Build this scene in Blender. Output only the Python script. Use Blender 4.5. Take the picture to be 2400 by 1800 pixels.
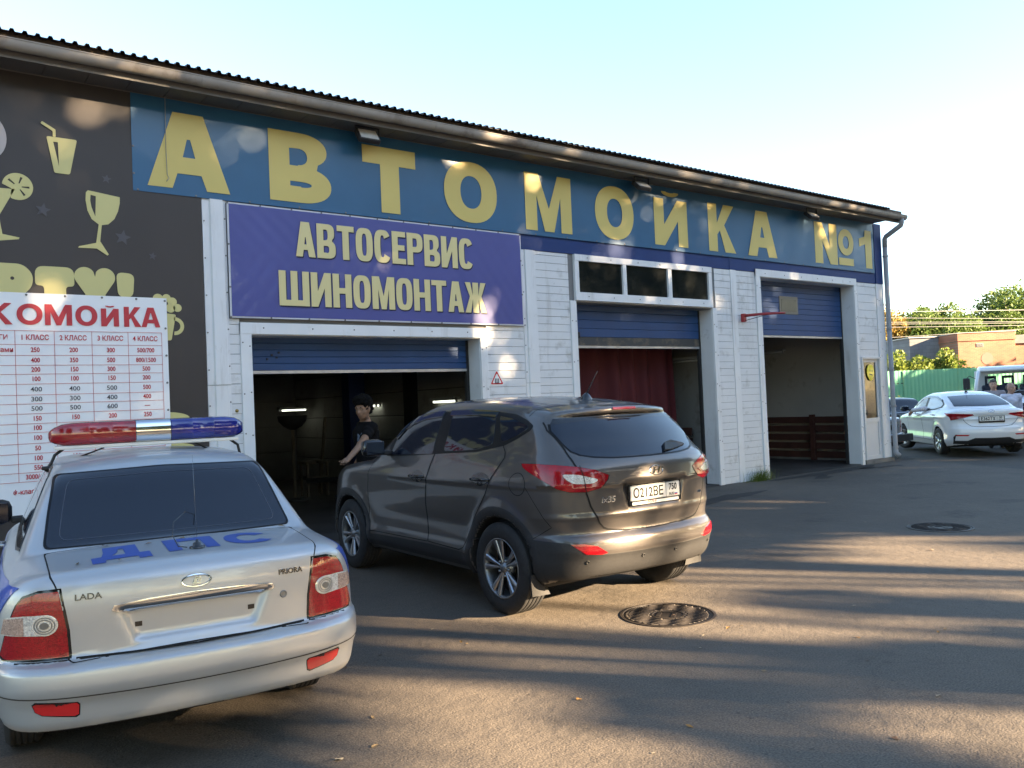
import bpy, bmesh, math, random
import numpy as np
from mathutils import Vector, Matrix, geometry
from mathutils.bvhtree import BVHTree

for _o in list(bpy.data.objects): bpy.data.objects.remove(_o)
SC = bpy.context.scene
COL = SC.collection
R = math.radians

# ---------------------------------------------------------------- camera
cam_data = bpy.data.cameras.new('camera'); cam = bpy.data.objects.new('camera', cam_data); COL.objects.link(cam)
cam_data.sensor_fit = 'HORIZONTAL'; cam_data.sensor_width = 36.0
cam_data.lens = 36.0 * 1960.56 / 2400.0
cam_data.clip_start = .05; cam_data.clip_end = 3000
yaw, pit, rol = .923305398, .0240089366, -.0429244697
fw = Vector((math.cos(yaw) * math.cos(pit), math.sin(yaw) * math.cos(pit), math.sin(pit)))
r0 = Vector((math.sin(yaw), -math.cos(yaw), 0)); u0 = r0.cross(fw)
rv = math.cos(rol) * r0 + math.sin(rol) * u0; uv = -math.sin(rol) * r0 + math.cos(rol) * u0
cam.matrix_world = Matrix(((rv.x, uv.x, -fw.x, 0), (rv.y, uv.y, -fw.y, -9.7214), (rv.z, uv.z, -fw.z, 1.60), (0, 0, 0, 1)))
SC.camera = cam

# ---------------------------------------------------------------- sky, sun, exposure
SUN_EL = R(17.0)
SUN_AZ = Vector((.53, -.85, 0)).normalized()          # horizontal direction towards the sun
world = bpy.data.worlds.new('World'); SC.world = world; world.use_nodes = True
wn = world.node_tree; wn.nodes.clear()
sky = wn.nodes.new('ShaderNodeTexSky'); sky.sky_type = 'NISHITA'; sky.sun_disc = False
sky.sun_elevation = SUN_EL; sky.sun_rotation = math.atan2(SUN_AZ.x, SUN_AZ.y)
sky.air_density = 1.05; sky.dust_density = .3; sky.ozone_density = 1.0
bg = wn.nodes.new('ShaderNodeBackground'); bg.inputs[1].default_value = .05
wo = wn.nodes.new('ShaderNodeOutputWorld')
wn.links.new(sky.outputs[0], bg.inputs[0]); wn.links.new(bg.outputs[0], wo.inputs[0])
sd = bpy.data.lights.new('sun', 'SUN'); sun = bpy.data.objects.new('sun', sd); COL.objects.link(sun)
sd.energy = 5.0; sd.angle = R(.53); sd.color = (1.0, .74, .46)
_sd = Vector((SUN_AZ.x * math.cos(SUN_EL), SUN_AZ.y * math.cos(SUN_EL), math.sin(SUN_EL)))
sun.rotation_euler = _sd.to_track_quat('Z', 'Y').to_euler(); sun.location = (20, -40, 30)
SC.view_settings.view_transform = 'Standard'; SC.view_settings.look = 'None'
SC.view_settings.gamma = 1.0; SC.view_settings.use_curve_mapping = False
SC.view_settings.exposure = 3.5
SC.cycles.max_bounces = 8; SC.cycles.transparent_max_bounces = 12
# ---------------------------------------------------------------- helpers
RNG = random.Random(7)
NPR = np.random.RandomState(11)

def link(o, parent=None):
    COL.objects.link(o)
    if parent is not None: o.parent = parent
    return o

def tag(o, label=None, cat=None, group=None, kind=None):
    if label: o['label'] = label
    if cat: o['category'] = cat
    if group: o['group'] = group
    if kind: o['kind'] = kind
    return o

def thing(name, label, cat, loc=(0, 0, 0), rz=0, group=None):
    o = bpy.data.objects.new(name, None); o.location = loc; o.rotation_euler = (0, 0, rz); o.empty_display_size = .1
    link(o); return tag(o, label, cat, group)

def mesh(name, V, F, mats=None, smooth=False, fm=None):
    me = bpy.data.meshes.new(name)
    V = [tuple(map(float, v)) for v in V] if not isinstance(V, np.ndarray) else V.tolist()
    F = [tuple(map(int, f)) for f in F] if not isinstance(F, np.ndarray) else F.tolist()
    me.from_pydata(V, [], F)
    if mats is not None:
        for m in (mats if isinstance(mats, (list, tuple)) else [mats]): me.materials.append(m)
    if fm is not None: me.polygons.foreach_set('material_index', np.asarray(fm, np.int32))
    if smooth: me.polygons.foreach_set('use_smooth', np.ones(len(me.polygons), bool))
    me.update(); return me

def obj(name, V, F, mats=None, parent=None, smooth=False, fm=None, world=False):
    o = bpy.data.objects.new(name, mesh(name, V, F, mats, smooth, fm)); link(o, parent)
    if world and parent is not None: o.matrix_parent_inverse = inv_of(parent)
    return o

def mesh_obj(name, me, parent=None, loc=(0, 0, 0), rot=(0, 0, 0), scale=(1, 1, 1)):
    o = bpy.data.objects.new(name, me); o.location = loc; o.rotation_euler = rot; o.scale = scale
    return link(o, parent)

def inv_of(p):
    M = Matrix.Identity(4)
    while p is not None:
        M = (Matrix.LocRotScale(p.location, p.rotation_euler, p.scale)) @ M
        M = p.matrix_parent_inverse @ M if p.parent else M
        p = p.parent
    return M.inverted()

class MB:
    """collects shapes for one mesh"""
    def __init__(s): s.V, s.F, s.M = [], [], []
    def add(s, V, F, m=0):
        b = len(s.V); s.V += [tuple(map(float, v)) for v in V]; s.F += [tuple(int(i) + b for i in f) for f in F]; s.M += [m] * len(F); return s
    def box(s, x0, x1, y0, y1, z0, z1, m=0, b=0):
        if b <= 0:
            V = [(x, y, z) for x in (x0, x1) for y in (y0, y1) for z in (z0, z1)]
            return s.add(V, [(0, 1, 3, 2), (4, 6, 7, 5), (0, 4, 5, 1), (2, 3, 7, 6), (0, 2, 6, 4), (1, 5, 7, 3)], m)
        bm = bmesh.new(); bmesh.ops.create_cube(bm, size=1)
        for v in bm.verts: v.co = ((x0 + x1) / 2 + v.co.x * (x1 - x0), (y0 + y1) / 2 + v.co.y * (y1 - y0), (z0 + z1) / 2 + v.co.z * (z1 - z0))
        bmesh.ops.bevel(bm, geom=bm.edges[:], offset=b, segments=2, profile=.5, affect='EDGES')
        s.add([v.co for v in bm.verts], [[v.index for v in f.verts] for f in bm.faces] if not bm.verts.index_update() else [], m); bm.free(); return s
    def tube(s, pts, r, n=8, m=0, cap=True):
        pts = [Vector(p) for p in pts]; rr = r if isinstance(r, (list, tuple)) else [r] * len(pts)
        b = len(s.V); t0 = None; nrm = None
        for i, p in enumerate(pts):
            t = (pts[min(i + 1, len(pts) - 1)] - pts[max(i - 1, 0)]).normalized()
            if nrm is None:
                nrm = t.orthogonal().normalized()
            else:
                nrm = (nrm - t * nrm.dot(t)).normalized()
            bn = t.cross(nrm)
            for k in range(n):
                a = 2 * math.pi * k / n; s.V.append(tuple(p + (nrm * math.cos(a) + bn * math.sin(a)) * rr[i]))
        for i in range(len(pts) - 1):
            for k in range(n):
                k2 = (k + 1) % n; s.F.append((b + i * n + k, b + i * n + k2, b + (i + 1) * n + k2, b + (i + 1) * n + k)); s.M.append(m)
        if cap:
            s.F.append(tuple(b + k for k in reversed(range(n)))); s.M.append(m)
            s.F.append(tuple(b + (len(pts) - 1) * n + k for k in range(n))); s.M.append(m)
        return s
    def lathe(s, prof, n=24, axis='z', c=(0, 0, 0), m=0, closed=False):
        b = len(s.V)
        for (r, h) in prof:
            for k in range(n):
                a = 2 * math.pi * k / n; ca, sa = r * math.cos(a), r * math.sin(a)
                v = {'z': (ca, sa, h), 'y': (ca, h, sa), 'x': (h, ca, sa)}[axis]
                s.V.append((v[0] + c[0], v[1] + c[1], v[2] + c[2]))
        L = len(prof); rng = range(L) if closed else range(L - 1)
        for i in rng:
            j = (i + 1) % L
            for k in range(n):
                k2 = (k + 1) % n; s.F.append((b + i * n + k, b + i * n + k2, b + j * n + k2, b + j * n + k)); s.M.append(m)
        return s
    def prism(s, poly, h0, h1, f, m=0, holes=()):
        """extrude a 2-D polygon (with holes) between h0 and h1; f(u, v, h) -> xyz"""
        loops = [list(poly)] + [list(h) for h in holes]
        tri = geometry.tessellate_polygon([[Vector((u, v, 0)) for u, v in l] for l in loops])
        flat = [p for l in loops for p in l]; n = len(flat); b = len(s.V)
        s.V += [tuple(f(u, v, h0)) for u, v in flat] + [tuple(f(u, v, h1)) for u, v in flat]
        def area(t): (a, c), (d, e), (g, i) = flat[t[0]], flat[t[1]], flat[t[2]]; return (d - a) * (i - c) - (g - a) * (e - c)
        for t in tri:
            t = t if area(t) > 0 else (t[0], t[2], t[1])
            s.F.append(tuple(b + n + i for i in t)); s.F.append((b + t[2], b + t[1], b + t[0])); s.M += [m, m]
        k = 0
        for li, l in enumerate(loops):
            ar = sum(l[i][0] * l[(i + 1) % len(l)][1] - l[(i + 1) % len(l)][0] * l[i][1] for i in range(len(l)))
            for i in range(len(l)):
                i2 = (i + 1) % len(l); q = (b + k + i, b + k + i2, b + n + k + i2, b + n + k + i)
                if (ar > 0) != (li == 0): q = q[::-1]
                s.F.append(q); s.M.append(m)
            k += len(l)
        return s
    def obj(s, name, mats, parent=None, smooth=False, world=True, flip=False):
        o = obj(name, s.V, [f[::-1] for f in s.F] if flip else s.F, mats, parent, smooth, s.M, world and parent is not None)
        return o

def auto_smooth(o, deg=40):
    me = o.data; me.polygons.foreach_set('use_smooth', np.ones(len(me.polygons), bool))
    bm = bmesh.new(); bm.from_mesh(me)
    for e in bm.edges:
        e.smooth = len(e.link_faces) == 2 and e.calc_face_angle(0) < R(deg)
    bm.to_mesh(me); bm.free(); return o

def copy_tree(o, parent=None):
    c = o.copy(); COL.objects.link(c); c.parent = parent
    for ch in list(o.children): copy_tree(ch, c)
    return c

# ---------------------------------------------------------------- materials
MATS = {}
def mat(name, col, rough=.5, metal=0., coat=0., spec=.5, var=None, bump=None, emit=None, alpha=None, trans=0., ior=1.45, coords='Object', bump2=None, var2=None, rvar=None):
    """principled material; var = (scale, amount[, detail]) brightness noise; var2 = (scale, colour, lo, hi) noise-masked second colour; bump = (scale, strength, dist)"""
    if name in MATS: return MATS[name]
    m = bpy.data.materials.new(name); m.use_nodes = True; nt = m.node_tree; N, L = nt.nodes, nt.links
    p = N['Principled BSDF']; MATS[name] = m
    col = tuple(col) + ((1,) if len(col) == 3 else ())
    p.inputs['Base Color'].default_value = col; p.inputs['Roughness'].default_value = rough; p.inputs['Metallic'].default_value = metal
    p.inputs['Coat Weight'].default_value = coat; p.inputs['Coat Roughness'].default_value = .03
    p.inputs['Specular IOR Level'].default_value = spec; p.inputs['IOR'].default_value = ior; p.inputs['Transmission Weight'].default_value = trans
    m.diffuse_color = col
    tc = N.new('ShaderNodeNewGeometry' if coords == 'World' else 'ShaderNodeTexCoord'); src = tc.outputs['Position' if coords == 'World' else coords]
    cur = None
    if var2:
        n = N.new('ShaderNodeTexNoise'); n.inputs['Scale'].default_value = var2[0]; n.inputs['Detail'].default_value = 6; n.inputs['Roughness'].default_value = .65; L.new(src, n.inputs['Vector'])
        rp = N.new('ShaderNodeMapRange'); rp.inputs[1].default_value = var2[2]; rp.inputs[2].default_value = var2[3]; L.new(n.outputs[0], rp.inputs[0])
        mx = N.new('ShaderNodeMix'); mx.data_type = 'RGBA'; L.new(rp.outputs[0], mx.inputs[0]); mx.inputs[6].default_value = col; mx.inputs[7].default_value = tuple(var2[1]) + (1,)
        cur = mx.outputs[2]
    if var:
        n = N.new('ShaderNodeTexNoise'); n.inputs['Scale'].default_value = var[0]; n.inputs['Detail'].default_value = var[2] if len(var) > 2 else 4; L.new(src, n.inputs['Vector'])
        rp = N.new('ShaderNodeMapRange'); rp.inputs[1].default_value = .25; rp.inputs[2].default_value = .75; rp.inputs[3].default_value = 1 - var[1]; rp.inputs[4].default_value = 1 + var[1]; L.new(n.outputs[0], rp.inputs[0])
        mx = N.new('ShaderNodeMix'); mx.data_type = 'RGBA'; mx.blend_type = 'MULTIPLY'; mx.inputs[0].default_value = 1
        if cur: L.new(cur, mx.inputs[6])
        else: mx.inputs[6].default_value = col
        L.new(rp.outputs[0], mx.inputs[7]); cur = mx.outputs[2]
    if cur: L.new(cur, p.inputs['Base Color'])
    if rvar:
        n = N.new('ShaderNodeTexNoise'); n.inputs['Scale'].default_value = rvar[0]; n.inputs['Detail'].default_value = 5; L.new(src, n.inputs['Vector'])
        rp = N.new('ShaderNodeMapRange'); rp.inputs[1].default_value = .3; rp.inputs[2].default_value = .7; rp.inputs[3].default_value = rvar[1]; rp.inputs[4].default_value = rvar[2]; L.new(n.outputs[0], rp.inputs[0]); L.new(rp.outputs[0], p.inputs['Roughness'])
    prev = None
    for bp in (bump, bump2):
        if not bp: continue
        n = N.new('ShaderNodeTexNoise'); n.inputs['Scale'].default_value = bp[0]; n.inputs['Detail'].default_value = 5; L.new(src, n.inputs['Vector'])
        b = N.new('ShaderNodeBump'); b.inputs['Strength'].default_value = bp[1]; b.inputs['Distance'].default_value = bp[2] if len(bp) > 2 else .01
        L.new(n.outputs[0], b.inputs['Height'])
        if prev: L.new(prev, b.inputs['Normal'])
        prev = b.outputs[0]; L.new(prev, p.inputs['Normal'])
    if emit: p.inputs['Emission Color'].default_value = tuple(emit[0]) + (1,); p.inputs['Emission Strength'].default_value = emit[1]
    if alpha is not None: p.inputs['Alpha'].default_value = alpha
    return m

def lens_mat(name, col, scale=55, depth=.35):
    """moulded lamp lens: small prism facets"""
    if name in MATS: return MATS[name]
    m = mat(name, col, .12, coat=1.0); nt = m.node_tree; N, L = nt.nodes, nt.links; p = N['Principled BSDF']
    tc = N.new('ShaderNodeTexCoord'); v = N.new('ShaderNodeTexVoronoi'); v.inputs['Scale'].default_value = scale; L.new(tc.outputs['Object'], v.inputs['Vector'])
    b = N.new('ShaderNodeBump'); b.inputs['Strength'].default_value = depth; b.inputs['Distance'].default_value = .01; L.new(v.outputs['Distance'], b.inputs['Height']); L.new(b.outputs[0], p.inputs['Normal'])
    rp = N.new('ShaderNodeMapRange'); rp.inputs[1].default_value = 0; rp.inputs[2].default_value = 1; rp.inputs[3].default_value = .6; rp.inputs[4].default_value = 1.4
    L.new(v.outputs['Color'], rp.inputs[0])
    mx = N.new('ShaderNodeMix'); mx.data_type = 'RGBA'; mx.blend_type = 'MULTIPLY'; mx.inputs[0].default_value = 1; mx.inputs[6].default_value = tuple(col) + (1,); L.new(rp.outputs[0], mx.inputs[7]); L.new(mx.outputs[2], p.inputs['Base Color'])  # random cell brightness paints the facets' sparkle into the lens colour
    return m

# ---------------------------------------------------------------- lettering
def ell(cx, cy, rx, ry, n=36, a0=0, a1=360, p=2.0):
    out = []
    for i in range(n if abs(a1 - a0) >= 360 else n + 1):
        a = R(a0 + (a1 - a0) * i / n); c, s_ = math.cos(a), math.sin(a)
        out.append((cx + rx * math.copysign(abs(c) ** (2 / p), c), cy + ry * math.copysign(abs(s_) ** (2 / p), s_)))
    return out

def glyph(ch, w, h, s, t=None, p=2.0):
    """list of (outer, holes) for a bold capital in the box w x h, upright stroke s, flat stroke t"""
    t = t or s * .9
    B = lambda x0, y0, x1, y1: ([(x0, y0), (x1, y0), (x1, y1), (x0, y1)], [])
    if ch in 'О0': return [(ell(w / 2, h / 2, w / 2, h / 2, 44, p=p), [ell(w / 2, h / 2, w / 2 - s, h / 2 - t, 36, p=p)])]
    if ch == 'С':
        e1 = ell(w / 2, h / 2, w / 2, h / 2, 40, 32, 328, p); e2 = ell(w / 2, h / 2, w / 2 - s, h / 2 - t, 36, 328 - 4, 32 + 4, p)
        return [(e1 + e2, [])]
    if ch == 'А':
        a = s * .98; tw = s * .62
        sl = (w / 2 - tw) / h
        ix = lambda y: a + (w / 2 - tw) * (y / h)       # inner edge of the left leg at height y
        y1, y2 = h * .20, h * .20 + t * .95
        top = (w / 2 - a) / ((w / 2 - tw) / h)
        out = [(0, 0), (a, 0), (ix(y1), y1), (w - ix(y1), y1), (w - a, 0), (w, 0), (w / 2 + tw, h), (w / 2 - tw, h)]
        ap = min(h * .86, top)
        hole = [(ix(y2), y2), (w - ix(y2), y2), (w / 2 + .02 * w, ap), (w / 2 - .02 * w, ap)]
        return [(out, [hole] if hole[0][0] < w / 2 - .02 * w else [])]
    if ch == 'Т': return [([((w - s) / 2, 0), ((w + s) / 2, 0), ((w + s) / 2, h - t), (w, h - t), (w, h), (0, h), (0, h - t), ((w - s) / 2, h - t)], [])]
    if ch == 'Н': return [([(0, 0), (s, 0), (s, (h - t) / 2), (w - s, (h - t) / 2), (w - s, 0), (w, 0), (w, h), (w - s, h), (w - s, (h + t) / 2), (s, (h + t) / 2), (s, h), (0, h)], [])]
    if ch == 'П': return [([(0, 0), (s, 0), (s, h - t), (w - s, h - t), (w - s, 0), (w, 0), (w, h), (0, h)], [])]
    if ch == 'Ш': return [([(0, 0), (w, 0), (w, h), (w - s, h), (w - s, t), ((w + s) / 2, t), ((w + s) / 2, h), ((w - s) / 2, h), ((w - s) / 2, t), (s, t), (s, h), (0, h)], [])]
    if ch == 'Е': return [([(0, 0), (w, 0), (w, t), (s, t), (s, (h - t) / 2), (w * .92, (h - t) / 2), (w * .92, (h + t) / 2), (s, (h + t) / 2), (s, h - t), (w, h - t), (w, h), (0, h)], [])]
    if ch in 'ИЙ':
        r = [([(0, 0), (s, 0), (w - s, h * .55), (w - s, 0), (w, 0), (w, h), (w - s, h), (s, h * .45), (s, h), (0, h)], [])]
        if ch == 'Й': r.append(([(w * .5 + w * .26 * math.cos(R(a)), h * 1.16 + h * .10 * math.sin(R(a))) for a in range(180, 361, 15)] + [(w * .5 + w * .12 * math.cos(R(a)), h * 1.16 + h * .02 * math.sin(R(a))) for a in range(360, 179, -20)], []))
        return r
    if ch == 'М': 
        d = s * 1.05
        return [([(0, 0), (s, 0), (s, h * .62), (w / 2 - s * .42, 0), (w / 2 + s * .42, 0), (w - s, h * .62), (w - s, 0), (w, 0), (w, h), (w - d * 1.15, h), (w / 2, h * .40), (d * 1.15, h), (0, h)], [])]
    if ch == 'К': return [([(0, 0), (s, 0), (s, h * .36), (s + .10 * w, h * .45), (w - s * 1.25, 0), (w, 0), (s + .27 * w, h * .57), (w * .97, h), (w * .97 - s * 1.2, h), (s, h * .60), (s, h), (0, h)], [])]
    if ch == 'Ж':
        c = w / 2; q = s * .55
        return [([(0, 0), (s * 1.1, 0), (c - q, h * .46), (c - q, 0), (c + q, 0), (c + q, h * .46), (w - s * 1.1, 0), (w, 0), (w - (c - q) * .62, h * .54), (w * .985, h), (w * .985 - s * 1.05, h), (c + q, h * .56), (c + q, h), (c - q, h), (c - q, h * .56), (w * .015 + s * 1.05, h), (w * .015, h), ((c - q) * .62, h * .54)], [])]
    if ch == 'Д': return [([(0, -h * .18), (s * .9, -h * .18), (s * .9, 0), (w - s * .9, 0), (w - s * .9, -h * .18), (w, -h * .18), (w, t), (w - s * .7, t), (w - s * .7, h), (w * .24, h), (w * .22, h * .55), (s * .7, t), (0, t)], [[(s * 1.4, t), (w - s * 1.7, t), (w - s * 1.7, h - t), (w * .24 + s, h - t), (w * .22 + s, h * .5)]])]
    if ch == 'Р':
        y0 = h * .40; rx = w - s * 1.0
        o = [(0, 0), (s, 0), (s, y0), (w * .5, y0)] + ell(w * .5, (h + y0) / 2, w * .5, (h - y0) / 2, 16, -90, 90, p) + [(w * .5, h), (0, h)]
        i = [(s, y0 + t), (w * .5, y0 + t)] + ell(w * .5, (h + y0) / 2, w * .5 - s, (h - y0) / 2 - t, 14, -90, 90, p) + [(w * .5, h - t), (s, h - t)]
        return [(o, [i])]
    if ch == 'В':
        ym = h * .52
        o = [(0, 0), (w * .5, 0)] + ell(w * .5, ym / 2, w * .5, ym / 2, 16, -90, 60, p) + ell(w * .48, (h + ym) / 2, w * .46, (h - ym) / 2, 14, -50, 90, p) + [(0, h)]
        i1 = [(s, t), (w * .5, t)] + ell(w * .5, ym / 2, w * .5 - s, ym / 2 - t * .95, 14, -90, 90, p) + [(s, ym - t * .95)]
        i2 = [(s, ym + t * .02), (w * .46, ym + t * .02)] + ell(w * .46, (h + ym) / 2 - t * .45, w * .48 - s, (h - ym) / 2 - t * .52, 14, -90, 90, p) + [(s, h - t)]
        return [(o, [i1, i2])]
    if ch == '1': return [([(w - s, 0), (w, 0), (w, h), (w - s * .95, h), (w * .45, h * .83), (0, h * .76), (0, h * .55), (w - s, h * .63)], [])]
    if ch == 'N': return [([(0, 0), (s, 0), (s, h * .56), (w - s, 0), (w, 0), (w, h), (w - s, h), (w - s, h * .44), (s, h), (0, h)], [])]
    return []

def letters(mb, specs, f, h0, h1, m=0):
    """specs: (char, x, z, w, h, s, t, p); placed in the plane by f(u, v, h)"""
    for ch, x, z, w, h, s, t, p in specs:
        for o, hs in glyph(ch, w, h, s, t, p):
            mb.prism([(x + u, z + v) for u, v in o], h0, h1, f, m, [[(x + u, z + v) for u, v in q] for q in hs])

_TXT = {}
def text_mesh(s, size=1., bold=0., sx=1., align='CENTER', ext=0.):
    """outline text from the built-in font as (verts, faces) in the xy plane"""
    key = (s, size, bold, sx, align, ext)
    if key in _TXT: return _TXT[key]
    cu = bpy.data.curves.new('t', 'FONT'); cu.body = s; cu.size = size; cu.offset = bold; cu.align_x = align; cu.align_y = 'CENTER'; cu.extrude = ext; cu.resolution_u = 3
    o = bpy.data.objects.new('t', cu); COL.objects.link(o)
    dg = bpy.context.evaluated_depsgraph_get(); me = bpy.data.meshes.new_from_object(o.evaluated_get(dg))
    V = [(v.co.x * sx, v.co.y, v.co.z) for v in me.vertices]; F = [tuple(p.vertices) for p in me.polygons]
    bpy.data.objects.remove(o); bpy.data.curves.remove(cu); bpy.data.meshes.remove(me)
    _TXT[key] = (V, F); return V, F

def add_text(mb, s, f, size, bold=0., sx=1., align='CENTER', m=0, ext=0.):
    """f(u, v, h) -> xyz"""
    V, F = text_mesh(s, size, bold, sx, align, ext); mb.add([f(*v) for v in V], F, m)

# ---------------------------------------------------------------- implicit surfaces
def surface_nets(f, lo, hi, h, proj=None, it=3):
    nx, ny, nz = [int(round((hi[k] - lo[k]) / h)) + 1 for k in range(3)]
    ax = [lo[k] + h * np.arange(n) for k, n in zip(range(3), (nx, ny, nz))]
    F = np.asarray(f(ax[0][:, None, None], ax[1][None, :, None], ax[2][None, None, :]), float)
    F = np.broadcast_to(F, (nx, ny, nz)); S = F < 0
    off = [(i, j, k) for i in (0, 1) for j in (0, 1) for k in (0, 1)]
    sl = lambda A, o: A[o[0]:A.shape[0] - 1 + o[0], o[1]:A.shape[1] - 1 + o[1], o[2]:A.shape[2] - 1 + o[2]]
    cnt = sum(sl(S, o).astype(np.int8) for o in off)
    act = (cnt > 0) & (cnt < 8); ii = np.argwhere(act); idx = -np.ones(act.shape, np.int64); idx[act] = np.arange(len(ii))
    acc = np.zeros((len(ii), 3)); n = np.zeros(len(ii))
    def at(o): return F[ii[:, 0] + o[0], ii[:, 1] + o[1], ii[:, 2] + o[2]]
    for a in off:
        for k in range(3):
            if a[k]: continue
            b = list(a); b[k] = 1; fa, fb = at(a), at(b); c = (fa < 0) != (fb < 0)
            t = np.where(c, fa / np.where(c, fa - fb, 1), 0); P = np.tile(np.array(a, float), (len(ii), 1)); P[:, k] += t
            acc += np.where(c[:, None], P, 0); n += c
    V = np.array(lo) + h * (ii + acc / n[:, None])
    Q = []
    for k in range(3):
        u, v = [(1, 2), (2, 0), (0, 1)][k]
        A = [slice(None)] * 3; Bs = [slice(None)] * 3; A[k] = slice(0, -1); Bs[k] = slice(1, None)
        d = S[tuple(A)].astype(np.int8) - S[tuple(Bs)].astype(np.int8)
        e = np.argwhere(d != 0); sg = d[tuple(e.T)]
        ok = (e[:, u] > 0) & (e[:, v] > 0) & (e[:, u] < F.shape[u] - 1) & (e[:, v] < F.shape[v] - 1); e, sg = e[ok], sg[ok]
        def cell(du, dv):
            q = e.copy(); q[:, u] -= du; q[:, v] -= dv; return idx[tuple(q.T)]
        q = np.stack([cell(1, 1), cell(0, 1), cell(0, 0), cell(1, 0)], 1)
        q[sg < 0] = q[sg < 0][:, ::-1]; Q.append(q)
    Q = np.concatenate(Q)
    G = proj
    for _ in range(it if G else 0):
        g = G(V); fv = np.asarray(f(V[:, 0], V[:, 1], V[:, 2])); n2 = np.maximum((g ** 2).sum(1), 1e-4)
        stp = -(fv / n2)[:, None] * g; ln = np.linalg.norm(stp, axis=1, keepdims=True); V = V + stp * np.minimum(1, .5 * h / np.maximum(ln, 1e-9))
    return V, Q

def num_grad(f, e=1e-3):
    def g(P):
        r = np.zeros_like(P)
        for k in range(3):
            d = np.zeros(3); d[k] = e; a, b = P + d, P - d
            r[:, k] = (f(a[:, 0], a[:, 1], a[:, 2]) - f(b[:, 0], b[:, 1], b[:, 2])) / (2 * e)
        return r
    return g
# ---------------------------------------------------------------- ground
def ground_mat(name, c1, c2, speck, sc=1.0, stains=True):
    m = bpy.data.materials.new(name); m.use_nodes = True; nt = m.node_tree; N, L = nt.nodes, nt.links; p = N['Principled BSDF']; MATS[name] = m
    tc = N.new('ShaderNodeTexCoord'); src = tc.outputs['Object']
    def noise(scale, det=5, rough=.6):
        n = N.new('ShaderNodeTexNoise'); n.inputs['Scale'].default_value = scale; n.inputs['Detail'].default_value = det; n.inputs['Roughness'].default_value = rough; L.new(src, n.inputs['Vector']); return n.outputs[0]
    def rng(o, a, b, c=0, d=1):
        r = N.new('ShaderNodeMapRange'); r.inputs[1].default_value = a; r.inputs[2].default_value = b; r.inputs[3].default_value = c; r.inputs[4].default_value = d; L.new(o, r.inputs[0]); return r.outputs[0]
    def mix(f, a, b, mode='MIX'):
        x = N.new('ShaderNodeMix'); x.data_type = 'RGBA'; x.blend_type = mode
        for i, v in ((0, f), (6, a), (7, b)):
            if isinstance(v, (int, float)): x.inputs[i].default_value = v
            elif isinstance(v, tuple): x.inputs[i].default_value = v + (1,)
            else: L.new(v, x.inputs[i])
        return x.outputs[2]
    col = mix(rng(noise(.35 * sc, 6), .35, .65), c1, c2)
    col = mix(rng(noise(2.3 * sc, 6), .3, .75, .0, .35), col, tuple(v * .62 for v in c1))
    sp = noise(95 * sc, 3, .5); col = mix(1.0, col, rng(sp, .3, .7, .55, 1.45), 'MULTIPLY')
    v = N.new('ShaderNodeTexVoronoi'); v.inputs['Scale'].default_value = 48 * sc; L.new(src, v.inputs['Vector'])
    col = mix(rng(v.outputs['Distance'], .10, .16, .55, 0), col, speck)
    v2 = N.new('ShaderNodeTexVoronoi'); v2.inputs['Scale'].default_value = 7 * sc; L.new(src, v2.inputs['Vector'])
    col = mix(rng(v2.outputs['Distance'], .05, .09, .55, 0), col, (.02, .018, .016))
    if stains:
        col = mix(rng(noise(.8, 7, .7), .57, .70, 0, .6), col, (.030, .027, .024))
        # hairline cracks along the edges of big warped cells
        w = N.new('ShaderNodeTexVoronoi'); w.feature = 'DISTANCE_TO_EDGE'; w.inputs['Scale'].default_value = .22
        nn = N.new('ShaderNodeTexNoise'); nn.inputs['Scale'].default_value = .9; nn.inputs['Detail'].default_value = 5; L.new(src, nn.inputs['Vector'])
        va = N.new('ShaderNodeVectorMath'); va.operation = 'MULTIPLY_ADD'; L.new(nn.outputs['Color'], va.inputs[0]); va.inputs[1].default_value = (1.6, 1.6, 0); L.new(src, va.inputs[2]); L.new(va.outputs[0], w.inputs['Vector'])
        col = mix(rng(w.outputs['Distance'], .001, .0028, .22, 0), col, (.03, .028, .026))
    L.new(col, p.inputs['Base Color']); p.inputs['Roughness'].default_value = .82; p.inputs['Specular IOR Level'].default_value = .35
    b1 = N.new('ShaderNodeBump'); b1.inputs['Strength'].default_value = .55; b1.inputs['Distance'].default_value = .006; L.new(sp, b1.inputs['Height'])
    b2 = N.new('ShaderNodeBump'); b2.inputs['Strength'].default_value = .35; b2.inputs['Distance'].default_value = .03; L.new(noise(9 * sc, 4), b2.inputs['Height']); L.new(b1.outputs[0], b2.inputs['Normal'])
    L.new(b2.outputs[0], p.inputs['Normal']); return m

asphalt_m = ground_mat('worn_asphalt', (.090, .075, .060), (.116, .097, .077), (.23, .195, .155))
dirt_m = ground_mat('packed_dirt', (.060, .054, .047), (.085, .076, .064), (.17, .15, .12), .6, False)
tag(obj('ground', [(-900, -900, -.05), (900, -900, -.05), (900, 900, -.05), (-900, 900, -.05)], [(0, 1, 2, 3)], dirt_m), kind='structure')
edge = [(18.1, 14), (18.05, .3), (17.95, -.35), (17.45, -1.5), (16.75, -3.0), (15.6, -5.5), (14.2, -8.6), (12.2, -13), (10, -18), (8, -24)]
rg = random.Random(3); e2 = []
for (a, b), (c, d) in zip(edge[:-1], edge[1:]):
    k = max(1, int(math.hypot(c - a, d - b) / .25))
    for i in range(k): e2.append((a + (c - a) * i / k + rg.uniform(-.05, .05), b + (d - b) * i / k + rg.uniform(-.05, .05)))
asp = MB(); asp.prism([(-60, 14), (-60, -24), (8, -24)] + e2[::-1], -.06, 0, lambda u, v, h: (u, v, h))
tag(asp.obj('pavement', asphalt_m, None), kind='structure')

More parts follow.
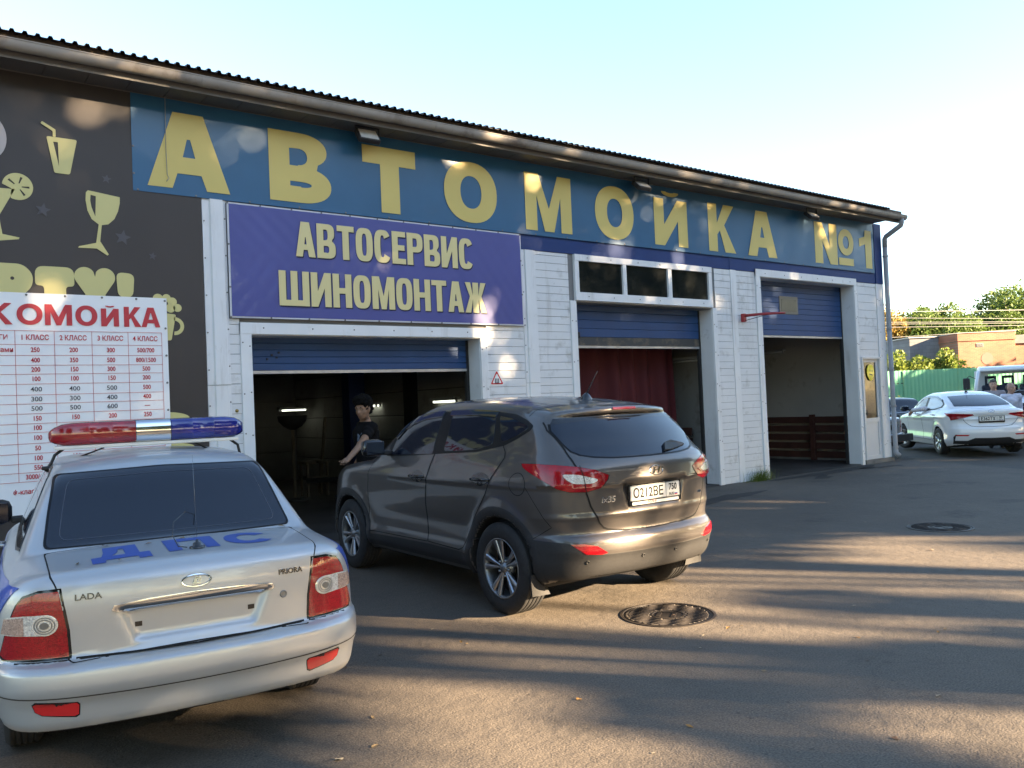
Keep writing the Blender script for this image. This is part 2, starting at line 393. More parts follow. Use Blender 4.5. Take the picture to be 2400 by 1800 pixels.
# ---------------------------------------------------------------- manhole covers
iron = mat('cast_iron', (.010, .009, .009), .5, metal=.6, var=(25, .4), var2=(14, (.10, .085, .065), .55, .75))
rust = mat('worn_iron', (.035, .029, .025), .55, metal=.4, var=(40, .35))
def manhole(name, label, c, rad, tilt=0):
    t = thing(name, label, 'manhole cover', (c[0], c[1], 0), tilt)
    f = MB(); f.lathe([(rad * 1.06, -.03), (rad * 1.06, .006), (rad * 1.0, .007), (rad * .975, -.004), (rad * .975, -.02)], 48); f.obj('frame', rust, t, False, world=False)
    d = MB(); d.lathe([(rad * .972, -.02), (rad * .970, .004), (rad * .93, .005), (rad * .925, -.003), (.001, -.003)], 48); d.obj('lid', iron, t, False, world=False)
    for k in range(-7, 8):
        v = k * rad * .125; pts = []; u = -rad
        while u < rad:
            w = v + math.sin(u / rad * 14) * rad * .035
            if math.hypot(u, w) < rad * .91 and (math.hypot(u, w) > rad * .40): pts.append((u, w, .001))
            else:
                if len(pts) > 2: q = MB(); q.tube(pts, rad * .022, 5); q.obj('wave_rib', rust, t, True, world=False)
                pts = []
            u += rad * .03
        if len(pts) > 2: q = MB(); q.tube(pts, rad * .022, 5); q.obj('wave_rib', rust, t, True, world=False)
    m = MB(); m.lathe([(rad * .38, -.004), (rad * .38, .004), (rad * .34, .005), (rad * .33, .001), (.001, .001)], 32); hub = m.obj('centre_boss', rust, t, False, world=False)
    g = MB()
    for a, b, c_, d_ in ((-.16, -.10, -.14, .14), (.06, .12, -.14, .14), (-.16, .12, .10, .14)): g.box(a * rad * 1.5, b * rad * 1.5, c_ * rad * 1.5, d_ * rad * 1.5, .001, .006)
    g.obj('cast_letter', rust, hub, world=False)
    return t
manhole('manhole_cover', 'round cast iron manhole cover in the sunlit asphalt behind the SUV', (4.60, -5.42), .33, R(-55))
manhole('manhole_cover', 'smaller-looking iron manhole cover out in the shaded yard to the right', (9.53, -5.02), .33, R(-40))
# damp and oil-stained patches in the yard, thin irregular sheets on the asphalt
damp = ground_mat('stained_asphalt', (.034, .030, .027), (.046, .041, .036), (.10, .09, .075), 1.0, False)
def patch_on_ground(cx, cy, rx, ry, seed, rot=0, z=.003):
    r_ = random.Random(seed); n = 46; ph = [r_.uniform(0, 6.28) for _ in range(6)]; pts = []
    for i in range(n):
        a = 2 * math.pi * i / n; k = 1 + .22 * math.sin(2 * a + ph[0]) + .16 * math.sin(3 * a + ph[1]) + .10 * math.sin(5 * a + ph[2]) + .07 * math.sin(9 * a + ph[3]) + .05 * math.sin(14 * a + ph[4])
        u, v = rx * k * math.cos(a), ry * k * math.sin(a); pts.append((cx + u * math.cos(rot) - v * math.sin(rot), cy + u * math.sin(rot) + v * math.cos(rot), z))
    tag(obj('damp_patch', pts, [tuple(range(n))], damp), kind='structure')
patch_on_ground(14.9, -.35, 1.5, .22, 1); patch_on_ground(13.9, -.75, .35, .14, 2, .3); patch_on_ground(10.4, -1.3, .9, .22, 3, .15); patch_on_ground(7.4, -2.5, .5, .16, 6, .2); patch_on_ground(16.2, -.6, .5, .15, 7, -.2)
# ---------------------------------------------------------------- car wash building
bld = thing('car_wash_building', 'long white metal-clad garage with three bay doors and a corrugated roof', 'building', (8, 4, 0))
panel = mat('white_cladding', (.66, .67, .68), .42, var=(1.7, .06), var2=(3.5, (.42, .42, .41), .55, .74), bump=(9, .05, .01), coords='World')
panel2 = mat('white_trim', (.70, .71, .72), .38, var=(2.5, .05), var2=(4, (.45, .44, .42), .62, .80), bump=(6, .10, .01), coords='World')
bluep = mat('blue_cladding', (.010, .036, .145), .55, spec=.3, var=(2, .10), coords='World')
shutb = mat('shutter_blue', (.008, .052, .165), .5, var=(3, .12), var2=(5, (.08, .11, .2), .70, .85), coords='World')
backw = mat('wall_core', (.20, .20, .20), .8)
gut = mat('gutter_paint', (.30, .27, .235), .5, var=(1.2, .14), var2=(2.2, (.13, .10, .08), .52, .72), bump=(3, .08, .02), coords='World')
soff = mat('soffit_vinyl', (.15, .14, .13), .55, var=(2, .1), coords='World')
roofm = mat('roof_steel', (.045, .040, .040), .55, metal=.3, var=(1.5, .15), coords='World')
def weather(m, streak=.35, chip=.5):
    """rain streaks and small chips in paint, laid out in the building's own space"""
    nt = m.node_tree; N, L = nt.nodes, nt.links; p = N['Principled BSDF']; g = N.new('ShaderNodeNewGeometry'); cur = p.inputs['Base Color'].links[0].from_socket
    mp = N.new('ShaderNodeMapping'); mp.inputs['Scale'].default_value = (3.3, 3.3, .4); L.new(g.outputs['Position'], mp.inputs['Vector'])
    n = N.new('ShaderNodeTexNoise'); n.inputs['Scale'].default_value = 1; n.inputs['Detail'].default_value = 6; n.inputs['Roughness'].default_value = .7; L.new(mp.outputs[0], n.inputs['Vector'])
    r = N.new('ShaderNodeMapRange'); r.inputs[1].default_value = .55; r.inputs[2].default_value = .78; r.inputs[4].default_value = streak; L.new(n.outputs[0], r.inputs[0])
    x = N.new('ShaderNodeMix'); x.data_type = 'RGBA'; L.new(r.outputs[0], x.inputs[0]); L.new(cur, x.inputs[6]); x.inputs[7].default_value = (.20, .165, .125, 1)
    v = N.new('ShaderNodeTexNoise'); v.inputs['Scale'].default_value = 11; v.inputs['Detail'].default_value = 7; v.inputs['Roughness'].default_value = .8; mq = N.new('ShaderNodeMapping'); mq.inputs['Scale'].default_value = (.45, 1, 1); L.new(g.outputs['Position'], mq.inputs['Vector']); L.new(mq.outputs[0], v.inputs['Vector'])
    q = N.new('ShaderNodeMapRange'); q.inputs[1].default_value = .685; q.inputs[2].default_value = .71; q.inputs[4].default_value = chip; L.new(v.outputs[0], q.inputs[0])
    y = N.new('ShaderNodeMix'); y.data_type = 'RGBA'; L.new(q.outputs[0], y.inputs[0]); L.new(x.outputs[2], y.inputs[6]); y.inputs[7].default_value = (.16, .155, .15, 1); L.new(y.outputs[2], p.inputs['Base Color'])
weather(panel, .5, .85); weather(panel2, .5, .65); weather(gut, .45, .3)
darkm = mat('opening_dark', (.02, .02, .02), .8)
screw_m = mat('screw_head', (.16, .16, .16), .4, metal=.8)
def part(name, m, *boxes, parent=bld, bev=0, smooth=False):
    b = MB()
    for q in boxes: b.box(*q, 0, bev)
    return b.obj(name, m, parent, smooth)

X0, XR = -9.0, 17.69
# structural core with openings (bays 3.51-6.79, 8.64-11.87, 13.30-16.50 and the plastic door)
core = MB()
for a, b, c, d in ((X0, 3.51, 0, 5.2), (3.51, 6.79, 2.55, 5.2), (6.79, 8.64, 0, 5.2), (8.64, 11.87, 3.82, 5.2), (11.87, 13.30, 0, 5.2), (13.30, 16.50, 3.80, 5.2), (16.50, 16.70, 0, 5.2), (16.70, 17.36, 2.24, 5.2), (17.36, XR, 0, 5.2)):
    core.box(a, b, .0, .24, c, d)
core.box(8.64, 8.74, .0, .24, 3.14, 3.82); core.box(11.77, 11.87, .0, .24, 3.14, 3.82); core.box(8.74, 11.77, .0, .24, 3.14, 3.27)
core.obj('front_wall', backw, bld)
part('gable_wall', panel, (XR - .01, XR + .02, .24, 9.8, 0, 5.25))
part('gable_wall', panel, (X0 - .02, X0 + .01, .24, 9.8, 0, 5.25))
part('rear_wall', panel, (X0, XR, 9.8, 9.9, 0, 6.6))

# horizontal cladding boards, each its own piece
rgp = random.Random(21)
BOARD = {}
def board(x0, x1, z0, z1, m, y=-.004, th=.016, name='siding_board'):
    w, h = round(x1 - x0, 3), round(z1 - z0, 3)
    key = (w, h, th, m.name)
    if key not in BOARD:
        b = MB(); b.box(0, w, -th, 0, .0025, h - .0025, 0, .003); BOARD[key] = mesh('board', b.V, b.F, m)
    o = mesh_obj(name, BOARD[key], bld, (x0, y + rgp.uniform(-.0015, .0015), z0)); o.matrix_parent_inverse = inv_of(bld); o.rotation_euler = (0, rgp.uniform(-.0008, .0008), 0)
    return o
def boards(x0, x1, z0, z1, m, pitch=.116, phase=0.):
    z = z0
    while z < z1 - .01:
        nz = min(z + pitch, z1); board(x0, x1, z, nz, m); z = nz
boards(3.255, 3.375, 0, 2.74, panel); boards(6.915, 7.60, 0, 2.74, panel); boards(6.915, 7.60, 2.74, 3.86, panel)
boards(7.865, 8.515, 0, 3.88, panel); boards(11.985, 12.43, 0, 3.88, panel, .122); boards(12.60, 13.155, 0, 3.88, panel, .122)
boards(16.595, 16.665, 0, 3.88, panel); boards(16.665, 17.39, 2.27, 3.88, panel, .17)
boards(3.255, 7.60, 4.09, 4.11, panel, .02)
boards(7.60, 12.44, 3.885, 4.26, bluep, .375); boards(12.45, 17.40, 3.885, 4.26, bluep, .375); boards(2.2, 7.60, 4.115, 4.26, bluep, .2)
boards(X0, 2.98, 0, 4.2, panel, .30)
for z0 in (4.26, 4.73):
    for x0, x1 in ((X0, -3), (-3, 2.2), (2.2, 7.6), (7.6, 12.44), (12.45, 17.40)): board(x0, x1, z0, z0 + .47, bluep)

# flat metal trims, pilaster covers and their screws
SCR = MB(); SCR.lathe([(.0055, 0), (.005, -.003), (.001, -.0042)], 8, 'y'); SCR = mesh('screw', SCR.V, SCR.F, screw_m)
def screws(xs, zs, y, parent):
    for x, z in zip(xs, zs): o = mesh_obj('screw', SCR, parent, (x, y, z), scale=(1.7, 1.5, 1.7)); o.matrix_parent_inverse = inv_of(parent)
def trim(x0, x1, z0, z1, y0=-.045, y1=.0, name='trim_strip', m=None, nscrew=0, bev=.004):
    o = part(name, m or panel2, (x0, x1, y0, y1, z0, z1), bev=bev)
    if nscrew:
        if z1 - z0 > x1 - x0:
            zs = [z0 + (z1 - z0) * (i + .5) / nscrew + rgp.uniform(-.05, .05) for i in range(nscrew)]
            screws([x0 + .025] * nscrew, zs, y0, o); screws([x1 - .025] * nscrew, [z + rgp.uniform(-.06, .06) for z in zs], y0, o)
        else: screws([x0 + (x1 - x0) * (i + .5) / nscrew + rgp.uniform(-.05, .05) for i in range(nscrew)], [z0 + (z1 - z0) * rgp.uniform(.45, .6)] * nscrew, y0, o)
    return o
# left pilaster: folded cover in two lengths
for z0, z1, dy in ((1.965, 4.11, -.030), (0, 1.96, -.024)):
    t = MB(); t.prism([(2.985, 0), (3.255, 0), (3.255, dy), (3.225, dy), (3.215, dy * 1.9), (3.075, dy * 1.9), (3.062, dy), (2.985, dy)][::-1], z0, z1, lambda u, v, h: (u, v, h)); o = t.obj('pilaster_cover', panel2, bld)
    n = 5; screws([3.005] * n, [z0 + (z1 - z0) * (i + .4) / n for i in range(n)], dy - .0005, o); screws([3.242] * n, [z0 + (z1 - z0) * (i + .5) / n for i in range(n)], dy - .0005, o)
for z0, z1, dy in ((1.905, 3.88, -.030), (0, 1.90, -.026)):
    t = MB(); t.prism([(7.60, 0), (7.865, 0), (7.865, dy), (7.83, dy), (7.82, dy * 1.7), (7.66, dy * 1.7), (7.65, dy), (7.60, dy)][::-1], z0, z1, lambda u, v, h: (u, v, h)); o = t.obj('pilaster_cover', panel2, bld)
    screws([7.615] * 5, [z0 + (z1 - z0) * (i + .4) / 5 for i in range(5)], dy - .0005, o)
t = MB(); t.prism([(12.43, 0), (12.60, 0), (12.60, -.022), (12.43, -.03)][::-1], 0, 3.885, lambda u, v, h: (u, v, h)); t.obj('pilaster_cover', panel2, bld)
trim(12.42, 12.47, 3.886, 4.25, -.028, 0, m=bluep)
# bay 1 surround
trim(3.375, 3.508, 0, 2.69, nscrew=5); trim(6.793, 6.915, 0, 2.69, nscrew=5); trim(3.375, 6.915, 2.555, 2.692, -.049, nscrew=6)
# bay 2 window frame and surround
for a, b, c, d in ((8.625, 11.875, 3.785, 3.885), (8.625, 11.875, 3.165, 3.295)): trim(a, b, c, d, -.062, -.003, 'window_frame', nscrew=6)
for a, b in ((8.625, 8.71), (9.665, 9.745), (10.735, 10.825), (11.785, 11.875)): trim(a, b, 3.2955, 3.7845, -.058, -.003, 'window_frame')
trim(8.515, 8.638, 0, 3.16, nscrew=5); trim(11.873, 11.985, 0, 3.16, nscrew=6)
# bay 3 surround
trim(13.155, 13.298, 0, 3.945, nscrew=7); trim(16.503, 16.595, 0, 3.945, nscrew=7); trim(13.155, 16.595, 3.803, 3.945, -.049, nscrew=6)
# reveals of the bays (folded sheet on the right-hand jambs and lintels)
for a, b, zt in ((3.51, 6.79, 2.55), (8.64, 11.87, 3.16), (13.30, 16.50, 3.80)):
    part('jamb_lining', panel2, (b - .004, b + .004, -.02, .26, 1.4, zt)); part('jamb_lining', panel2, (b - .007, b + .001, -.022, .26, .02, 1.402)); part('jamb_lining', panel2, (a - .004, a + .004, -.02, .26, .02, zt))
    part('lintel_lining', panel2, (a + .005, b - .008, -.02, .26, zt - .006, zt + .002))
    part('door_track', darkm, (b - .05, b - .012, .262, .32, .0, zt)); part('door_track', darkm, (a + .012, a + .05, .262, .32, .0, zt))
# corner of the building
trim(17.40, 17.52, 0, 3.885, -.034, nscrew=6); trim(17.523, 17.70, 0, 3.885, -.028, nscrew=4)
trim(17.405, 17.70, 3.888, 5.21, -.038, m=bluep, nscrew=0)
part('plinth', mat('dirty_concrete', (.17, .16, .145), .85, var=(4, .25)), (16.62, 17.74, -.06, .0, 0, .09))

# sectional doors: stacked leaves hanging in the upper part of each bay
def sectional(x0, x1, zb, zt, rows, y=.275, dirty=False):
    t = MB(); t.box(x0, x1, y + .012, y + .03, zb + .03, zt); root_ = t.obj('sectional_door', shutb, bld)
    h = (zt - zb - .04) / rows
    for i in range(rows):
        z = zb + .04 + i * h; b = MB(); b.box(x0, x1, y - .012, y + .011, z + .002, z + h - .002, 0, .004); b.obj('door_slat', mat('shutter_dirty', (.05, .05, .05), .7, var2=(5, (.16, .13, .09), .5, .7)) if dirty and i == 0 else shutb, root_)
    part('bottom_seal', mat('aluminium', (.42, .43, .44), .45, metal=.7, var=(6, .2)), (x0, x1, y - .016, y + .034, zb, zb + .038), parent=root_)
    return root_
d1 = sectional(3.56, 6.74, 2.10, 2.56, 5); d2 = sectional(8.69, 11.82, 2.45, 3.18, 5, dirty=True); d3 = sectional(13.35, 16.45, 2.69, 3.82, 10)
b = MB()
for x, z, k in ((3.86, 2.33, 0), (3.92, 2.30, 1), (3.80, 2.28, 2), (3.95, 2.36, 0)): b.box(x - .012, x + .012, .25, .2625, z - .012, z + .012)
b.obj('bracket', darkm, d1)
t = MB(); t.box(8.73, 8.87, .15, .262, 2.60, 2.70, 0, .02); t.obj('door_motor', darkm, d2)
t = MB(); t.box(14.28, 14.90, .255, .2625, 3.16, 3.52, 0, .003); dw = t.obj('door_box', mat('tan_box_rim', (.20, .18, .14), .6), d3)  # tan box fixed to the door, no window here
t = MB(); t.box(14.34, 14.84, .250, .2545, 3.22, 3.46, 0, .001); t.obj('pane', mat('tan_box_front', (.16, .14, .10), .25, var=(6, .2)), dw)  # front face of the tan box, not glass

# window panes above bay 2
pane_m = mat('dusty_window', (.010, .012, .012), .06, spec=.4, coat=.15, rvar=(3, .04, .22))
for a, b in ((8.71, 9.665), (9.745, 10.735), (10.825, 11.785)): part('window_pane', pane_m, (a, b, -.02, -.008, 3.295, 3.785))

# white plastic door at the right end
pvc = mat('white_pvc', (.56, .57, .58), .3, var=(2, .04))
pd = part('entrance_door', pvc, (16.70, 16.80, .0, .06, .05, 2.24), (17.27, 17.36, .0, .06, .05, 2.24), (16.80, 17.27, .0, .06, 2.17, 2.24), (16.80, 17.27, .0, .06, .88, .97), (16.80, 17.27, .0, .06, .05, .17))
part('door_panel', pvc, (16.80, 17.27, .015, .045, .17, .88), parent=pd, bev=.004); part('door_pane', pane_m, (16.80, 17.27, .02, .035, .97, 2.17), parent=pd)
part('door_handle', darkm, (16.725, 16.75, -.05, .0, 1.05, 1.09), (16.725, 16.75, -.06, -.045, 1.02, 1.16), parent=pd, bev=.004)
for a in ((16.655, 16.702, -.048, .0, .04, 2.285), (17.358, 17.398, -.048, .0, .04, 2.285), (16.702, 17.358, -.048, .0, 2.238, 2.285)): part('door_frame', pvc, a, bev=.004)

# eaves: soffit boards, gutter in lengths, downpipe and roof sheets
for i in range(0, 66):
    x = X0 + .4 * i
    if x > 17.6: break
    b = MB(); b.box(x + .003, x + .397, -.42, .02, 5.205, 5.222, 0, .003); b.obj('soffit_board', soff, bld)
part('fascia_board', soff, (X0, 17.80, -.445, -.425, 5.17, 5.40)); part('eave_board', mat('old_timber', (.10, .075, .055), .8, var=(5, .3)), (X0, 17.82, -.47, -.448, 5.30, 5.42))
part('wall_bead', soff, (X0, 17.70, -.035, .0, 5.175, 5.205))
GP = [(.068 * math.cos(R(a)), .085 * math.sin(R(a))) for a in range(180, 361, 12)]
k = 0; x = X0
while x < 17.8:
    x1 = min(x + 2.98, 17.84)
    t = MB(); sec = [(-.52 + u, 5.305 + v) for u, v in GP]; inner = [(-.52 + u * .94, 5.305 + v * .94 + .002) for u, v in GP[::-1]]
    lip = [(-.595, 5.307), (-.597, 5.318), (-.585, 5.320)]
    loop = lip[::-1] + sec + inner
    t.prism(loop, x, x1, lambda u, v, h: (h, u, v)); go = t.obj('gutter_length', gut, bld, True); auto_smooth(go, 50)
    t = MB(); sec2 = [(-.52 + u * 1.06, 5.305 + v * 1.05) for u, v in GP]; t.prism(sec2 + sec[::-1], x1 - .05, x1 + .05 if x1 < 17.8 else x1 - .005, lambda u, v, h: (h, u, v)); auto_smooth(t.obj('gutter_joint', gut, go), 50)
    x = x1
t = MB(); t.prism([(-.52 + u, 5.305 + v) for u, v in GP], 17.836, 17.845, lambda u, v, h: (h, u, v)); t.obj('gutter_end', gut, bld)
pipe = mat('downpipe_paint', (.30, .30, .31), .55, var=(2, .1), var2=(5, (.30, .27, .24), .6, .8))
t = MB(); t.tube([(17.70, -.52, 5.25), (17.70, -.52, 5.16), (17.71, -.50, 5.11), (17.74, -.13, 4.93), (17.74, -.10, 4.88), (17.74, -.095, 4.7)], .052, 14); dp = t.obj('downpipe', pipe, bld, True)
for z0, z1 in ((2.9, 4.72), (1.2, 2.92), (.22, 1.22)): t = MB(); t.tube([(17.74, -.095, z1), (17.74, -.095, z0 + .03), (17.74, -.095, z0)], [.050, .050, .056], 14); t.obj('pipe_length', pipe, dp, True)
t = MB(); t.tube([(17.74, -.095, .24), (17.74, -.10, .17), (17.76, -.17, .10)], .056, 14); t.obj('pipe_shoe', pipe, dp, True)
for z in (4.5, 2.9, 2.0, 1.2, .3): t = MB(); t.lathe([(.062, z - .015), (.062, z + .015)], 14, 'z', (17.74, -.095, 0)); t.obj('pipe_clip', pipe, dp)
# trapezoid roof sheets, one object per sheet of ten ribs
pit_ = .11; rib = [(0, 0), (.026, 0), (.038, .028), (.066, .028), (.078, 0)]
sl = math.tan(R(9)); mesh_roof = None; t = MB(); n = 10
prof = [(i * pit_ + u, v) for i in range(n) for u, v in rib] + [(n * pit_, 0)]
V = []; 
for yy in (-.565, 5.0):
    zz = 5.392 + (yy + .565) * sl
    V += [(u, yy, zz + v) for u, v in prof]
m_ = len(prof); F = [(i, i + 1, m_ + i + 1, m_ + i) for i in range(m_ - 1)]
V2 = V + [(a, b_, c - .004) for a, b_, c in V]; q = len(V)
F2 = F + [(q + a, q + d, q + c, q + b_) for a, b_, c, d in F] + [(i + 1, i, q + i, q + i + 1) for i in range(m_ - 1)]
rme = mesh('roof_sheet', V2, F2, roofm)
i = 0
while X0 - .2 + i * n * pit_ < 16.75:
    o = mesh_obj('roof_sheet', rme, bld, (X0 - .2 + i * n * pit_, 0, 0)); o.matrix_parent_inverse = inv_of(bld); i += 1
part('roof_back', roofm, (X0, 17.75, 5.0, 9.95, 6.20, 6.27))

# ---------------------------------------------------------------- inside the bays
conc = mat('bay_floor', (.055, .05, .045), .55, var=(1.5, .3), var2=(2, (.025, .022, .02), .5, .65))
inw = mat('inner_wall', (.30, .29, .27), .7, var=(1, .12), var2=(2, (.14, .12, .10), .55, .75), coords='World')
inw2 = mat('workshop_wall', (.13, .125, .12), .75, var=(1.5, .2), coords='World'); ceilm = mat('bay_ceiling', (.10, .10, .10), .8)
tag(obj('bay_floor', [(2.2, .0, .006), (17.5, .0, .006), (17.5, 9.7, .006), (2.2, 9.7, .006)], [(0, 1, 2, 3)], conc), kind='structure')
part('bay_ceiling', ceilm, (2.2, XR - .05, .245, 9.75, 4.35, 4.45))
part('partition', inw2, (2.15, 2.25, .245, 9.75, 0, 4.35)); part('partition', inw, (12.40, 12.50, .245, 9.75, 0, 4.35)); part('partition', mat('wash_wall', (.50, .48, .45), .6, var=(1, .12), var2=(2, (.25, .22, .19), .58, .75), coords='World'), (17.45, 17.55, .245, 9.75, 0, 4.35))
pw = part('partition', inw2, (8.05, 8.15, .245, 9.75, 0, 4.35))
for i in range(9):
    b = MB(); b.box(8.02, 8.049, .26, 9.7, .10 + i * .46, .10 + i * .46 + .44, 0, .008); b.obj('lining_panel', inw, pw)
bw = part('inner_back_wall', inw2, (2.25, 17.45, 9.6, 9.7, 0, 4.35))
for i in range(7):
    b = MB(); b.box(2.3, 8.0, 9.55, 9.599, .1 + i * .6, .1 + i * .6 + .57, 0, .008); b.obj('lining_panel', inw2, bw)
b = MB(); b.box(7.90, 8.019, 3.82, 4.15, 0, 4.3); b.obj('steel_column', darkm, bld)
# ---------------------------------------------------------------- banners and lettering on the front
FY = lambda y0: (lambda u, v, h: (u, y0 - h, v))
def banner(name, label, x0, x1, z0, z1, y, m, wr, seed, nx=60, nz=24, cat='banner', hem=True):
    """a printed sheet with real ripples: wr(x, z) gives the ripple in metres towards the viewer"""
    t = thing(name, label, cat, ((x0 + x1) / 2, y, z0))
    V = []; F = []
    for j in range(nz + 1):
        for i in range(nx + 1):
            u, v = i / nx, j / nz; x, z = x0 + (x1 - x0) * u, z0 + (z1 - z0) * v
            V.append((x, y - wr(u, v), z))
    for j in range(nz):
        for i in range(nx): a = j * (nx + 1) + i; F.append((a, a + 1, a + nx + 2, a + nx + 1))
    n = len(V); V += [(a, b + .002, c) for a, b, c in V]; F += [(n + a, n + d, n + c, n + b) for a, b, c, d in F]
    o = obj('sheet', V, F, m, t, True, world=True)
    return t
teal = mat('banner_teal', (.020, .105, .215), .38, var=(1.2, .10), coat=.15)
yel = mat('banner_yellow', (.60, .48, .145), .45, var=(1.5, .05)); purp = mat('banner_purple', (.066, .078, .27), .40, var=(1.5, .06), coat=.15)
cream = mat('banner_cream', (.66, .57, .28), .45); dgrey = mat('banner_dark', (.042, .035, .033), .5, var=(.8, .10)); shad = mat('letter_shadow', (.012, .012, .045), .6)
wht = mat('banner_white', (.78, .79, .80), .45, var=(1.5, .03)); redp = mat('print_red', (.50, .035, .045), .5); inkp = mat('print_black', (.06, .06, .07), .5)
iconp = mat('banner_icon_yellow', (.58, .52, .22), .45); starp = mat('banner_star', (.075, .070, .078), .5); hemw = mat('banner_hem', (.55, .56, .60), .5)
wn_ = lambda s_: (lambda u, v: .0015 * math.sin(u * s_ + v * 3) + .001 * math.sin(u * s_ * 2.7 - v * 5))

am = banner('fascia_banner', 'long teal banner with large yellow lettering under the eaves', 2.25, 17.36, 4.11, 5.19, -.047, teal, lambda u, v: .002 * math.sin(u * 60 + v * 2) + .0015 * math.sin(u * 143 - v * 4), 1, 220, 12)
LT = [('А', 2.40, .91, .27, .20), ('В', 3.79, .80, .26, .20), ('Т', 5.04, .79, .28, .23), ('О', 6.28, .90, .27, .20), ('М', 7.70, .91, .22, .20), ('О', 9.11, .86, .26, .20), ('Й', 10.46, .83, .24, .20), ('К', 11.85, .75, .24, .20), ('А', 12.96, .89, .27, .20)]
for ch, x, w, s_, t_ in LT:
    b = MB(); letters(b, [(ch, x, 4.185, w, .865 if ch != 'Й' else .80, s_, t_, 2.2)], FY(-.0), .0525, .0545); b.obj('letter', yel, am)
b = MB(); letters(b, [('N', 15.13, 4.195, .80, .84, .27, .2, 2)], FY(0), .0525, .0545); b.obj('letter', yel, am)
b = MB(); letters(b, [('О', 15.98, 4.42, .57, .55, .17, .14, 2.1)], FY(0), .0525, .0545); b.prism([(15.98, 4.21), (16.53, 4.21), (16.53, 4.36), (15.98, 4.36)], .0525, .0545, FY(0)); b.obj('letter', yel, am)
b = MB(); letters(b, [('1', 16.78, 4.20, .48, .82, .25, .2, 2)], FY(0), .0525, .0545); b.obj('letter', yel, am)
BOLT = MB(); BOLT.lathe([(.012, 0), (.011, -.004), (.001, -.006)], 10, 'y'); BOLT = mesh('grommet', BOLT.V, BOLT.F, screw_m)
def grommets(par, pts, y):
    for x, z in pts: o = mesh_obj('grommet', BOLT, par, (x, y, z)); o.matrix_parent_inverse = inv_of(par)
grommets(am, [(2.3 + .62 * i, 4.125) for i in range(25)] + [(2.262, 4.3), (2.262, 4.6), (17.34, 4.4)], -.0505)

def purw(u, v):
    w = 0
    for cx, cy, ang in ((0, 0, .9), (1, 0, 2.2), (0, 1, -.8), (1, 1, -2.3), (.12, 0, 1.1)):
        d = math.hypot((u - cx) * 3.2, v - cy); t_ = (u - cx) * 3.2 * math.sin(ang) - (v - cy) * math.cos(ang)
        w += .0035 * math.exp(-d * 2.2) * math.sin(t_ * 55)
    return w * min(1, 8 * min(u, 1 - u, v, 1 - v) + .15) + .002 * math.sin(u * 23)
pb = banner('service_banner', 'violet-blue banner with cream lettering above the first bay', 3.28, 7.555, 2.76, 4.075, -.070, purp, purw, 2, 150, 60)
b = MB(); b.prism([(3.258, 2.742), (7.572, 2.742), (7.572, 4.092), (3.258, 4.092)], .060, .066, FY(0), 0, [[(3.29, 2.77), (7.545, 2.77), (7.545, 4.065), (3.29, 4.065)]]); b.obj('hem', hemw, pb)
def line_of(word, x0, x1, z0, h, par, sq):
    wd = {'А': 1.0, 'В': .98, 'Т': .92, 'О': .95, 'С': .93, 'Е': .80, 'Р': .95, 'И': 1.04, 'Ш': 1.5, 'Н': 1.0, 'М': 1.28, 'Ж': 1.42}
    tot = sum(wd[c] for c in word) + .09 * (len(word) - 1); k = (x1 - x0) / tot; x = x0
    for c in word:
        w = wd[c] * k; s_ = h * .205
        sp = [(c, x, z0, w, h, s_, h * .165, 3.0)]
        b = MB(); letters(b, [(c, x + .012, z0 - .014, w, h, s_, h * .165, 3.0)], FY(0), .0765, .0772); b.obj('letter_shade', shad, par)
        b = MB(); letters(b, sp, FY(0), .0785, .0800); b.obj('letter', cream, par)
        x += w + .09 * k
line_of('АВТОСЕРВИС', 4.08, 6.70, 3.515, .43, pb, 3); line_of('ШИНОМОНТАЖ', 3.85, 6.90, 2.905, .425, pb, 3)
grommets(pb, [(3.268 + .39 * i, 4.083) for i in range(12)] + [(3.268 + .48 * i, 2.751) for i in range(10)] + [(3.268, 3.1), (3.268, 3.6), (7.562, 3.2), (7.562, 3.7)], -.0664)

# dark party banner on the left
py = banner('party_banner', 'dark party banner with pale yellow drinks and lettering on the left wall', -4.2, 2.975, .30, 5.19, -.040, dgrey, lambda u, v: .003 * math.sin(u * 31 + v * 7) + .002 * math.sin(u * 9 - v * 17), 3, 90, 60)
f_ = FY(0)
def icon(name, loops, m=iconp, h0=.0465, h1=.0478):
    b = MB()
    for o_, hs in loops: b.prism(o_, h0, h1, f_, 0, hs)
    return b.obj(name, m, py)
RN = lambda p, r: [tuple(q) for q in _rnd(p, r)]
def _rnd(U, r, n=5):
    U = [np.asarray(u, float) for u in U]; out = []
    for i, p in enumerate(U):
        a, b = U[i - 1] - p, U[(i + 1) % len(U)] - p; la, lb = np.linalg.norm(a), np.linalg.norm(b); rr = min(r, la * .48, lb * .48); A, Bp = p + a / la * rr, p + b / lb * rr
        for j in range(n + 1): t_ = j / n; out.append((1 - t_) ** 2 * A + 2 * t_ * (1 - t_) * p + t_ * t_ * Bp)
    return out
icon('cup_print', [(RN([(1.49, 4.20), (1.635, 4.20), (1.71, 4.575), (1.425, 4.575)], .02), [[(1.487, 4.525), (1.53, 4.525), (1.535, 4.27)]]), (RN([(1.485, 4.578), (1.512, 4.578), (1.512, 4.655), (1.39, 4.725), (1.375, 4.70), (1.485, 4.635)], .008), [])])
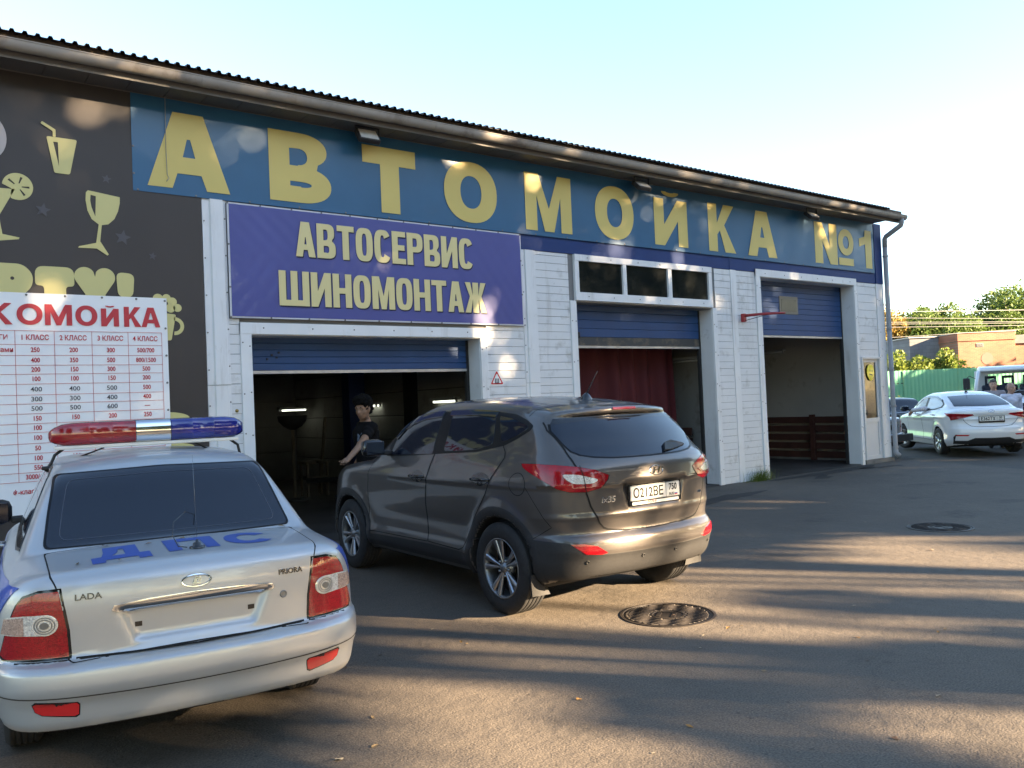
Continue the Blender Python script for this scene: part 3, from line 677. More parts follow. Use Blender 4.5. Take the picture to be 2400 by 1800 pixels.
bowl = [(1.80, 4.055)] + [(2.112, 4.015)] + [(2.11, 3.95), (2.09, 3.86), (2.05, 3.77), (1.99, 3.71), (1.925, 3.695), (1.905, 3.52), (1.985, 3.385), (1.97, 3.372), (1.87, 3.44), (1.69, 3.435), (1.70, 3.452), (1.865, 3.50), (1.895, 3.70), (1.83, 3.75), (1.79, 3.84), (1.775, 3.95), (1.78, 4.03)]
icon('wine_glass_print', [(bowl[::-1], [[(1.825, 4.01), (1.875, 4.0), (1.865, 3.78), (1.83, 3.88), (1.82, 3.95)]])])
slit = lambda a: [(1.155 + r_ * math.cos(R(a + d)), 4.015 + r_ * math.sin(R(a + d))) for r_, d in ((.035, -8), (.105, -6), (.105, 6), (.035, 8))]
icon('lemon_print', [([(1.155 + .137 * math.cos(R(a)), 4.015 + .137 * math.sin(R(a))) for a in range(-118, 172, 8)] + [(1.02, 4.03), (1.10, 3.99)], [slit(70), slit(140), slit(0), slit(-55)])])
icon('cocktail_print', [([(.62, 3.975), (1.13, 3.985), (.985, 3.70), (1.01, 3.52), (1.16, 3.495), (1.15, 3.478), (.85, 3.43), (.74, 3.46), (.93, 3.52), (.95, 3.69)][::-1], [])])
icon('balloon_print', [(ell(.90, 4.49, .17, .23, 32), [])], mat('banner_balloon', (.42, .38, .37), .5))
for cx, cz, r_ in ((1.375, 3.80, .075), (2.13, 3.58, .085), (1.985, 4.20, .05), (2.43, 3.40, .045), (.5, 3.9, .09), (.1, 4.5, .07), (2.30, 2.1, .06)):
    icon('star_print', [([(cx + r_ * (1 if i % 2 == 0 else .45) * math.cos(R(80 + 36 * i)), cz + r_ * (1 if i % 2 == 0 else .45) * math.sin(R(80 + 36 * i))) for i in range(10)], [])], starp)
# fat rounded capitals R T Y !
icon('letter_print', [(RN([(.70, 2.7), (.86, 2.7), (.95, 2.85), (1.0, 2.7), (1.18, 2.7), (1.16, 2.9), (1.26, 3.0), (1.27, 3.13), (1.18, 3.23), (.70, 3.23)], .07), [ell(1.085, 3.08, .018, .018, 12)])])
icon('letter_print', [(RN([(1.365, 2.7), (1.565, 2.7), (1.565, 3.02), (1.645, 3.02), (1.645, 3.22), (1.285, 3.22), (1.285, 3.02), (1.365, 3.02)], .085), [])])
icon('letter_print', [([(1.84 + .10 * math.cos(R(a)) - .095, 3.135 + .10 * math.sin(R(a))) for a in range(215, 30, -12)] + [(1.845, 3.135)] + [(1.845 + .095 + .10 * math.cos(R(a)), 3.135 + .10 * math.sin(R(a))) for a in range(150, -38, -12)] + [(1.94, 2.95), (1.94, 2.7), (1.745, 2.7), (1.745, 2.95)], [])])
icon('letter_print', [(RN([(2.065, 2.93), (2.215, 2.93), (2.235, 3.19), (2.05, 3.20)], .07), [])]); icon('letter_print', [(ell(2.14, 2.84, .085, .06, 20), [])])
icon('letter_print', [(RN([(.20, 2.7), (.38, 2.7), (.42, 2.8), (.48, 2.8), (.52, 2.7), (.68, 2.7), (.52, 3.22), (.34, 3.22)], .06), [])])
# beer mug and the yellow shape low down
mug = [(2.40, 2.47), (2.60, 2.47), (2.655, 2.76), (2.36, 2.79)]
icon('mug_print', [(RN(mug, .02), [])])
icon('mug_print', [([(2.64 + .10 * math.cos(R(a)), 2.63 + .10 * math.sin(R(a))) for a in range(-95, 96, 10)] + [(2.64 + .06 * math.cos(R(a)), 2.63 + .06 * math.sin(R(a))) for a in range(95, -96, -10)], [])])
for cx, cz, r_ in ((2.47, 2.93, .055), (2.56, 2.94, .045), (2.62, 2.90, .05), (2.675, 2.835, .045), (2.60, 2.83, .05), (2.50, 2.86, .06)): icon('froth_print', [(ell(cx, cz, r_, r_, 20), [])], h0=.0465 + .0004 * int(cx * 100 % 7), h1=.0478 + .0004 * int(cx * 100 % 7))
icon('shape_print', [(ell(2.50, 1.60, .27, .075, 28), [])]); icon('shape_print', [(ell(2.55, 1.28, .26, .05, 28), [])])

# price list in front of it
pl = banner('price_board', 'white price list sheet with red headline and table of prices, behind the police car', -1.35, 2.555, .70, 2.935, -.066, wht, lambda u, v: .0015 * math.sin(u * 40 + v * 3) + .004 * math.exp(-v * 9) * math.sin(u * 26), 4, 60, 40, 'price list')
tb = MB()
for ch, x, w in (('К', .865, .21), ('О', 1.11, .23), ('М', 1.36, .25), ('О', 1.64, .21), ('Й', 1.885, .175), ('К', 2.11, .175), ('А', 2.285, .195)):
    b = MB(); letters(b, [(ch, x, 2.61, w, .215 if ch != 'Й' else .19, .052, .042, 2.1)], f_, .0712, .0722); b.obj('letter', redp, pl)
cols = [1.265, 1.615, 1.97, 2.32]; rows = [2.55, 2.41, 2.30, 2.20, 2.11, 2.01, 1.90, 1.81, 1.71, 1.61, 1.52, 1.41, 1.31, 1.21, 1.12, 1.03]
ln = MB()
for z in rows: ln.box(-1.25, 2.49, -.0718, -.0706, z - .0018, z + .0018)
for x in (1.09, 1.44, 1.79, 2.145, 2.49): ln.box(x - .0018, x + .0018, -.0716, -.0704, rows[-1], rows[0])
tag(ln.obj('table_lines', redp, pl), kind='stuff')
data = [('1 КЛАСС', '2 КЛАСС', '3 КЛАСС', '4 КЛАСС'), ('250', '200', '300', '500/700'), ('400', '350', '500', '800/1500'), ('200', '150', '300', '500'), ('100', '100', '150', '200'), ('400', '400', '500', '500'), ('300', '300', '400', '400'), ('500', '500', '600', '—'), ('150', '150', '200', '250'), ('100', '100', '', ''), ('100', '', '', ''), ('50', '', '', ''), ('100', '100', '', ''), ('550', '', '', ''), ('3000/4000', '', '', '')]
rt, bt_ = MB(), MB()
for i, r_ in enumerate(data):
    zc = (rows[i] + rows[i + 1]) / 2
    for j, s_ in enumerate(r_):
        if not s_: continue
        blk = i in (5, 6, 7) and j < 3
        add_text(bt_ if blk else rt, s_, (lambda xc, zc: lambda u, v, h: (xc + u, -.0722, zc + v))(cols[j], zc), .066 if i else .072, .0014 if not blk else .0004, .82 if not blk else 1.05)
for s_, x, z, a in (('ГИ', 1.03, 2.48, 'RIGHT'), ('иками', 1.075, 2.355, 'RIGHT'), ('ф-класса, хет', 1.42, .93, 'RIGHT')): add_text(rt, s_, (lambda xc, zc: lambda u, v, h: (xc + u, -.0722, zc + v))(x, z), .066, .0014, .9, a)
tag(rt.obj('red_print', redp, pl), kind='stuff'); tag(bt_.obj('black_print', inkp, pl), kind='stuff')
grommets(pl, [(2.535, 2.905), (2.535, 2.60), (2.535, 2.30), (2.535, 2.0), (2.535, 1.70), (2.24, 2.915), (1.90, 2.915), (1.55, 2.915), (1.2, 2.915)], -.0705)

# small warning triangle with the letter for studded tyres
tr = thing('studded_tyre_sticker', 'white triangle sticker with red rim and black letter beside the first bay', 'sticker', (7.065, -.024, 1.89))
T3 = lambda k: RN([(7.065 + k * .118 * a, 1.955 + k * .115 * b_) for a, b_ in ((-1, -.55), (1, -.55), (0, 1.22))], .03 * k)
b = MB(); b.prism(T3(1.08), .0245, .0255, f_); b.obj('sheet', mat('sticker_white', (.78, .78, .78), .4), tr)
b = MB(); b.prism(T3(.98), .0258, .0263, f_, 0, [T3(.70)[::-1]]); b.obj('rim', mat('sticker_red', (.55, .02, .03), .4), tr)
b = MB(); letters(b, [('Ш', 7.028, 1.902, .075, .075, .017, .016, 2)], f_, .0258, .0263); b.obj('letter', inkp, tr)

# ---------------------------------------------------------------- things fixed to the front
def flood(x, label, zc, tilt, on=False):
    t = thing('floodlight', label, 'floodlight', (x, -.26, zc), 0, 'floodlights under the eaves')
    b = MB(); b.box(-.15, .15, -.035, .035, -.10, .10, 0, .012); h_ = b.obj('housing', CMD['dark'], t, world=False); h_.rotation_euler = (R(tilt), 0, 0)
    b = MB(); b.box(-.125, .125, -.040, -.036, -.08, .08); b.obj('glass', CMD['lamp'], h_, world=False)
    for s_ in (-1, 1):
        b = MB(); b.box(s_ * .16 - .006, s_ * .16 + .006, -.01, .01, -.02, 5.203 - zc); b.obj('bracket', CMD['dark'], t, world=False)
    b = MB(); b.box(-.166, .166, -.015, .015, 5.195 - zc, 5.204 - zc); b.obj('bracket', CMD['dark'], t, world=False)
CMD = dict(dark=mat('flood_housing', (.03, .03, .032), .5), lamp=mat('flood_glass', (.62, .62, .60), .15, coat=.5))
flood(5.02, 'floodlight under the eaves between the second and third yellow letters', 5.085, -35)
flood(9.98, 'floodlight under the eaves in the middle of the teal banner', 5.06, -48)
flood(14.75, 'floodlight under the eaves nearest the right corner', 5.06, -48)
t = thing('cable', 'thin cable with a hook hanging over the first yellow letter', 'cable', (2.60, -.08, 5.18)); b = MB()
b.tube([(2.60, -.10, 5.2), (2.605, -.075, 4.95), (2.60, -.075, 4.6), (2.605, -.075, 4.32), (2.62, -.09, 4.28), (2.59, -.09, 4.24), (2.61, -.08, 4.27)], .004, 6); b.obj('wire', mat('grey_wire', (.25, .25, .24), .6), t, True)
# red hinged arm
t = thing('red_wall_arm', 'red tubular swing arm fixed to the wall left of the third bay', 'bracket', (12.72, -.03, 3.0)); redm = mat('red_enamel', (.34, .03, .035), .4, var=(20, .2))
b = MB(); b.box(12.68, 12.76, -.09, -.026, 2.93, 3.08, 0, .006); b.obj('mount', redm, t)
b = MB(); b.tube([(12.73, -.09, 3.05), (12.95, -.36, 3.06), (13.10, -.62, 3.045), (13.06, -.70, 3.035), (12.92, -.66, 3.03), (12.74, -.36, 3.03), (12.71, -.09, 3.03)], .018, 8); b.obj('arm', redm, t, True)
b = MB(); b.tube([(12.72, -.08, 2.95), (12.93, -.4, 3.03)], .006, 6); b.obj('stay', CMD['dark'], t, True)
t = thing('door_bell', 'small brass bell push on the pillar left of the first bay', 'bell push', (3.31, -.02, 1.66)); b = MB(); b.lathe([(.02, 0), (.019, -.012), (.009, -.016), (.008, -.024), (.001, -.025)], 14, 'y', (3.31, -.02, 1.66)); b.obj('button', mat('brass', (.35, .25, .08), .35, metal=.9), t, True)
# balloons inside the plastic door
b = MB(); b.lathe([(.001, -.18), (.07, -.16), (.13, -.08), (.15, .0), (.14, .08), (.09, .15), (.001, .18)], 20, 'z'); o = b.obj('balloon', mat('balloon_yellow', (.85, .68, .03), .3, coat=.4), None, True); o.location = (17.05, -.001, 1.95); o.scale = (1, .08, 1)
tag(o, 'yellow balloon with dark marks at the plastic door', 'balloon')
b = MB()
for pts in ([(-.05, .06), (-.03, .06), (-.03, .02), (-.05, .02)], [(.03, .05), (.05, .05), (.05, .01), (.03, .01)], [(-.07, -.04), (.05, -.07), (.05, -.05), (-.07, -.02)]): b.prism([(17.05 + u, 1.95 + v) for u, v in pts][::-1], .0142, .0148, f_)
q = b.obj('face_marks', inkp, o); 
b = MB(); b.lathe([(.001, -.15), (.08, -.10), (.11, .0), (.08, .10), (.001, .14)], 18, 'z'); o = b.obj('balloon', mat('balloon_white', (.6, .6, .6), .4), None, True); o.location = (17.03, .03, 1.54); o.scale = (1, .08, 1)
tag(o, 'pale balloon hanging under the yellow one at the plastic door', 'balloon')
# ---------------------------------------------------------------- things inside the bays
tube_m = mat('tube_lit', (1, 1, 1), .3, emit=((.95, 1.0, .82), .28)); tubeh = mat('tube_housing', (.4, .4, .4), .5)
def strip(label, c, ln, axis, n=2, on=True, group='strip lights in the bays'):
    t = thing('strip_light', label, 'strip light', c, 0 if axis == 'x' else R(90), group)
    b = MB(); b.box(-ln / 2 - .03, ln / 2 + .03, -.07, .07, .0, .05, 0, .006); b.obj('housing', tubeh, t, world=False)
    for k in range(n):
        y = (k - (n - 1) / 2) * .085; b = MB(); b.tube([(-ln / 2, y, -.025), (ln / 2, y, -.025)], .017, 8); b.obj('tube', tube_m if on else mat('tube_off', (.75, .75, .72), .3), t, True, world=False)
        for s_ in (-1, 1): b = MB(); b.box(s_ * ln / 2 - .012, s_ * ln / 2 + .012, y - .02, y + .02, -.045, .0); b.obj('holder', tubeh, t, world=False)
    return t
strip('lit twin strip light deep in the tyre service bay, left of the young man', (7.54, 8.6, 1.70), .6, 'x')
strip('lit strip light just behind the young man\'s head', (7.93, 5.62, 1.71), .8, 'y')
strip('lit strip light above the SUV roof inside the tyre service bay', (7.93, 2.75, 1.72), .75, 'y', 1)
strip('pale unlit strip light on the wall of the third bay', (17.36, 2.70, 2.60), .65, 'y', 1, False)
strip('pale unlit strip light on the wall of the curtained second bay', (12.32, 1.1, 2.30), .8, 'y', 1, False)
# two-post lift
dk = mat('shop_dark', (.03, .03, .03), .6)
lift = thing('car_lift', 'blue steel post of a vehicle lift behind the young man', 'car lift', (7.09, 4.6, 0)); lb_ = mat('lift_blue', (.012, .03, .12), .4)
for x in (7.09, 3.9):
    b = MB(); b.prism([(x - .16, 4.45), (x + .16, 4.45), (x + .16, 4.75), (x + .11, 4.75), (x + .11, 4.52), (x - .11, 4.52), (x - .11, 4.75), (x - .16, 4.75)], 0, 3.9, lambda u, v, h: (u, v, h)); b.obj('post', lb_, lift)
    b = MB(); b.box(x - .3, x + .3, 4.3, 4.9, .008, .03); b.obj('base_plate', lb_, lift)
    for s_ in (-1, 1): b = MB(); b.tube([(x, 4.45, .35), (x + (-.7 if x > 5 else .7), 4.45 + s_ * .8, .32)], .05, 6); b.obj('swing_arm', dk, lift)
b = MB(); b.box(3.9, 7.09, 4.5, 4.7, 3.9, 4.1); b.obj('crossbeam', lb_, lift)
# wheel changer, stand lamp and chair, barely lit
dk = mat('shop_dark', (.03, .03, .03), .6); wood = mat('pale_timber', (.15, .12, .085), .7, var=(8, .2))
t = thing('stand_lamp', 'dark round-headed lamp on a pole deep in the tyre bay', 'lamp', (6.04, 5.0, 0)); b = MB(); b.tube([(6.04, 5.0, .02), (6.04, 5.0, 1.30)], .03, 8); b.obj('pole', wood, t, True); b = MB(); b.lathe([(.27, 1.56), (.25, 1.46), (.16, 1.36), (.05, 1.30)], 20, 'z', (6.04, 5.0, 0)); b.obj('head', dk, t, True); b = MB(); b.lathe([(.25, 0.008), (.25, .04), (.02, .06)], 20, 'z', (6.04, 5.0, 0)); b.obj('base', dk, t)
t = thing('work_stool', 'pale wooden stool in the dark tyre bay', 'stool', (6.65, 5.5, 0))
for x, y in ((6.45, 5.35), (6.85, 5.35), (6.45, 5.65), (6.85, 5.65)): b = MB(); b.box(x - .02, x + .02, y - .02, y + .02, .008, .62); b.obj('leg', wood, t)
b = MB(); b.box(6.40, 6.62, 5.30, 5.70, .621, .68, 0, .02); b.obj('seat_pad', wood, t); b = MB(); b.box(6.70, 6.90, 5.30, 5.70, .621, .68, 0, .02); b.obj('seat_pad', wood, t); b = MB(); b.box(6.45, 6.85, 5.33, 5.37, .34, .38); b.obj('rail', wood, t)
t = thing('timber_prop', 'tall pale plank leaning beside the stool', 'plank', (6.9, 5.8, 0)); b = MB(); b.tube([(6.88, 5.8, .008), (7.12, 5.95, 1.5)], .035, 4); b.obj('plank', wood, t)
t = thing('tyre_changer', 'dark tyre changing machine in the left of the service bay', 'machine', (4.4, 6.0, 0)); b = MB(); b.box(4.0, 4.8, 5.7, 6.4, .008, .75, 0, .03); b.obj('cabinet', dk, t); b = MB(); b.lathe([(.30, .78), (.30, .84), (.05, .86)], 20, 'z', (4.4, 6.0, 0)); b.obj('turntable', mat('steel', (.25, .25, .25), .4, metal=.8), t); b = MB(); b.box(4.70, 4.82, 6.25, 6.45, .75, 1.9, 0, .02); b.obj('column', dk, t); b = MB(); b.box(4.35, 4.82, 6.30, 6.40, 1.80, 1.88); b.obj('arm', dk, t)
for k in range(4):
    b = MB(); b.lathe([(.20, -.1), (.31, -.1), (.33, -.05), (.33, .05), (.31, .1), (.20, .1)], 24, 'z', closed=True); o = b.obj('stacked_tyre', CMD['dark'], None, True); o.location = (5.3, 8.2, .12 + .205 * k)
    tag(o, ['bottom', 'second', 'third', 'top'][k] + ' tyre of the dark stack at the back of the service bay', 'tyre', 'stacked tyres')
# red curtain in the second bay: hanging folds
cur = mat('red_curtain', (.070, .006, .009), .8, var=(2, .12)); V = []; F = []; nx, nz = 150, 14
def fold(u): return .07 * math.sin(u * 46 + 1.2 * math.sin(u * 9)) + .03 * math.sin(u * 17 + 1)
for j in range(nz + 1):
    v = j / nz
    for i in range(nx + 1):
        u = i / nx; sway = .35 * (1 - v) * .35
        V.append((8.45 + (3.28 + sway) * u, .85 + fold(u) * (.55 + .6 * (1 - v)), .05 + 3.2 * v))
for j in range(nz):
    for i in range(nx): a = j * (nx + 1) + i; F.append((a, a + 1, a + nx + 2, a + nx + 1))
tag(obj('curtain', V, F, cur, None, True), 'dark red curtain drawn across most of the second bay', 'curtain')
t = thing('curtain_rail', 'steel rail that carries the red curtain', 'rail', (10, .85, 3.28)); b = MB(); b.tube([(8.4, .85, 3.28), (12.3, .85, 3.28)], .02, 8); b.obj('rail', dk, t)
# slatted timber fence along the wall of the third bay and of the second
slat_m = mat('brown_slats', (.075, .030, .022), .6, var=(4, .25))
def slatwall(label, x, y0, y1, zs, posts):
    t = thing('slatted_barrier', label, 'barrier', (x, (y0 + y1) / 2, 0))
    for z in zs: b = MB(); b.box(x - .02, x + .02, y0, y1, z, z + .15, 0, .006); b.obj('slat', slat_m, t)
    for y in posts: b = MB(); b.box(x - .10, x - .021, y - .06, y + .06, .008, zs[-1] + .2, 0, .006); b.obj('post', slat_m, t)
slatwall('dark brown slatted timber barrier along the far wall of the third bay', 17.30, .6, 9.0, [.06 + .20 * i for i in range(5)], (1.6, 4.5, 7.4))
slatwall('dark brown slatted timber barrier in the second bay beyond the curtain', 12.25, .9, 9.0, [.06 + .20 * i for i in range(5)], (2.6, 6.0))
b = MB(); b.box(17.29, 17.448, .26, 9.5, .01, .16); part_ = b.obj('skirting', mat('dirty_concrete', (.17, .16, .145), .85), None); tag(part_, kind='structure')
# ---------------------------------------------------------------- car bodies
# every car body is an implicit surface f(x, y, z) = 0 built from side profile, plan and section
# curves; x runs forward from the rear bumper, y to the left, z up
def cv(t, pts):
    P = np.asarray(pts, float); X, Y = P[:, 0], P[:, 1]
    h = np.diff(X); d = np.diff(Y) / h
    m = np.zeros(len(X)); m[0], m[-1] = d[0], d[-1]
    for i in range(1, len(X) - 1):
        if d[i - 1] * d[i] > 0:
            w1, w2 = 2 * h[i] + h[i - 1], h[i] + 2 * h[i - 1]
            m[i] = (w1 + w2) / (w1 / d[i - 1] + w2 / d[i])
    t = np.asarray(t, float); tc = np.clip(t, X[0], X[-1])
    i = np.clip(np.searchsorted(X, tc) - 1, 0, len(X) - 2)
    u = (tc - X[i]) / h[i]; u2, u3 = u * u, u * u * u
    r = (2 * u3 - 3 * u2 + 1) * Y[i] + (u3 - 2 * u2 + u) * h[i] * m[i] + (3 * u2 - 2 * u3) * Y[i + 1] + (u3 - u2) * h[i] * m[i + 1]
    return r + np.where(t < X[0], (t - X[0]) * m[0], 0) + np.where(t > X[-1], (t - X[-1]) * m[-1], 0)

def smax(a, b, k):
    h = np.maximum(k - np.abs(a - b), 0) / k
    return np.maximum(a, b) + h * h * k * .25

def smin(a, b, k): return -smax(-a, -b, k)

def step(t, w): return .5 + .5 * np.tanh(t / w)

def ridge(t, w): return np.exp(-(t / w) ** 2)

def cabin_f(x, y, z, c):
    side = (y - (cv(x, c['gw']) - cv(z, c['tumble']))) * .93
    roof = z - (cv(x, c['roof']) - c['crown'] * (y / .6) ** 2)
    rg = (cv(z, c['rglass']) + c['rgc'] * y ** 2 - x) * .75
    ws = (x - (cv(z, c['wscr']) - c['wsc'] * y ** 2)) * .55
    g = smax(smax(rg, roof, c.get('krr', .12)), ws, .14)
    return np.maximum(smax(g, side, c.get('kgs', .10)), c['cb'] - z)

def lower_f(x, y, z, c):
    W = cv(x, c['plan'])
    side = y - (W - cv(z, c['sect']))
    if 'sidex' in c: side = side - c['sidex'](x, y, z)
    top = z - (cv(x, c['deck']) - c['dcrown'] * (y / .7) ** 2)
    bot = cv(x, c['bot']) - z
    rear = cv(z, c['rear']) + cv(y, c['rplan']) - x
    if 'rearx' in c: rear = rear + c['rearx'](x, y, z)
    front = x - (c['L'] - cv(z, c['front']) - cv(y, c['fplan']))
    k = c['krt'] + (c['kst'] - c['krt']) * step(side - rear, .08)
    b = smax(smax(side, rear, c['krs']), front, .18)
    b = smax(b, top, k)
    return smax(b, bot, .05)

def car_f(x, y, z, c):
    y = np.abs(y)
    f = smin(lower_f(x, y, z, c), cabin_f(x, y, z, c), c['kj'])
    if 'extra' in c: f = c['extra'](f, x, y, z)
    for xw in c['wx']:
        cyl = np.sqrt((x - xw) ** 2 + (z - c['wz']) ** 2) - c['ra']
        f = np.maximum(f, -np.maximum(cyl, c['wy'] - y))
    return f

def car_grad(P, c, e=1e-3):
    g = np.zeros_like(P)
    for k in range(3):
        d = np.zeros(3); d[k] = e
        a, b = P + d, P - d
        g[:, k] = (car_f(a[:, 0], a[:, 1], a[:, 2], c) - car_f(b[:, 0], b[:, 1], b[:, 2], c)) / (2 * e)
    return g

# ---- car 1: silver four-door saloon
SALOON = dict(cb=.80,
    L=4.35, wx=(1.02, 3.51), wz=.29, ra=.345, wy=.56,
    plan=[(-.1, .70), (0, .735), (.15, .785), (.35, .815), (.7, .83), (1.3, .838), (3.0, .838), (3.6, .825), (4.0, .78), (4.35, .66)],
    sect=[(.18, .10), (.28, .055), (.40, .018), (.44, .008), (.47, .0), (.60, .0), (.75, .012), (.88, .045), (.96, .10), (1.05, .19)],
    deck=[(-.1, .945), (0, .955), (.1, .962), (.3, .972), (.7, .985), (1.2, .98), (2.6, .96), (3.1, .93), (3.7, .86), (4.1, .78), (4.35, .70)],
    dcrown=.025, bot=[(0, .285), (.12, .295), (.5, .30), (.62, .27), (.8, .2), (3.7, .2), (4.35, .22)],
    rear=[(.18, .16), (.27, .075), (.33, .045), (.425, .03), (.445, .012), (.50, .0), (.55, .004), (.575, .03), (.592, .075), (.61, .083), (.8, .078), (.90, .088), (.93, .10), (.95, .12), (1.0, .2)],
    rplan=[(0, 0), (.2, .004), (.4, .02), (.55, .045), (.7, .11), (.8, .2), (.9, .36)],
    front=[(.2, .12), (.3, .02), (.5, 0), (.65, .06), (.8, .16)], fplan=[(0, 0), (.4, .03), (.6, .10), (.8, .3)],
    kst=.10, krt=.06, krs=.10, kj=.03,
    gw=[(.4, .70), (.8, .735), (1.6, .75), (2.4, .75), (3.1, .70)],
    tumble=[(.85, 0), (.95, .03), (1.05, .07), (1.3, .18), (1.42, .235)],
    roof=[(.6, 1.22), (.9, 1.325), (1.15, 1.375), (1.6, 1.412), (2.1, 1.42), (2.6, 1.39), (3.0, 1.33)], crown=.05,
    rglass=[(.85, .48), (.95, .64), (1.0, .72), (1.15, .93), (1.3, 1.115), (1.45, 1.32)], rgc=.10,
    wscr=[(.85, 3.42), (.95, 3.25), (1.3, 2.68), (1.45, 2.38)], wsc=.30, krr=.10, kgs=.06)
def _sal_rear(x, y, z):
    rec = step(.25 + (z - .63) * .42 - y, .016) * step(z - .636, .012) * step(.782 - z, .010)
    return .026 * rec
SALOON['rearx'] = _sal_rear

# ---- car 2: brown-grey compact SUV
SUV = dict(cb=1.0,
    L=4.41, wx=(.84, 3.50), wz=.35, ra=.395, wy=.60,
    plan=[(-.1, .76), (0, .80), (.15, .845), (.3, .868), (.5, .88), (.84, .902), (1.2, .895), (2.0, .893), (3.0, .893), (3.5, .905), (3.9, .875), (4.2, .80), (4.41, .68)],
    sect=[(.2, .10), (.3, .05), (.36, .018), (.43, .010), (.52, .028), (.62, .030), (.75, .018), (.88, .004), (.97, .0), (1.05, .012), (1.15, .045), (1.25, .085), (1.4, .16)],
    deck=[(-.1, 1.20), (.3, 1.235), (.8, 1.235), (1.6, 1.22), (2.3, 1.19), (2.8, 1.165), (3.1, 1.145), (3.5, 1.105), (3.9, 1.03), (4.15, .94), (4.41, .78)],
    dcrown=.03, bot=[(0, .33), (.25, .30), (.5, .24), (1.2, .24), (3.2, .24), (3.9, .22), (4.41, .26)],
    rear=[(.25, .20), (.31, .11), (.38, .055), (.47, .022), (.53, .0), (.585, .004), (.62, .022), (.645, .05), (.66, .052), (.74, .04), (.765, .03), (.80, .036), (.9, .034), (1.0, .03), (1.08, .035), (1.15, .06), (1.185, .085), (1.20, .105), (1.3, .19), (1.5, .38)],
    rplan=[(0, 0), (.2, .006), (.4, .028), (.55, .062), (.7, .13), (.8, .215), (.9, .40)],
    front=[(.2, .16), (.3, .04), (.5, 0), (.7, .03), (.9, .12), (1.0, .2)], fplan=[(0, 0), (.4, .04), (.6, .11), (.8, .3), (.9, .5)],
    kst=.10, krt=.10, krs=.16, kj=.05,
    gw=[(.1, .80), (.4, .825), (.9, .85), (1.6, .86), (2.4, .855), (3.1, .82)],
    tumble=[(1.05, -.01), (1.15, .01), (1.25, .045), (1.4, .115), (1.55, .195), (1.65, .25)],
    roof=[(0, 1.48), (.3, 1.525), (.45, 1.556), (.6, 1.585), (.9, 1.628), (1.4, 1.658), (1.9, 1.665), (2.4, 1.66), (2.8, 1.62), (3.2, 1.55)], crown=.055,
    rglass=[(1.1, .06), (1.19, .10), (1.25, .145), (1.35, .225), (1.45, .335), (1.52, .425), (1.7, .66)], rgc=.34,
    wscr=[(1.0, 3.5), (1.12, 3.33), (1.3, 3.03), (1.5, 2.68), (1.66, 2.36)], wsc=.36, krr=.06, kgs=.11)
def _suv_side(x, y, z):
    crease = .008 * ridge(z - (.985 + .055 * step(1.3 - x, .5)), .035) * step(3.5 - x, .25) * step(x - .55, .12)
    low = -.005 * ridge(z - (.60 + .03 * (2.2 - x)), .08) * step(x - 1.35, .1) * step(3.0 - x, .1)
    flare = .022 * np.exp(-((np.sqrt((x - .84) ** 2 + (z - .35) ** 2) - .44) / .07) ** 2) + .022 * np.exp(-((np.sqrt((x - 3.5) ** 2 + (z - .35) ** 2) - .44) / .07) ** 2)
    return crease + low + flare
def _suv_rear(x, y, z):
    w = .30 - .06 * (.99 - z) / .18
    rec = step(w + .02 - y, .014) * step(z - .815, .014) * step(1.0 - z, .008)
    return .028 * rec
def _suv_extra(f, x, y, z):
    # spoiler lip that carries the roof past the tailgate glass
    lip = smax(z - (1.556 + .11 * (x - .40) - .13 * y ** 2), (1.498 + .08 * (x - .40) - .10 * y ** 2) - z, .022)
    lip = smax(lip, smax(.335 + .42 * y ** 2 - x, x - .75, .03), .03)
    lip = smax(lip, y - .615, .05)
    return smin(f, lip, .03)
SUV.update(sidex=_suv_side, rearx=_suv_rear, extra=_suv_extra)

# ---- car 3: white saloon with a coupe-like tail
WHITE = dict(cb=.85,
    L=4.405, wx=(.93, 3.53), wz=.31, ra=.345, wy=.58,
    plan=[(-.1, .74), (0, .775), (.15, .81), (.4, .845), (.9, .862), (1.4, .855), (3.0, .855), (3.53, .86), (3.9, .83), (4.2, .76), (4.41, .66)],
    sect=[(.18, .09), (.27, .05), (.36, .02), (.5, .03), (.62, .022), (.75, .008), (.88, .0), (.95, .012), (1.03, .05), (1.1, .11)],
    deck=[(-.1, 1.045), (0, 1.05), (.12, 1.058), (.4, 1.06), (.8, 1.06), (1.6, 1.04), (2.6, 1.0), (3.2, .97), (3.8, .89), (4.2, .79), (4.41, .70)],
    dcrown=.03, bot=[(0, .26), (.3, .22), (.7, .18), (3.7, .18), (4.41, .2)],
    rear=[(.2, .2), (.27, .12), (.36, .06), (.45, .02), (.53, .0), (.60, .005), (.68, .04), (.74, .055), (.90, .05), (.945, .03), (.985, .03), (1.01, .04), (1.05, .07), (1.1, .16)],
    rplan=[(0, 0), (.2, .006), (.4, .03), (.55, .065), (.7, .14), (.8, .24), (.9, .45)],
    front=[(.2, .12), (.3, .02), (.5, 0), (.7, .05), (.85, .16)], fplan=[(0, 0), (.4, .04), (.6, .12), (.8, .35)],
    kst=.10, krt=.05, krs=.16, kj=.07,
    gw=[(.3, .72), (.8, .77), (1.5, .79), (2.4, .79), (3.1, .74)],
    tumble=[(.9, 0), (1.02, .035), (1.12, .08), (1.3, .165), (1.45, .26)],
    roof=[(.5, 1.24), (.8, 1.335), (1.1, 1.405), (1.5, 1.452), (2.0, 1.469), (2.5, 1.45), (2.9, 1.40)], crown=.05,
    rglass=[(.95, .20), (1.05, .32), (1.12, .42), (1.25, .74), (1.38, 1.14), (1.46, 1.40)], rgc=.22,
    wscr=[(.95, 3.52), (1.05, 3.33), (1.3, 2.84), (1.46, 2.46)], wsc=.32, krr=.20, kgs=.10)
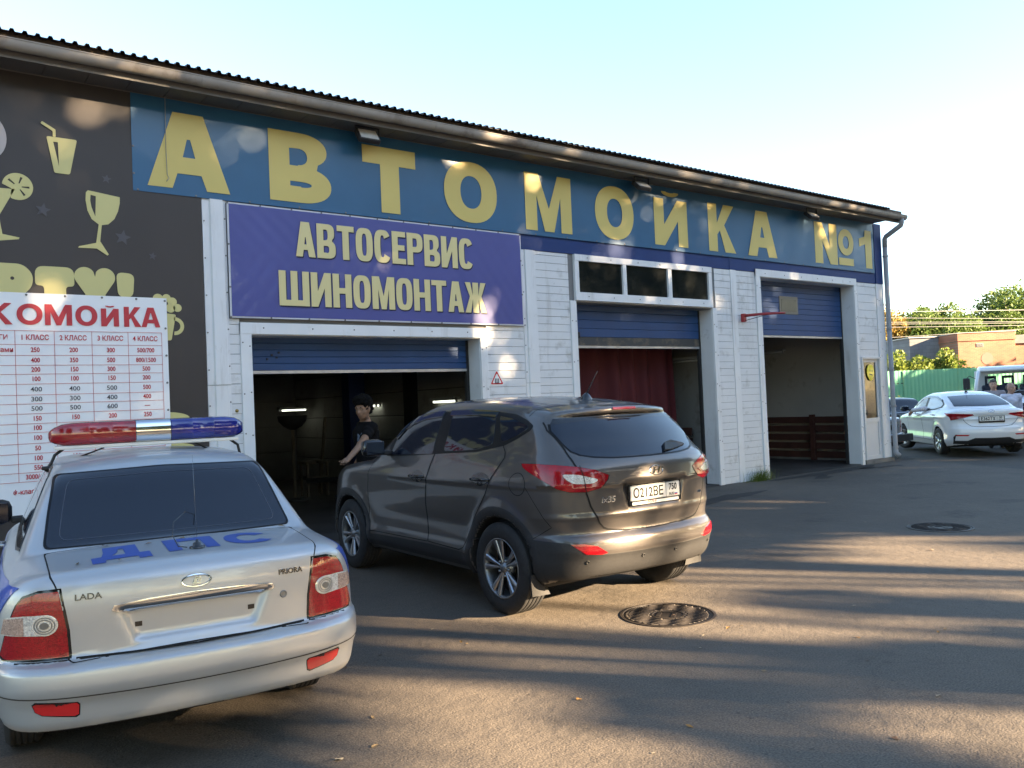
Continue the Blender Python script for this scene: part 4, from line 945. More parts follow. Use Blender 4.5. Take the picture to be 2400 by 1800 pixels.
def _wh_side(x, y, z):
    return .010 * ridge(z - (.86 - .02 * (x - 1.8)), .03) * step(x - .4, .2) * step(3.4 - x, .3) + .012 * np.exp(-((np.sqrt((x - .93) ** 2 + (z - .31) ** 2) - .38) / .06) ** 2)
WHITE['sidex'] = _wh_side
class Car:
    def __init__(s, c, root, h, paint, under):
        s.c, s.root = c, root
        f = lambda x, y, z: car_f(x, y, z, c)
        s.f = f; s.g = num_grad(f)
        ny = int(round(1.05 / h)); w = (ny + .5) * h
        V, Q = surface_nets(f, (-.12, -w, .12), (c['L'] + .12, w, 1.82), h, s.g, 4)
        n = s.unit(s.g(V)); ce = V[Q].mean(1); fn = n[Q].mean(1)
        low = (fn[:, 2] < -.75) & (ce[:, 2] < .5)
        for xw in c['wx']:
            low |= (np.hypot(ce[:, 0] - xw, ce[:, 2] - c['wz']) < c['ra'] + .006) & (np.abs(ce[:, 1]) < .95)
        s.body = obj('body', V, Q, [paint, under], root, True, low.astype(int))
        s.body.data.normals_split_custom_set_from_vertices(n.tolist())
        s.bvh = BVHTree.FromPolygons(V.tolist(), Q.tolist())
    @staticmethod
    def unit(g): return g / np.maximum(np.linalg.norm(g, axis=1, keepdims=True), 1e-9)
    def uv(s, P, pr):
        P = np.asarray(P, float)
        k = pr[0]
        if k == 'side': return P[:, [0, 2]]
        if k == 'rear' or k == 'front': return P[:, [1, 2]]
        if k == 'top': return P[:, [0, 1]]
        if k == 'diag': return np.stack([P[:, 1], (P[:, 0] + P[:, 2]) * .70711], 1)
        if k == 'cyl': return np.stack([np.arctan2(P[:, 1] - pr[2], -(P[:, 0] - pr[1])) * .5, P[:, 2]], 1)
    def hit(s, U, pr):
        """project 2-D points onto the body; returns points and unit normals"""
        U = np.asarray(U, float); k = pr[0]; n = len(U); O = np.zeros((n, 3)); D = np.zeros((n, 3))
        if k == 'side': O[:, 0], O[:, 1], O[:, 2] = U[:, 0], pr[1] * 2, U[:, 1]; D[:, 1] = -pr[1]
        elif k == 'rear': O[:, 0], O[:, 1], O[:, 2] = -1, U[:, 0], U[:, 1]; D[:, 0] = 1
        elif k == 'front': O[:, 0], O[:, 1], O[:, 2] = s.c['L'] + 1, U[:, 0], U[:, 1]; D[:, 0] = -1
        elif k == 'diag': O[:, 0], O[:, 1], O[:, 2] = U[:, 1] * .70711 - 2, U[:, 0], U[:, 1] * .70711 + 2; D[:, 0], D[:, 2] = .70711, -.70711
        elif k == 'top': O[:, 0], O[:, 1], O[:, 2] = U[:, 0], U[:, 1], 3; D[:, 2] = -1
        else:
            th = U[:, 0] / .5; d = np.stack([-np.cos(th), np.sin(th)], 1)
            O[:, 0], O[:, 1], O[:, 2] = pr[1] + 3 * d[:, 0], pr[2] + 3 * d[:, 1], U[:, 1]; D[:, :2] = -d
        T = np.zeros(n); last = 2.
        for i in range(n):
            h = s.bvh.ray_cast(Vector(O[i]), Vector(D[i]))
            T[i] = h[3] if h[3] is not None else np.nan
        m = np.nanmean(T) if np.isfinite(T).any() else 1.; T = np.where(np.isfinite(T), T, m); T0 = T.copy()
        for _ in range(5):
            P = O + T[:, None] * D; fv = s.f(P[:, 0], P[:, 1], P[:, 2]); P2 = P + 1e-3 * D
            sl = (s.f(P2[:, 0], P2[:, 1], P2[:, 2]) - fv) / 1e-3; sl = np.where(np.abs(sl) < .15, -.5, sl)
            T = np.clip(T - np.clip(fv / sl, -.01, .01), T0 - .03, T0 + .03)
        P = O + T[:, None] * D; return P, s.unit(s.g(P))
    @staticmethod
    def dense(U, sp, closed=True):
        U = [np.asarray(u, float) for u in U]; out = []
        m = len(U)
        for i in range(m if closed else m - 1):
            a, b = U[i], U[(i + 1) % m]; k = max(1, int(math.ceil(np.linalg.norm(b - a) / sp)))
            out += [a + (b - a) * j / k for j in range(k)]
        if not closed: out.append(U[-1])
        return np.array(out)
    @staticmethod
    def rnd(U, r, n=4):
        """round the corners of a 2-D polygon"""
        U = [np.asarray(u, float) for u in U]; out = []
        for i, p in enumerate(U):
            a, b = U[i - 1] - p, U[(i + 1) % len(U)] - p; la, lb = np.linalg.norm(a), np.linalg.norm(b)
            rr = min(r, la * .45, lb * .45); A, Bp = p + a / la * rr, p + b / lb * rr
            for j in range(n + 1):
                t = j / n; out.append((1 - t) ** 2 * A + 2 * t * (1 - t) * p + t * t * Bp)
        return out
    def patch(s, name, U, pr, m, off=.0025, parent=None, sp=.03, depth=.008, local=False, r=0, dome=0.):
        """a panel, pane or lens that follows the body; U is a 2-D outline in projection pr (or 3-D points when local)"""
        if local: U = s.uv(U, pr)
        if r: U = s.rnd(U, r)
        B = s.dense(U, sp); n = len(B)
        lo, hi = B.min(0), B.max(0)
        gx, gy = np.meshgrid(np.arange(lo[0] + sp * .5, hi[0], sp), np.arange(lo[1] + sp * .5, hi[1], sp)); g = np.stack([gx.ravel(), gy.ravel()], 1)
        ins = np.zeros(len(g), bool); x, y = g[:, 0], g[:, 1]
        for i in range(n):
            a, b = B[i], B[(i + 1) % n]; c = (a[1] > y) != (b[1] > y)
            with np.errstate(divide='ignore', invalid='ignore'): xi = (b[0] - a[0]) * (y - a[1]) / (b[1] - a[1]) + a[0]
            ins ^= c & (x < xi)
        g = g[ins]
        if len(g): g = g[(np.min(np.linalg.norm(g[:, None] - B[None], axis=2), axis=1) > sp * .4)]
        pts = np.concatenate([B, g]) if len(g) else B
        r_ = geometry.delaunay_2d_cdt([Vector(p) for p in pts], [], [list(range(n))], 1, 1e-6)
        V2 = np.array([tuple(v) for v in r_[0]]); F = [tuple(f) for f in r_[2]]
        P, N = s.hit(V2, pr)
        bump = 0
        if dome: 
            dd = np.min(np.linalg.norm(V2[:, None] - B[None], axis=2), axis=1); bump = (dome * (1 - np.exp(-dd / .02)))[:, None]
        top = P + N * (off + bump); k = len(V2)
        ed = {}
        for f in F:
            for i in range(3): e = (f[i], f[(i + 1) % 3]); ed[e] = 1
        bd = [e for e in ed if (e[1], e[0]) not in ed]
        t0 = F[0]; fn = np.cross(top[t0[1]] - top[t0[0]], top[t0[2]] - top[t0[0]])
        flip = np.dot(fn, N[t0[0]]) < 0
        bv = sorted({i for e in bd for i in e}); mp = {i: k + j for j, i in enumerate(bv)}
        V = np.concatenate([top, (P - N * depth)[bv]]) if bv else top; NN = np.concatenate([N, N[bv]]) if bv else N
        FF = F + [(e[1], e[0], mp[e[0]], mp[e[1]]) for e in bd]
        if flip: FF = [f[::-1] for f in FF]
        o = obj(name, V, FF, m, parent or s.root, True)
        o.data.normals_split_custom_set_from_vertices(NN.tolist()); return o
    def ribbon(s, mb, U, pr, w=.006, off=.004, closed=False, sp=.025, local=False, m=0):
        if local: U = s.uv(U, pr)
        U = s.dense(U, sp, closed); P, N = s.hit(U, pr); n = len(P)
        T = (np.roll(P, -1, 0) - np.roll(P, 1, 0)) if closed else np.gradient(P, axis=0)
        S = s.unit(np.cross(N, T)); P = P + N * off
        V = np.concatenate([P + S * w / 2, P - S * w / 2]); F = []
        for i in range(n if closed else n - 1):
            j = (i + 1) % n; F.append((i, j, n + j, n + i))
        mb.add(V, F, m)
        return mb
    def place(s, u, pr):
        """matrix that stands a flat badge on the body at u: x right as seen from outside, y up, z outward"""
        P, N = s.hit([u], pr); p, n = Vector(P[0]), Vector(N[0]); up = Vector((0, 0, 1)) if abs(n.z) < .8 else Vector((1, 0, 0))
        x = up.cross(n).normalized(); y = n.cross(x); M = Matrix((x, y, n)).transposed().to_4x4(); M.translation = p; return M
    def decal(s, V, u, pr, off=.004):
        """map flat 2-D lettering (x, y, h) onto the body around u in projection plane"""
        sg = {'rear': -1, 'side': -1 if pr[-1] == 1 else 1, 'top': 1, 'front': 1}[pr[0]]
        if pr[0] == 'top': U = [(u[0] + v[1], u[1] - v[0]) for v in V]
        else: U = [(u[0] + sg * v[0], u[1] + v[1]) for v in V]
        P, N = s.hit(U, pr); return P + N * (off + np.array([[v[2]] for v in V]))

def make_wheel(name, r, w, rim_r, style, M):
    """wheel with its axle along +y (outer face at y = +w/2): (tyre, rim, dark) meshes"""
    t = MB(); hw = w / 2
    prof = [(rim_r - .012, -hw + .025), (rim_r + .012, -hw + .004), (r - .055, -hw), (r - .022, -hw + .006), (r - .006, -hw + .022)]
    g = 5
    for i in range(g):
        a = -hw + .022 + (w - .044) * (i + .5) / g
        b0 = (w - .044) / g * .5
        if i: prof += [(r - .001, a - b0 + .004)]
        prof += [(r, a - b0 * .5), (r, a + b0 * .5), (r - .001, a + b0 - .004)]
        if i < g - 1: prof += [(r - .009, a + b0 - .003), (r - .009, a + b0 + .003)]
    prof += [(r - .006, hw - .022), (r - .022, hw - .006), (r - .055, hw), (rim_r + .03, hw - .001), (rim_r + .012, hw - .006), (rim_r - .004, hw - .012), (rim_r - .012, hw - .025)]
    t.lathe(prof, 48, 'y'); tyre = mesh(name + '_tyre', t.V, t.F, M['rubber'], True)
    m = MB()
    m.lathe([(rim_r - .012, -hw + .02), (rim_r - .02, -hw + .02), (rim_r - .03, hw - .10), (rim_r - .022, hw - .03), (rim_r - .014, hw - .012), (rim_r - .002, hw - .008), (rim_r - .002, hw - .014)], 48, 'y', m=1)
    m.lathe([(rim_r - .03, hw - .115), (.02, hw - .115)], 32, 'y', m=2)
    def spoke(a0, a1, b0, b1, h_in, h_out, mi=0, th=.03):
        """bar between polar angles a0..a1 near the hub and b0..b1 at the rim"""
        ri, ro = .035, rim_r - .016
        pt = lambda rr, a, h: (rr * math.cos(R(a)), h, rr * math.sin(R(a)))
        rs = [ri, ri + (ro - ri) * .45, ro]
        V = []
        for q, rr in enumerate(rs):
            u = q / 2; A0, A1 = a0 + (b0 - a0) * u, a1 + (b1 - a1) * u; h = h_in + (h_out - h_in) * u
            V += [pt(rr, A0, h), pt(rr, A1, h), pt(rr, A1, h - th), pt(rr, A0, h - th)]
        F = []
        for q in range(2):
            k = q * 4
            for i in range(4): j = (i + 1) % 4; F.append((k + i, k + j, k + 4 + j, k + 4 + i))
        m.add(V, F, mi)
    if style == 'twin':
        for k in range(5):
            c = 90 + 72 * k
            spoke(c - 15, c - 3, c - 17, c - 4.5, hw - .04, hw - .016)
            spoke(c + 3, c + 15, c + 4.5, c + 17, hw - .04, hw - .016)
            spoke(c - 4, c + 4, c - 6, c + 6, hw - .065, hw - .05, 2)
            m.lathe([(.001, hw - .03), (.010, hw - .031), (.010, hw - .06)], 6, 'y', ((.062) * math.cos(R(c + 36)), 0, .062 * math.sin(R(c + 36))), 1)
        m.lathe([(.001, hw - .022), (.028, hw - .024), (.034, hw - .034), (.05, hw - .045), (.075, hw - .06), (.08, hw - .10)], 24, 'y', m=1)
    elif style == 'cap':
        for k in range(7):
            c = 90 + 360 / 7 * k; spoke(c - 18, c + 16, c - 17, c + 9, hw - .02, hw - .012, 0, .02)
        m.lathe([(.001, hw - .006), (.04, hw - .01), (.06, hw - .018), (.06, hw - .05)], 20, 'y', m=0)
    else:
        m.lathe([(rim_r - .02, hw - .035), (rim_r * .72, hw - .03), (rim_r * .55, hw - .05), (.05, hw - .045), (.045, hw - .02), (.001, hw - .018)], 28, 'y', m=0)
    rim = mesh(name + '_rim', m.V, m.F, [M['rim'], M['rimlip'], M['dark']], True, m.M)
    return tyre, rim

def add_wheels(car, meshes, ys, r, steer=0):
    for i, xw in enumerate(car.c['wx']):
        for sgn in (1, -1):
            e = bpy.data.objects.new('wheel', meshes[0]); e.location = (xw, sgn * ys, r)
            e.rotation_euler = (0, R(23 * i + 11), (0 if sgn > 0 else math.pi) + (steer if i == 1 else 0)); link(e, car.root)
            link(bpy.data.objects.new('rim', meshes[1]), e)
            e.name = 'wheel'
# ---------------------------------------------------------------- shared car materials
CM = dict(
    rubber=mat('tyre_rubber', (.018, .018, .019), .75, var=(30, .3), bump=(120, .15, .002)),
    rim=mat('machined_alloy', (.40, .41, .43), .3, metal=.9), rimlip=mat('alloy_lip', (.22, .23, .24), .35, metal=.8), dark=mat('wheel_dark', (.012, .012, .013), .6),
    under=mat('underbody', (.012, .012, .012), .8), plastic=mat('black_plastic', (.022, .022, .023), .55, var=(60, .15), bump=(400, .1, .001)),
    gap=mat('panel_gap', (.004, .004, .004), .8), chrome=mat('chrome', (.62, .63, .65), .09, metal=1.0), glossblack=mat('gloss_black', (.008, .008, .009), .12, coat=.6),
    glass=mat('tinted_glass', (.006, .009, .018), .03, spec=.55, coat=.35, rvar=(6, .02, .09)), seal=mat('window_seal', (.006, .006, .007), .4, spec=.25),
    red=lens_mat('red_lens', (.30, .004, .008), 220, .12), redflat=mat('red_reflector', (.50, .02, .02), .18, coat=.6, bump=(500, .2, .001)), clear=lens_mat('clear_lens', (.55, .53, .49), 170, .12),
    redgloss=mat('red_smooth_lens', (.30, .004, .010), .12, coat=.35, var=(9, .35)), amber=lens_mat('amber_lens', (.38, .27, .22), 170, .15),
    white=mat('plate_white', (.72, .71, .66), .4), ink=mat('plate_ink', (.01, .01, .012), .5))

def ring(mb, M, rx, ry, t, n=36, m=0):
    pts = [M @ Vector((rx * math.cos(2 * math.pi * i / n), ry * math.sin(2 * math.pi * i / n), t)) for i in range(n + 1)]
    mb.tube(pts, t, 6, m, cap=False)

def plate_text(parent, M, parts, name='plate_lettering', m=None):
    mb = MB()
    for s_, u, v, size, bold, sx in parts: add_text(mb, s_, lambda a, b, c: M @ Vector((u + a, v + b, .0016)), size, bold, sx)
    return obj(name, mb.V, mb.F, m or CM['ink'], parent)

def russian_plate(car, M, main, region, w=.52, h=.112, frame=True):
    p = MB(); f = lambda u, v, q: M @ Vector((u, v, q))
    if frame: p.prism(Car.rnd([(-w / 2 - .012, -h / 2 - .035), (w / 2 + .012, -h / 2 - .035), (w / 2 + .012, h / 2 + .008), (-w / 2 - .012, h / 2 + .008)], .01), -.014, -.001, f)
    holder = obj('license_plate', p.V, p.F, CM['glossblack'], car.root) if frame else None
    q = MB(); q.prism(Car.rnd([(-w / 2, -h / 2), (w / 2, -h / 2), (w / 2, h / 2), (-w / 2, h / 2)], .008), -.004, 0, f)
    pl = obj('plate_face' if holder else 'license_plate', q.V, q.F, CM['white'], holder or car.root)
    par = holder or pl
    t = [(main, -.075, -.004, .098, .0022, .92), (region, w / 2 - .077, .016, .068, .0018, .85), ('RUS', w / 2 - .093, -.037, .03, .0008, .95)]
    plate_text(par, M, t)
    b = MB()
    for (x0, x1, y0, y1) in ((w / 2 - .152, w / 2 - .148, -h / 2, h / 2), (-w / 2 + .003, w / 2 - .003, h / 2 - .005, h / 2 - .002), (-w / 2 + .003, w / 2 - .003, -h / 2 + .002, -h / 2 + .005), (-w / 2 + .003, -w / 2 + .006, -h / 2, h / 2), (w / 2 - .006, w / 2 - .003, -h / 2, h / 2)):
        b.add([M @ Vector((x, y, .0012)) for x, y in ((x0, y0), (x1, y0), (x1, y1), (x0, y1))], [(0, 1, 2, 3)])
    obj('plate_border', b.V, b.F, CM['ink'], par)
    fl = MB()
    for k, mi in enumerate((2, 1, 0)):
        fl.add([M @ Vector((x, y, .0014)) for x, y in ((w / 2 - .06, -.046 + k * .007), (w / 2 - .028, -.046 + k * .007), (w / 2 - .028, -.039 + k * .007), (w / 2 - .06, -.039 + k * .007))], [(0, 1, 2, 3)], mi)
    obj('plate_flag', fl.V, fl.F, [CM['white'], mat('flag_blue', (.03, .08, .35), .5), mat('flag_red', (.5, .03, .03), .5)], par, fm=fl.M)
    return par, M

def mirror_housing(car, c, size, shell, sgn=1):
    mb = MB(); x, y, z = c
    mb.box(x - size[0] / 2, x + size[0] / 2, y - size[1] / 2, y + size[1] / 2, z - size[2] / 2, z + size[2] / 2, 0, .055)
    o = auto_smooth(mb.obj('door_mirror', shell, car.root, True, world=False), 60)
    g = MB(); g.box(x - size[0] / 2 - .004, x - size[0] / 2 + .004, y - size[1] / 2 + .02, y + size[1] / 2 - .02, z - size[2] / 2 + .02, z + size[2] / 2 - .02, 0, .003)
    g.obj('mirror_glass', CM['glass'], o, world=False)
    a = MB(); a.box(x - .035, x + .035, y - size[1] / 2 - .09 if sgn > 0 else y + size[1] / 2 - .01, y - size[1] / 2 + .01 if sgn > 0 else y + size[1] / 2 + .09, z - size[2] / 2 + .005, z - size[2] / 2 + .05, 0, .012)
    a.obj('mirror_arm', CM['plastic'], o, world=False)

def handle_bar(car, x, z, sgn, m, ln=.17):
    P, N = car.hit([(x, z)], ('side', sgn)); y = P[0][1]
    mb = MB(); mb.tube([(x - ln / 2, y + sgn * .002, z), (x - ln * .36, y + sgn * .028, z), (x + ln * .36, y + sgn * .028, z), (x + ln / 2, y + sgn * .002, z)], [.009, .013, .013, .009], 8)
    mb.obj('door_handle', m, car.root, True, world=False)

# ================================================================ silver police saloon
silver = mat('silver_paint', (.445, .455, .465), .36, metal=.50, coat=.4, var=(3, .03), bump=(900, .02, .0005))
police = thing('police_saloon', 'silver police saloon with red and blue light bar on its roof, tail towards us', 'car', (1.1187, -5.8746, 0), R(82.64))
L1 = Car(SALOON, police, .02, silver, CM['under'])
def saloon_body(K, paint, police_kit=True):
    r, g = K.root, CM['gap']
    # tailgate and bumper
    lid = [(.50, .478), (.515, .50), (.53, .62), (.545, .705), (.575, .79), (.592, 1.18)]
    lid = [(-y, w) for y, w in lid[::-1]] + [(y, w) for y, w in lid]
    lidp = K.patch('trunk_lid', lid[::-1], ('diag',), paint, .0025, sp=.017, r=.03)
    gm = MB(); K.ribbon(gm, lid + [lid[0]], ('diag',), .013, .0015)
    K.ribbon(gm, [(-.49, .594), (-.2, .588), (0, .586), (.2, .588), (.49, .594)], ('rear',), .014, .0045)
    for s_ in (1, -1):
        K.ribbon(gm, [(s_ * .47, .592), (s_ * .60, .592), (s_ * .72, .592)], ('rear',), .007, .002)
        for xs in ((1.16, 2.10, 3.02),):
            for x in xs: K.ribbon(gm, [(x, .30), (x, .60), (x - (.03 if x > 2.5 else 0), .90)], ('side', s_), .007, .003)
        K.ribbon(gm, [(1.16, .30), (3.02, .30)], ('side', s_), .007, .003)
    tag(gm.obj('panel_gaps', g, r, world=False), kind='stuff')
    # the bumper follows the tail round both corners
    bt = [(math.radians(a) * .5, .578) for a in range(-62, 63, 4)]; bb = [(math.radians(a) * .5, .312) for a in range(62, -63, -4)]
    bump = K.patch('rear_bumper', bt + bb, ('cyl', .9, 0), paint, .0025, sp=.025)
    cg = MB(); K.ribbon(cg, [(math.radians(a) * .5, .444 + .030 * (a / 55) ** 2) for a in range(-58, 59, 4)], ('cyl', .9, 0), .0065, .0035); cg.obj('crease_shadow_line', mat('crease_shadow', (.05, .045, .04), .7), bump, world=False)  # dark ribbon paints the shadow line along the bumper crease
    for s_ in (1, -1):
        rf = [(s_ * .655, .430), (s_ * .645, .438), (s_ * .495, .425), (s_ * .485, .415), (s_ * .487, .375), (s_ * .50, .368), (s_ * .62, .385), (s_ * .645, .40)]
        K.patch('reflector_bezel', [((u - s_ * .57) * 1.05 + s_ * .57, (v - .403) * 1.2 + .403) for u, v in rf], ('rear',), CM['glossblack'], .0035, bump, .02)
        K.patch('reflector', rf, ('rear',), CM['redflat'], .0055, bump, .02)
    # glazing
    gl = [(-.59, .991), (.59, .991), (.565, 1.14), (.527, 1.318), (0, 1.332), (-.527, 1.318), (-.565, 1.14)]
    K.patch('rear_window_seal', [(u * 1.022, max((v - 1.15) * 1.045 + 1.15, .9875)) for u, v in gl], ('rear',), CM['seal'], .003, sp=.03, r=.03)
    rwn = K.patch('rear_window', gl, ('rear',), CM['glass'], .0045, sp=.03, r=.03)
    hl = MB(); K.ribbon(hl, K.rnd([(u * .90, (v - 1.155) * .84 + 1.155) for u, v in gl], .04), ('rear',), .0035, .0055, True, .04); hl.obj('heater_border', mat('heater_line', (.06, .065, .08), .4), rwn, world=False)
    for s_ in (1, -1):
        for nm, w in (('rear_side_window', [(.93, .985), (1.0, 1.06), (1.32, 1.30), (1.52, 1.335), (2.03, 1.345), (2.05, .955), (1.2, .96)]), ('front_side_window', [(2.12, .955), (2.10, 1.345), (2.38, 1.325), (2.62, 1.23), (2.95, 1.0), (2.97, .95)])):
            K.patch('window_seal', [((u - sum(q[0] for q in w) / len(w)) * 1.06 + sum(q[0] for q in w) / len(w), (v - 1.14) * 1.08 + 1.14) for u, v in w], ('side', s_), CM['seal'], .003, sp=.05)
            K.patch(nm, w, ('side', s_), CM['glass'], .005, sp=.05)
        handle_bar(K, 2.22, .86, s_, paint); handle_bar(K, 1.30, .87, s_, paint)
        mirror_housing(K, (2.80, s_ * .885, 1.01), (.12, .23, .17), CM['plastic'], s_)
    ws = [(-.62, 1.0), (.62, 1.0), (.55, 1.30), (0, 1.33), (-.55, 1.30)]
    K.patch('windscreen', ws, ('front',), CM['glass'], .004, sp=.05)
    for s_ in (1, -1):
        lp = [(.130, .545, .888), (.120, .53, .80), (.118, .518, .72), (.116, .515, .604), (.16, .645, .604), (.243, .755, .606), (.266, .770, .625), (.250, .760, .667), (.231, .745, .727), (.198, .710, .830), (.184, .683, .866), (.156, .625, .885)]
        lp = [(a, s_ * b, c) for a, b, c in lp]; pr = ('cyl', .9, 0)
        U = K.uv(np.array(lp), pr); ce = U.mean(0)
        K.patch('lamp_surround', [(u - ce) * 1.055 + ce for u in U], pr, CM['glossblack'], .003, sp=.03)
        lamp = K.patch('tail_lamp', [(u - ce) * .975 + ce for u in U], pr, CM['red'], .006, sp=.025, dome=.008)
        cu = K.uv(np.array([(.13, s_ * .545, .75), (.23, s_ * .735, .75)]), pr); a0, a1 = cu[0][0], cu[1][0]
        band = [(a0 + (a1 - a0) * .02, .75), (a0 + (a1 - a0) * .06, .776), (a0 + (a1 - a0) * .25, .793), (a0 + (a1 - a0) * .62, .793), (a1 + (a1 - a0) * .03, .785), (a1 + (a1 - a0) * .12, .715), (a0 + (a1 - a0) * .25, .707), (a0 + (a1 - a0) * .06, .722)]
        K.patch('clear_lens', band, pr, CM['clear'], .0155, lamp, .02)
        am = [(a0 + (a1 - a0) * .62, .788), (a1 + (a1 - a0) * .02, .781), (a1 + (a1 - a0) * .10, .72), (a0 + (a1 - a0) * .62, .712)]
        K.patch('indicator_lens', am, pr, CM['amber'], .0175, lamp, .02)
        cc = a0 + (a1 - a0) * .235
        rr_ = MB(); 
        for q_ in (.034, .025): K.ribbon(rr_, [(cc + q_ * .57 * math.cos(R(t)), .750 + q_ * math.sin(R(t))) for t in range(0, 360, 20)], pr, .004, .0215, True, .01)
        rr_.obj('lens_ring', CM['rimlip'], lamp, world=False)
        K.patch('reversing_lens', [(cc + .0245 * math.cos(R(t)), .750 + .043 * math.sin(R(t))) for t in range(0, 360, 15)], pr, mat('reversing_glass', (.75, .75, .72), .1, metal=.5, coat=1, bump=(300, .5, .002)), .019, lamp, .012)
        K.patch('bulb', [(cc + .0085 * math.cos(R(t)), .750 + .0150 * math.sin(R(t))) for t in range(0, 360, 30)], pr, CM['rimlip'], .024, lamp, .012)
    # plate recess trim, lock, badges
    cb = [(-.348, .783), (-.34, .80), (-.2, .812), (0, .817), (.2, .812), (.34, .80), (.348, .783), (.33, .772), (.2, .777), (0, .780), (-.2, .777), (-.33, .772)]
    K.patch('chrome_strip', cb[::-1], ('rear',), CM['chrome'], .014, lidp, .012, .04, dome=.010)
    for s_ in (1, -1): K.patch('plate_clip', [(s_ * .243 - .015, .692), (s_ * .243 + .015, .692), (s_ * .243 + .015, .713), (s_ * .243 - .015, .713)], ('rear',), mat('rust_dark', (.045, .032, .02), .8, var=(200, .5)), .006, lidp, .02)
    M = K.place((-.392, .742), ('rear',)); b = MB(); ring(b, M, .014, .014, .004); b.add([M @ Vector((.013 * math.cos(i * .4), .013 * math.sin(i * .4), .005)) for i in range(16)], [tuple(range(16))]); b.obj('lock', CM['rimlip'], lidp, True, world=False)
    wh = make_wheel('saloon_wheel', .29, .175, .185, 'steel', CM); add_wheels(K, wh, .70, .29)
    e = MB(); e.tube([(.26, -.46, .25), (.6, -.46, .25)], .02, 12); e.obj('exhaust', CM['under'], r, True, world=False)
    return lidp, bump

lid1, bump1 = saloon_body(L1, silver)
# badges
M = L1.place((0, .864), ('rear',)); b = MB(); ring(b, M, .062, .026, .0045)
for pl in ([(-.018, -.014), (.016, -.014), (.02, -.008), (-.002, -.008), (.006, .012), (-.006, .014)], [(-.006, .016), (.022, .013), (.022, .008), (.004, .008)], [(.008, .004), (.02, .004), (.018, -.004), (.006, -.003)]):
    b.prism(pl, .001, .008, lambda u, v, h: M @ Vector((u, v, h)))
b.obj('oval_badge', CM['chrome'], lid1, False, world=False)
for s_, y, z, sz, sx in (('LADA', .438, .851, .036, 1.15), ('PRIORA', -.430, .845, .034, 1.0)):
    M = L1.place((y, z), ('rear',)); b = MB(); add_text(b, s_, lambda u, v, h: M @ Vector((u, v, .004 + h)), sz, .0006, sx, ext=.003)
    b.obj('badge_lettering', mat('dark_chrome', (.07, .07, .075), .25, metal=.9), lid1, False, world=False)
blue = mat('police_blue', (.025, .075, .36), .35, coat=.5)
dps = MB()
for ch, y0, y1 in (('Д', .41, .160), ('П', .083, -.150), ('С', -.195, -.425)):
    w = y0 - y1; hh = .31
    for o_, hs in glyph(ch, w, hh, .062, .085 if ch != 'С' else .07, 2.2):
        loops = [Car.dense(o_, .02)] + [Car.dense(q, .02) for q in hs]
        tri = geometry.tessellate_polygon([[Vector((u, v, 0)) for u, v in l] for l in loops]); flat = np.concatenate(loops)
        P = L1.decal([(u, v, 0) for u, v in flat], (.295, y0), ('top',), .0045); dps.add(P, tri)
dps.obj('police_lettering', blue, lid1, world=False)
M = L1.place((.315, -.044), ('top',)); ab = L1.hit([(.315, -.044)], ('top',))[0][0]
b = MB(); b.lathe([(.036, 0), (.035, .008), (.020, .011), (.018, .024), (.009, .028), (.003, .040), (.001, .041)], 20, 'z', ab + np.array([0, 0, .003]))
an = b.obj('aerial_base', CM['glossblack'], police, True, world=False)
b = MB(); b.tube([ab + np.array([0, 0, .05]), ab + np.array([-.01, .01, .45])], .0008, 5); b.obj('aerial_whip', CM['rimlip'], an, True, world=False)
b = MB(); b.tube([ab + np.array(p) for p in ((0, .045, .01), (-.005, .085, .02), (.03, .105, .07), (.10, .09, .125), (.20, .02, .16), (.31, -.04, .13), (.38, -.045, .07))], .0028, 6); b.obj('aerial_cable', CM['glossblack'], an, True, world=False)
for s_ in (1, -1):
    st = [(.215, .905), (.40, .915), (3.95, .80), (3.95, .66), (.6, .70), (.30, .76)]
    sp_ = L1.patch('police_stripe', st, ('side', s_), blue, .0045, sp=.05)
    wm = MB()
    for k in range(16):
        x = .46 + .125 * (k // 2); z = .84 - .05 * (k % 2) - .02 * (k // 2) * .2
        V = [(0, 0, 0), (.09, 0, 0), (.09, .026, 0), (0, .026, 0)]; P = L1.decal(V, (x + (.09 if s_ > 0 else 0), z), ('side', s_), .006); wm.add(P, [(0, 1, 2, 3)])
    wm.obj('stripe_lettering', mat('decal_white', (.6, .62, .66), .4), sp_, world=False)
# light bar
LB = dict(red=mat('beacon_red', (.26, .006, .012), .16, coat=1., var=(7, .25)), blue=mat('beacon_blue', (.010, .016, .18), .16, coat=1., var=(7, .25)), rail=mat('bar_rail', (.72, .70, .64), .5), steel=CM['chrome'])
xb, zb, rbx, rbz = 1.80, 1.532, .11, .072
def bar_section(ys, scale, zoff=0):
    V, F = [], []; n = 20
    for y, k in zip(ys, scale):
        for i in range(n):
            a = 2 * math.pi * i / n; c_, s2 = math.cos(a), math.sin(a)
            V.append((xb + rbx * k * math.copysign(abs(c_) ** .42, c_), y, zb + rbz * (k if s2 > 0 else k ** .6) * math.copysign(abs(s2) ** .45, s2)))
    for j in range(len(ys) - 1):
        for i in range(n): i2 = (i + 1) % n; F.append((j * n + i, (j + 1) * n + i, (j + 1) * n + i2, j * n + i2))
    F += [tuple(range(n)), tuple(range((len(ys) - 1) * n, len(ys) * n))[::-1]]
    return V, F
lbar = MB(); lbar.box(xb - .09, xb + .09, -.54, .52, zb - rbz - .018, zb - rbz + .004, 0, .006); lb = lbar.obj('light_bar', LB['rail'], police, world=False)
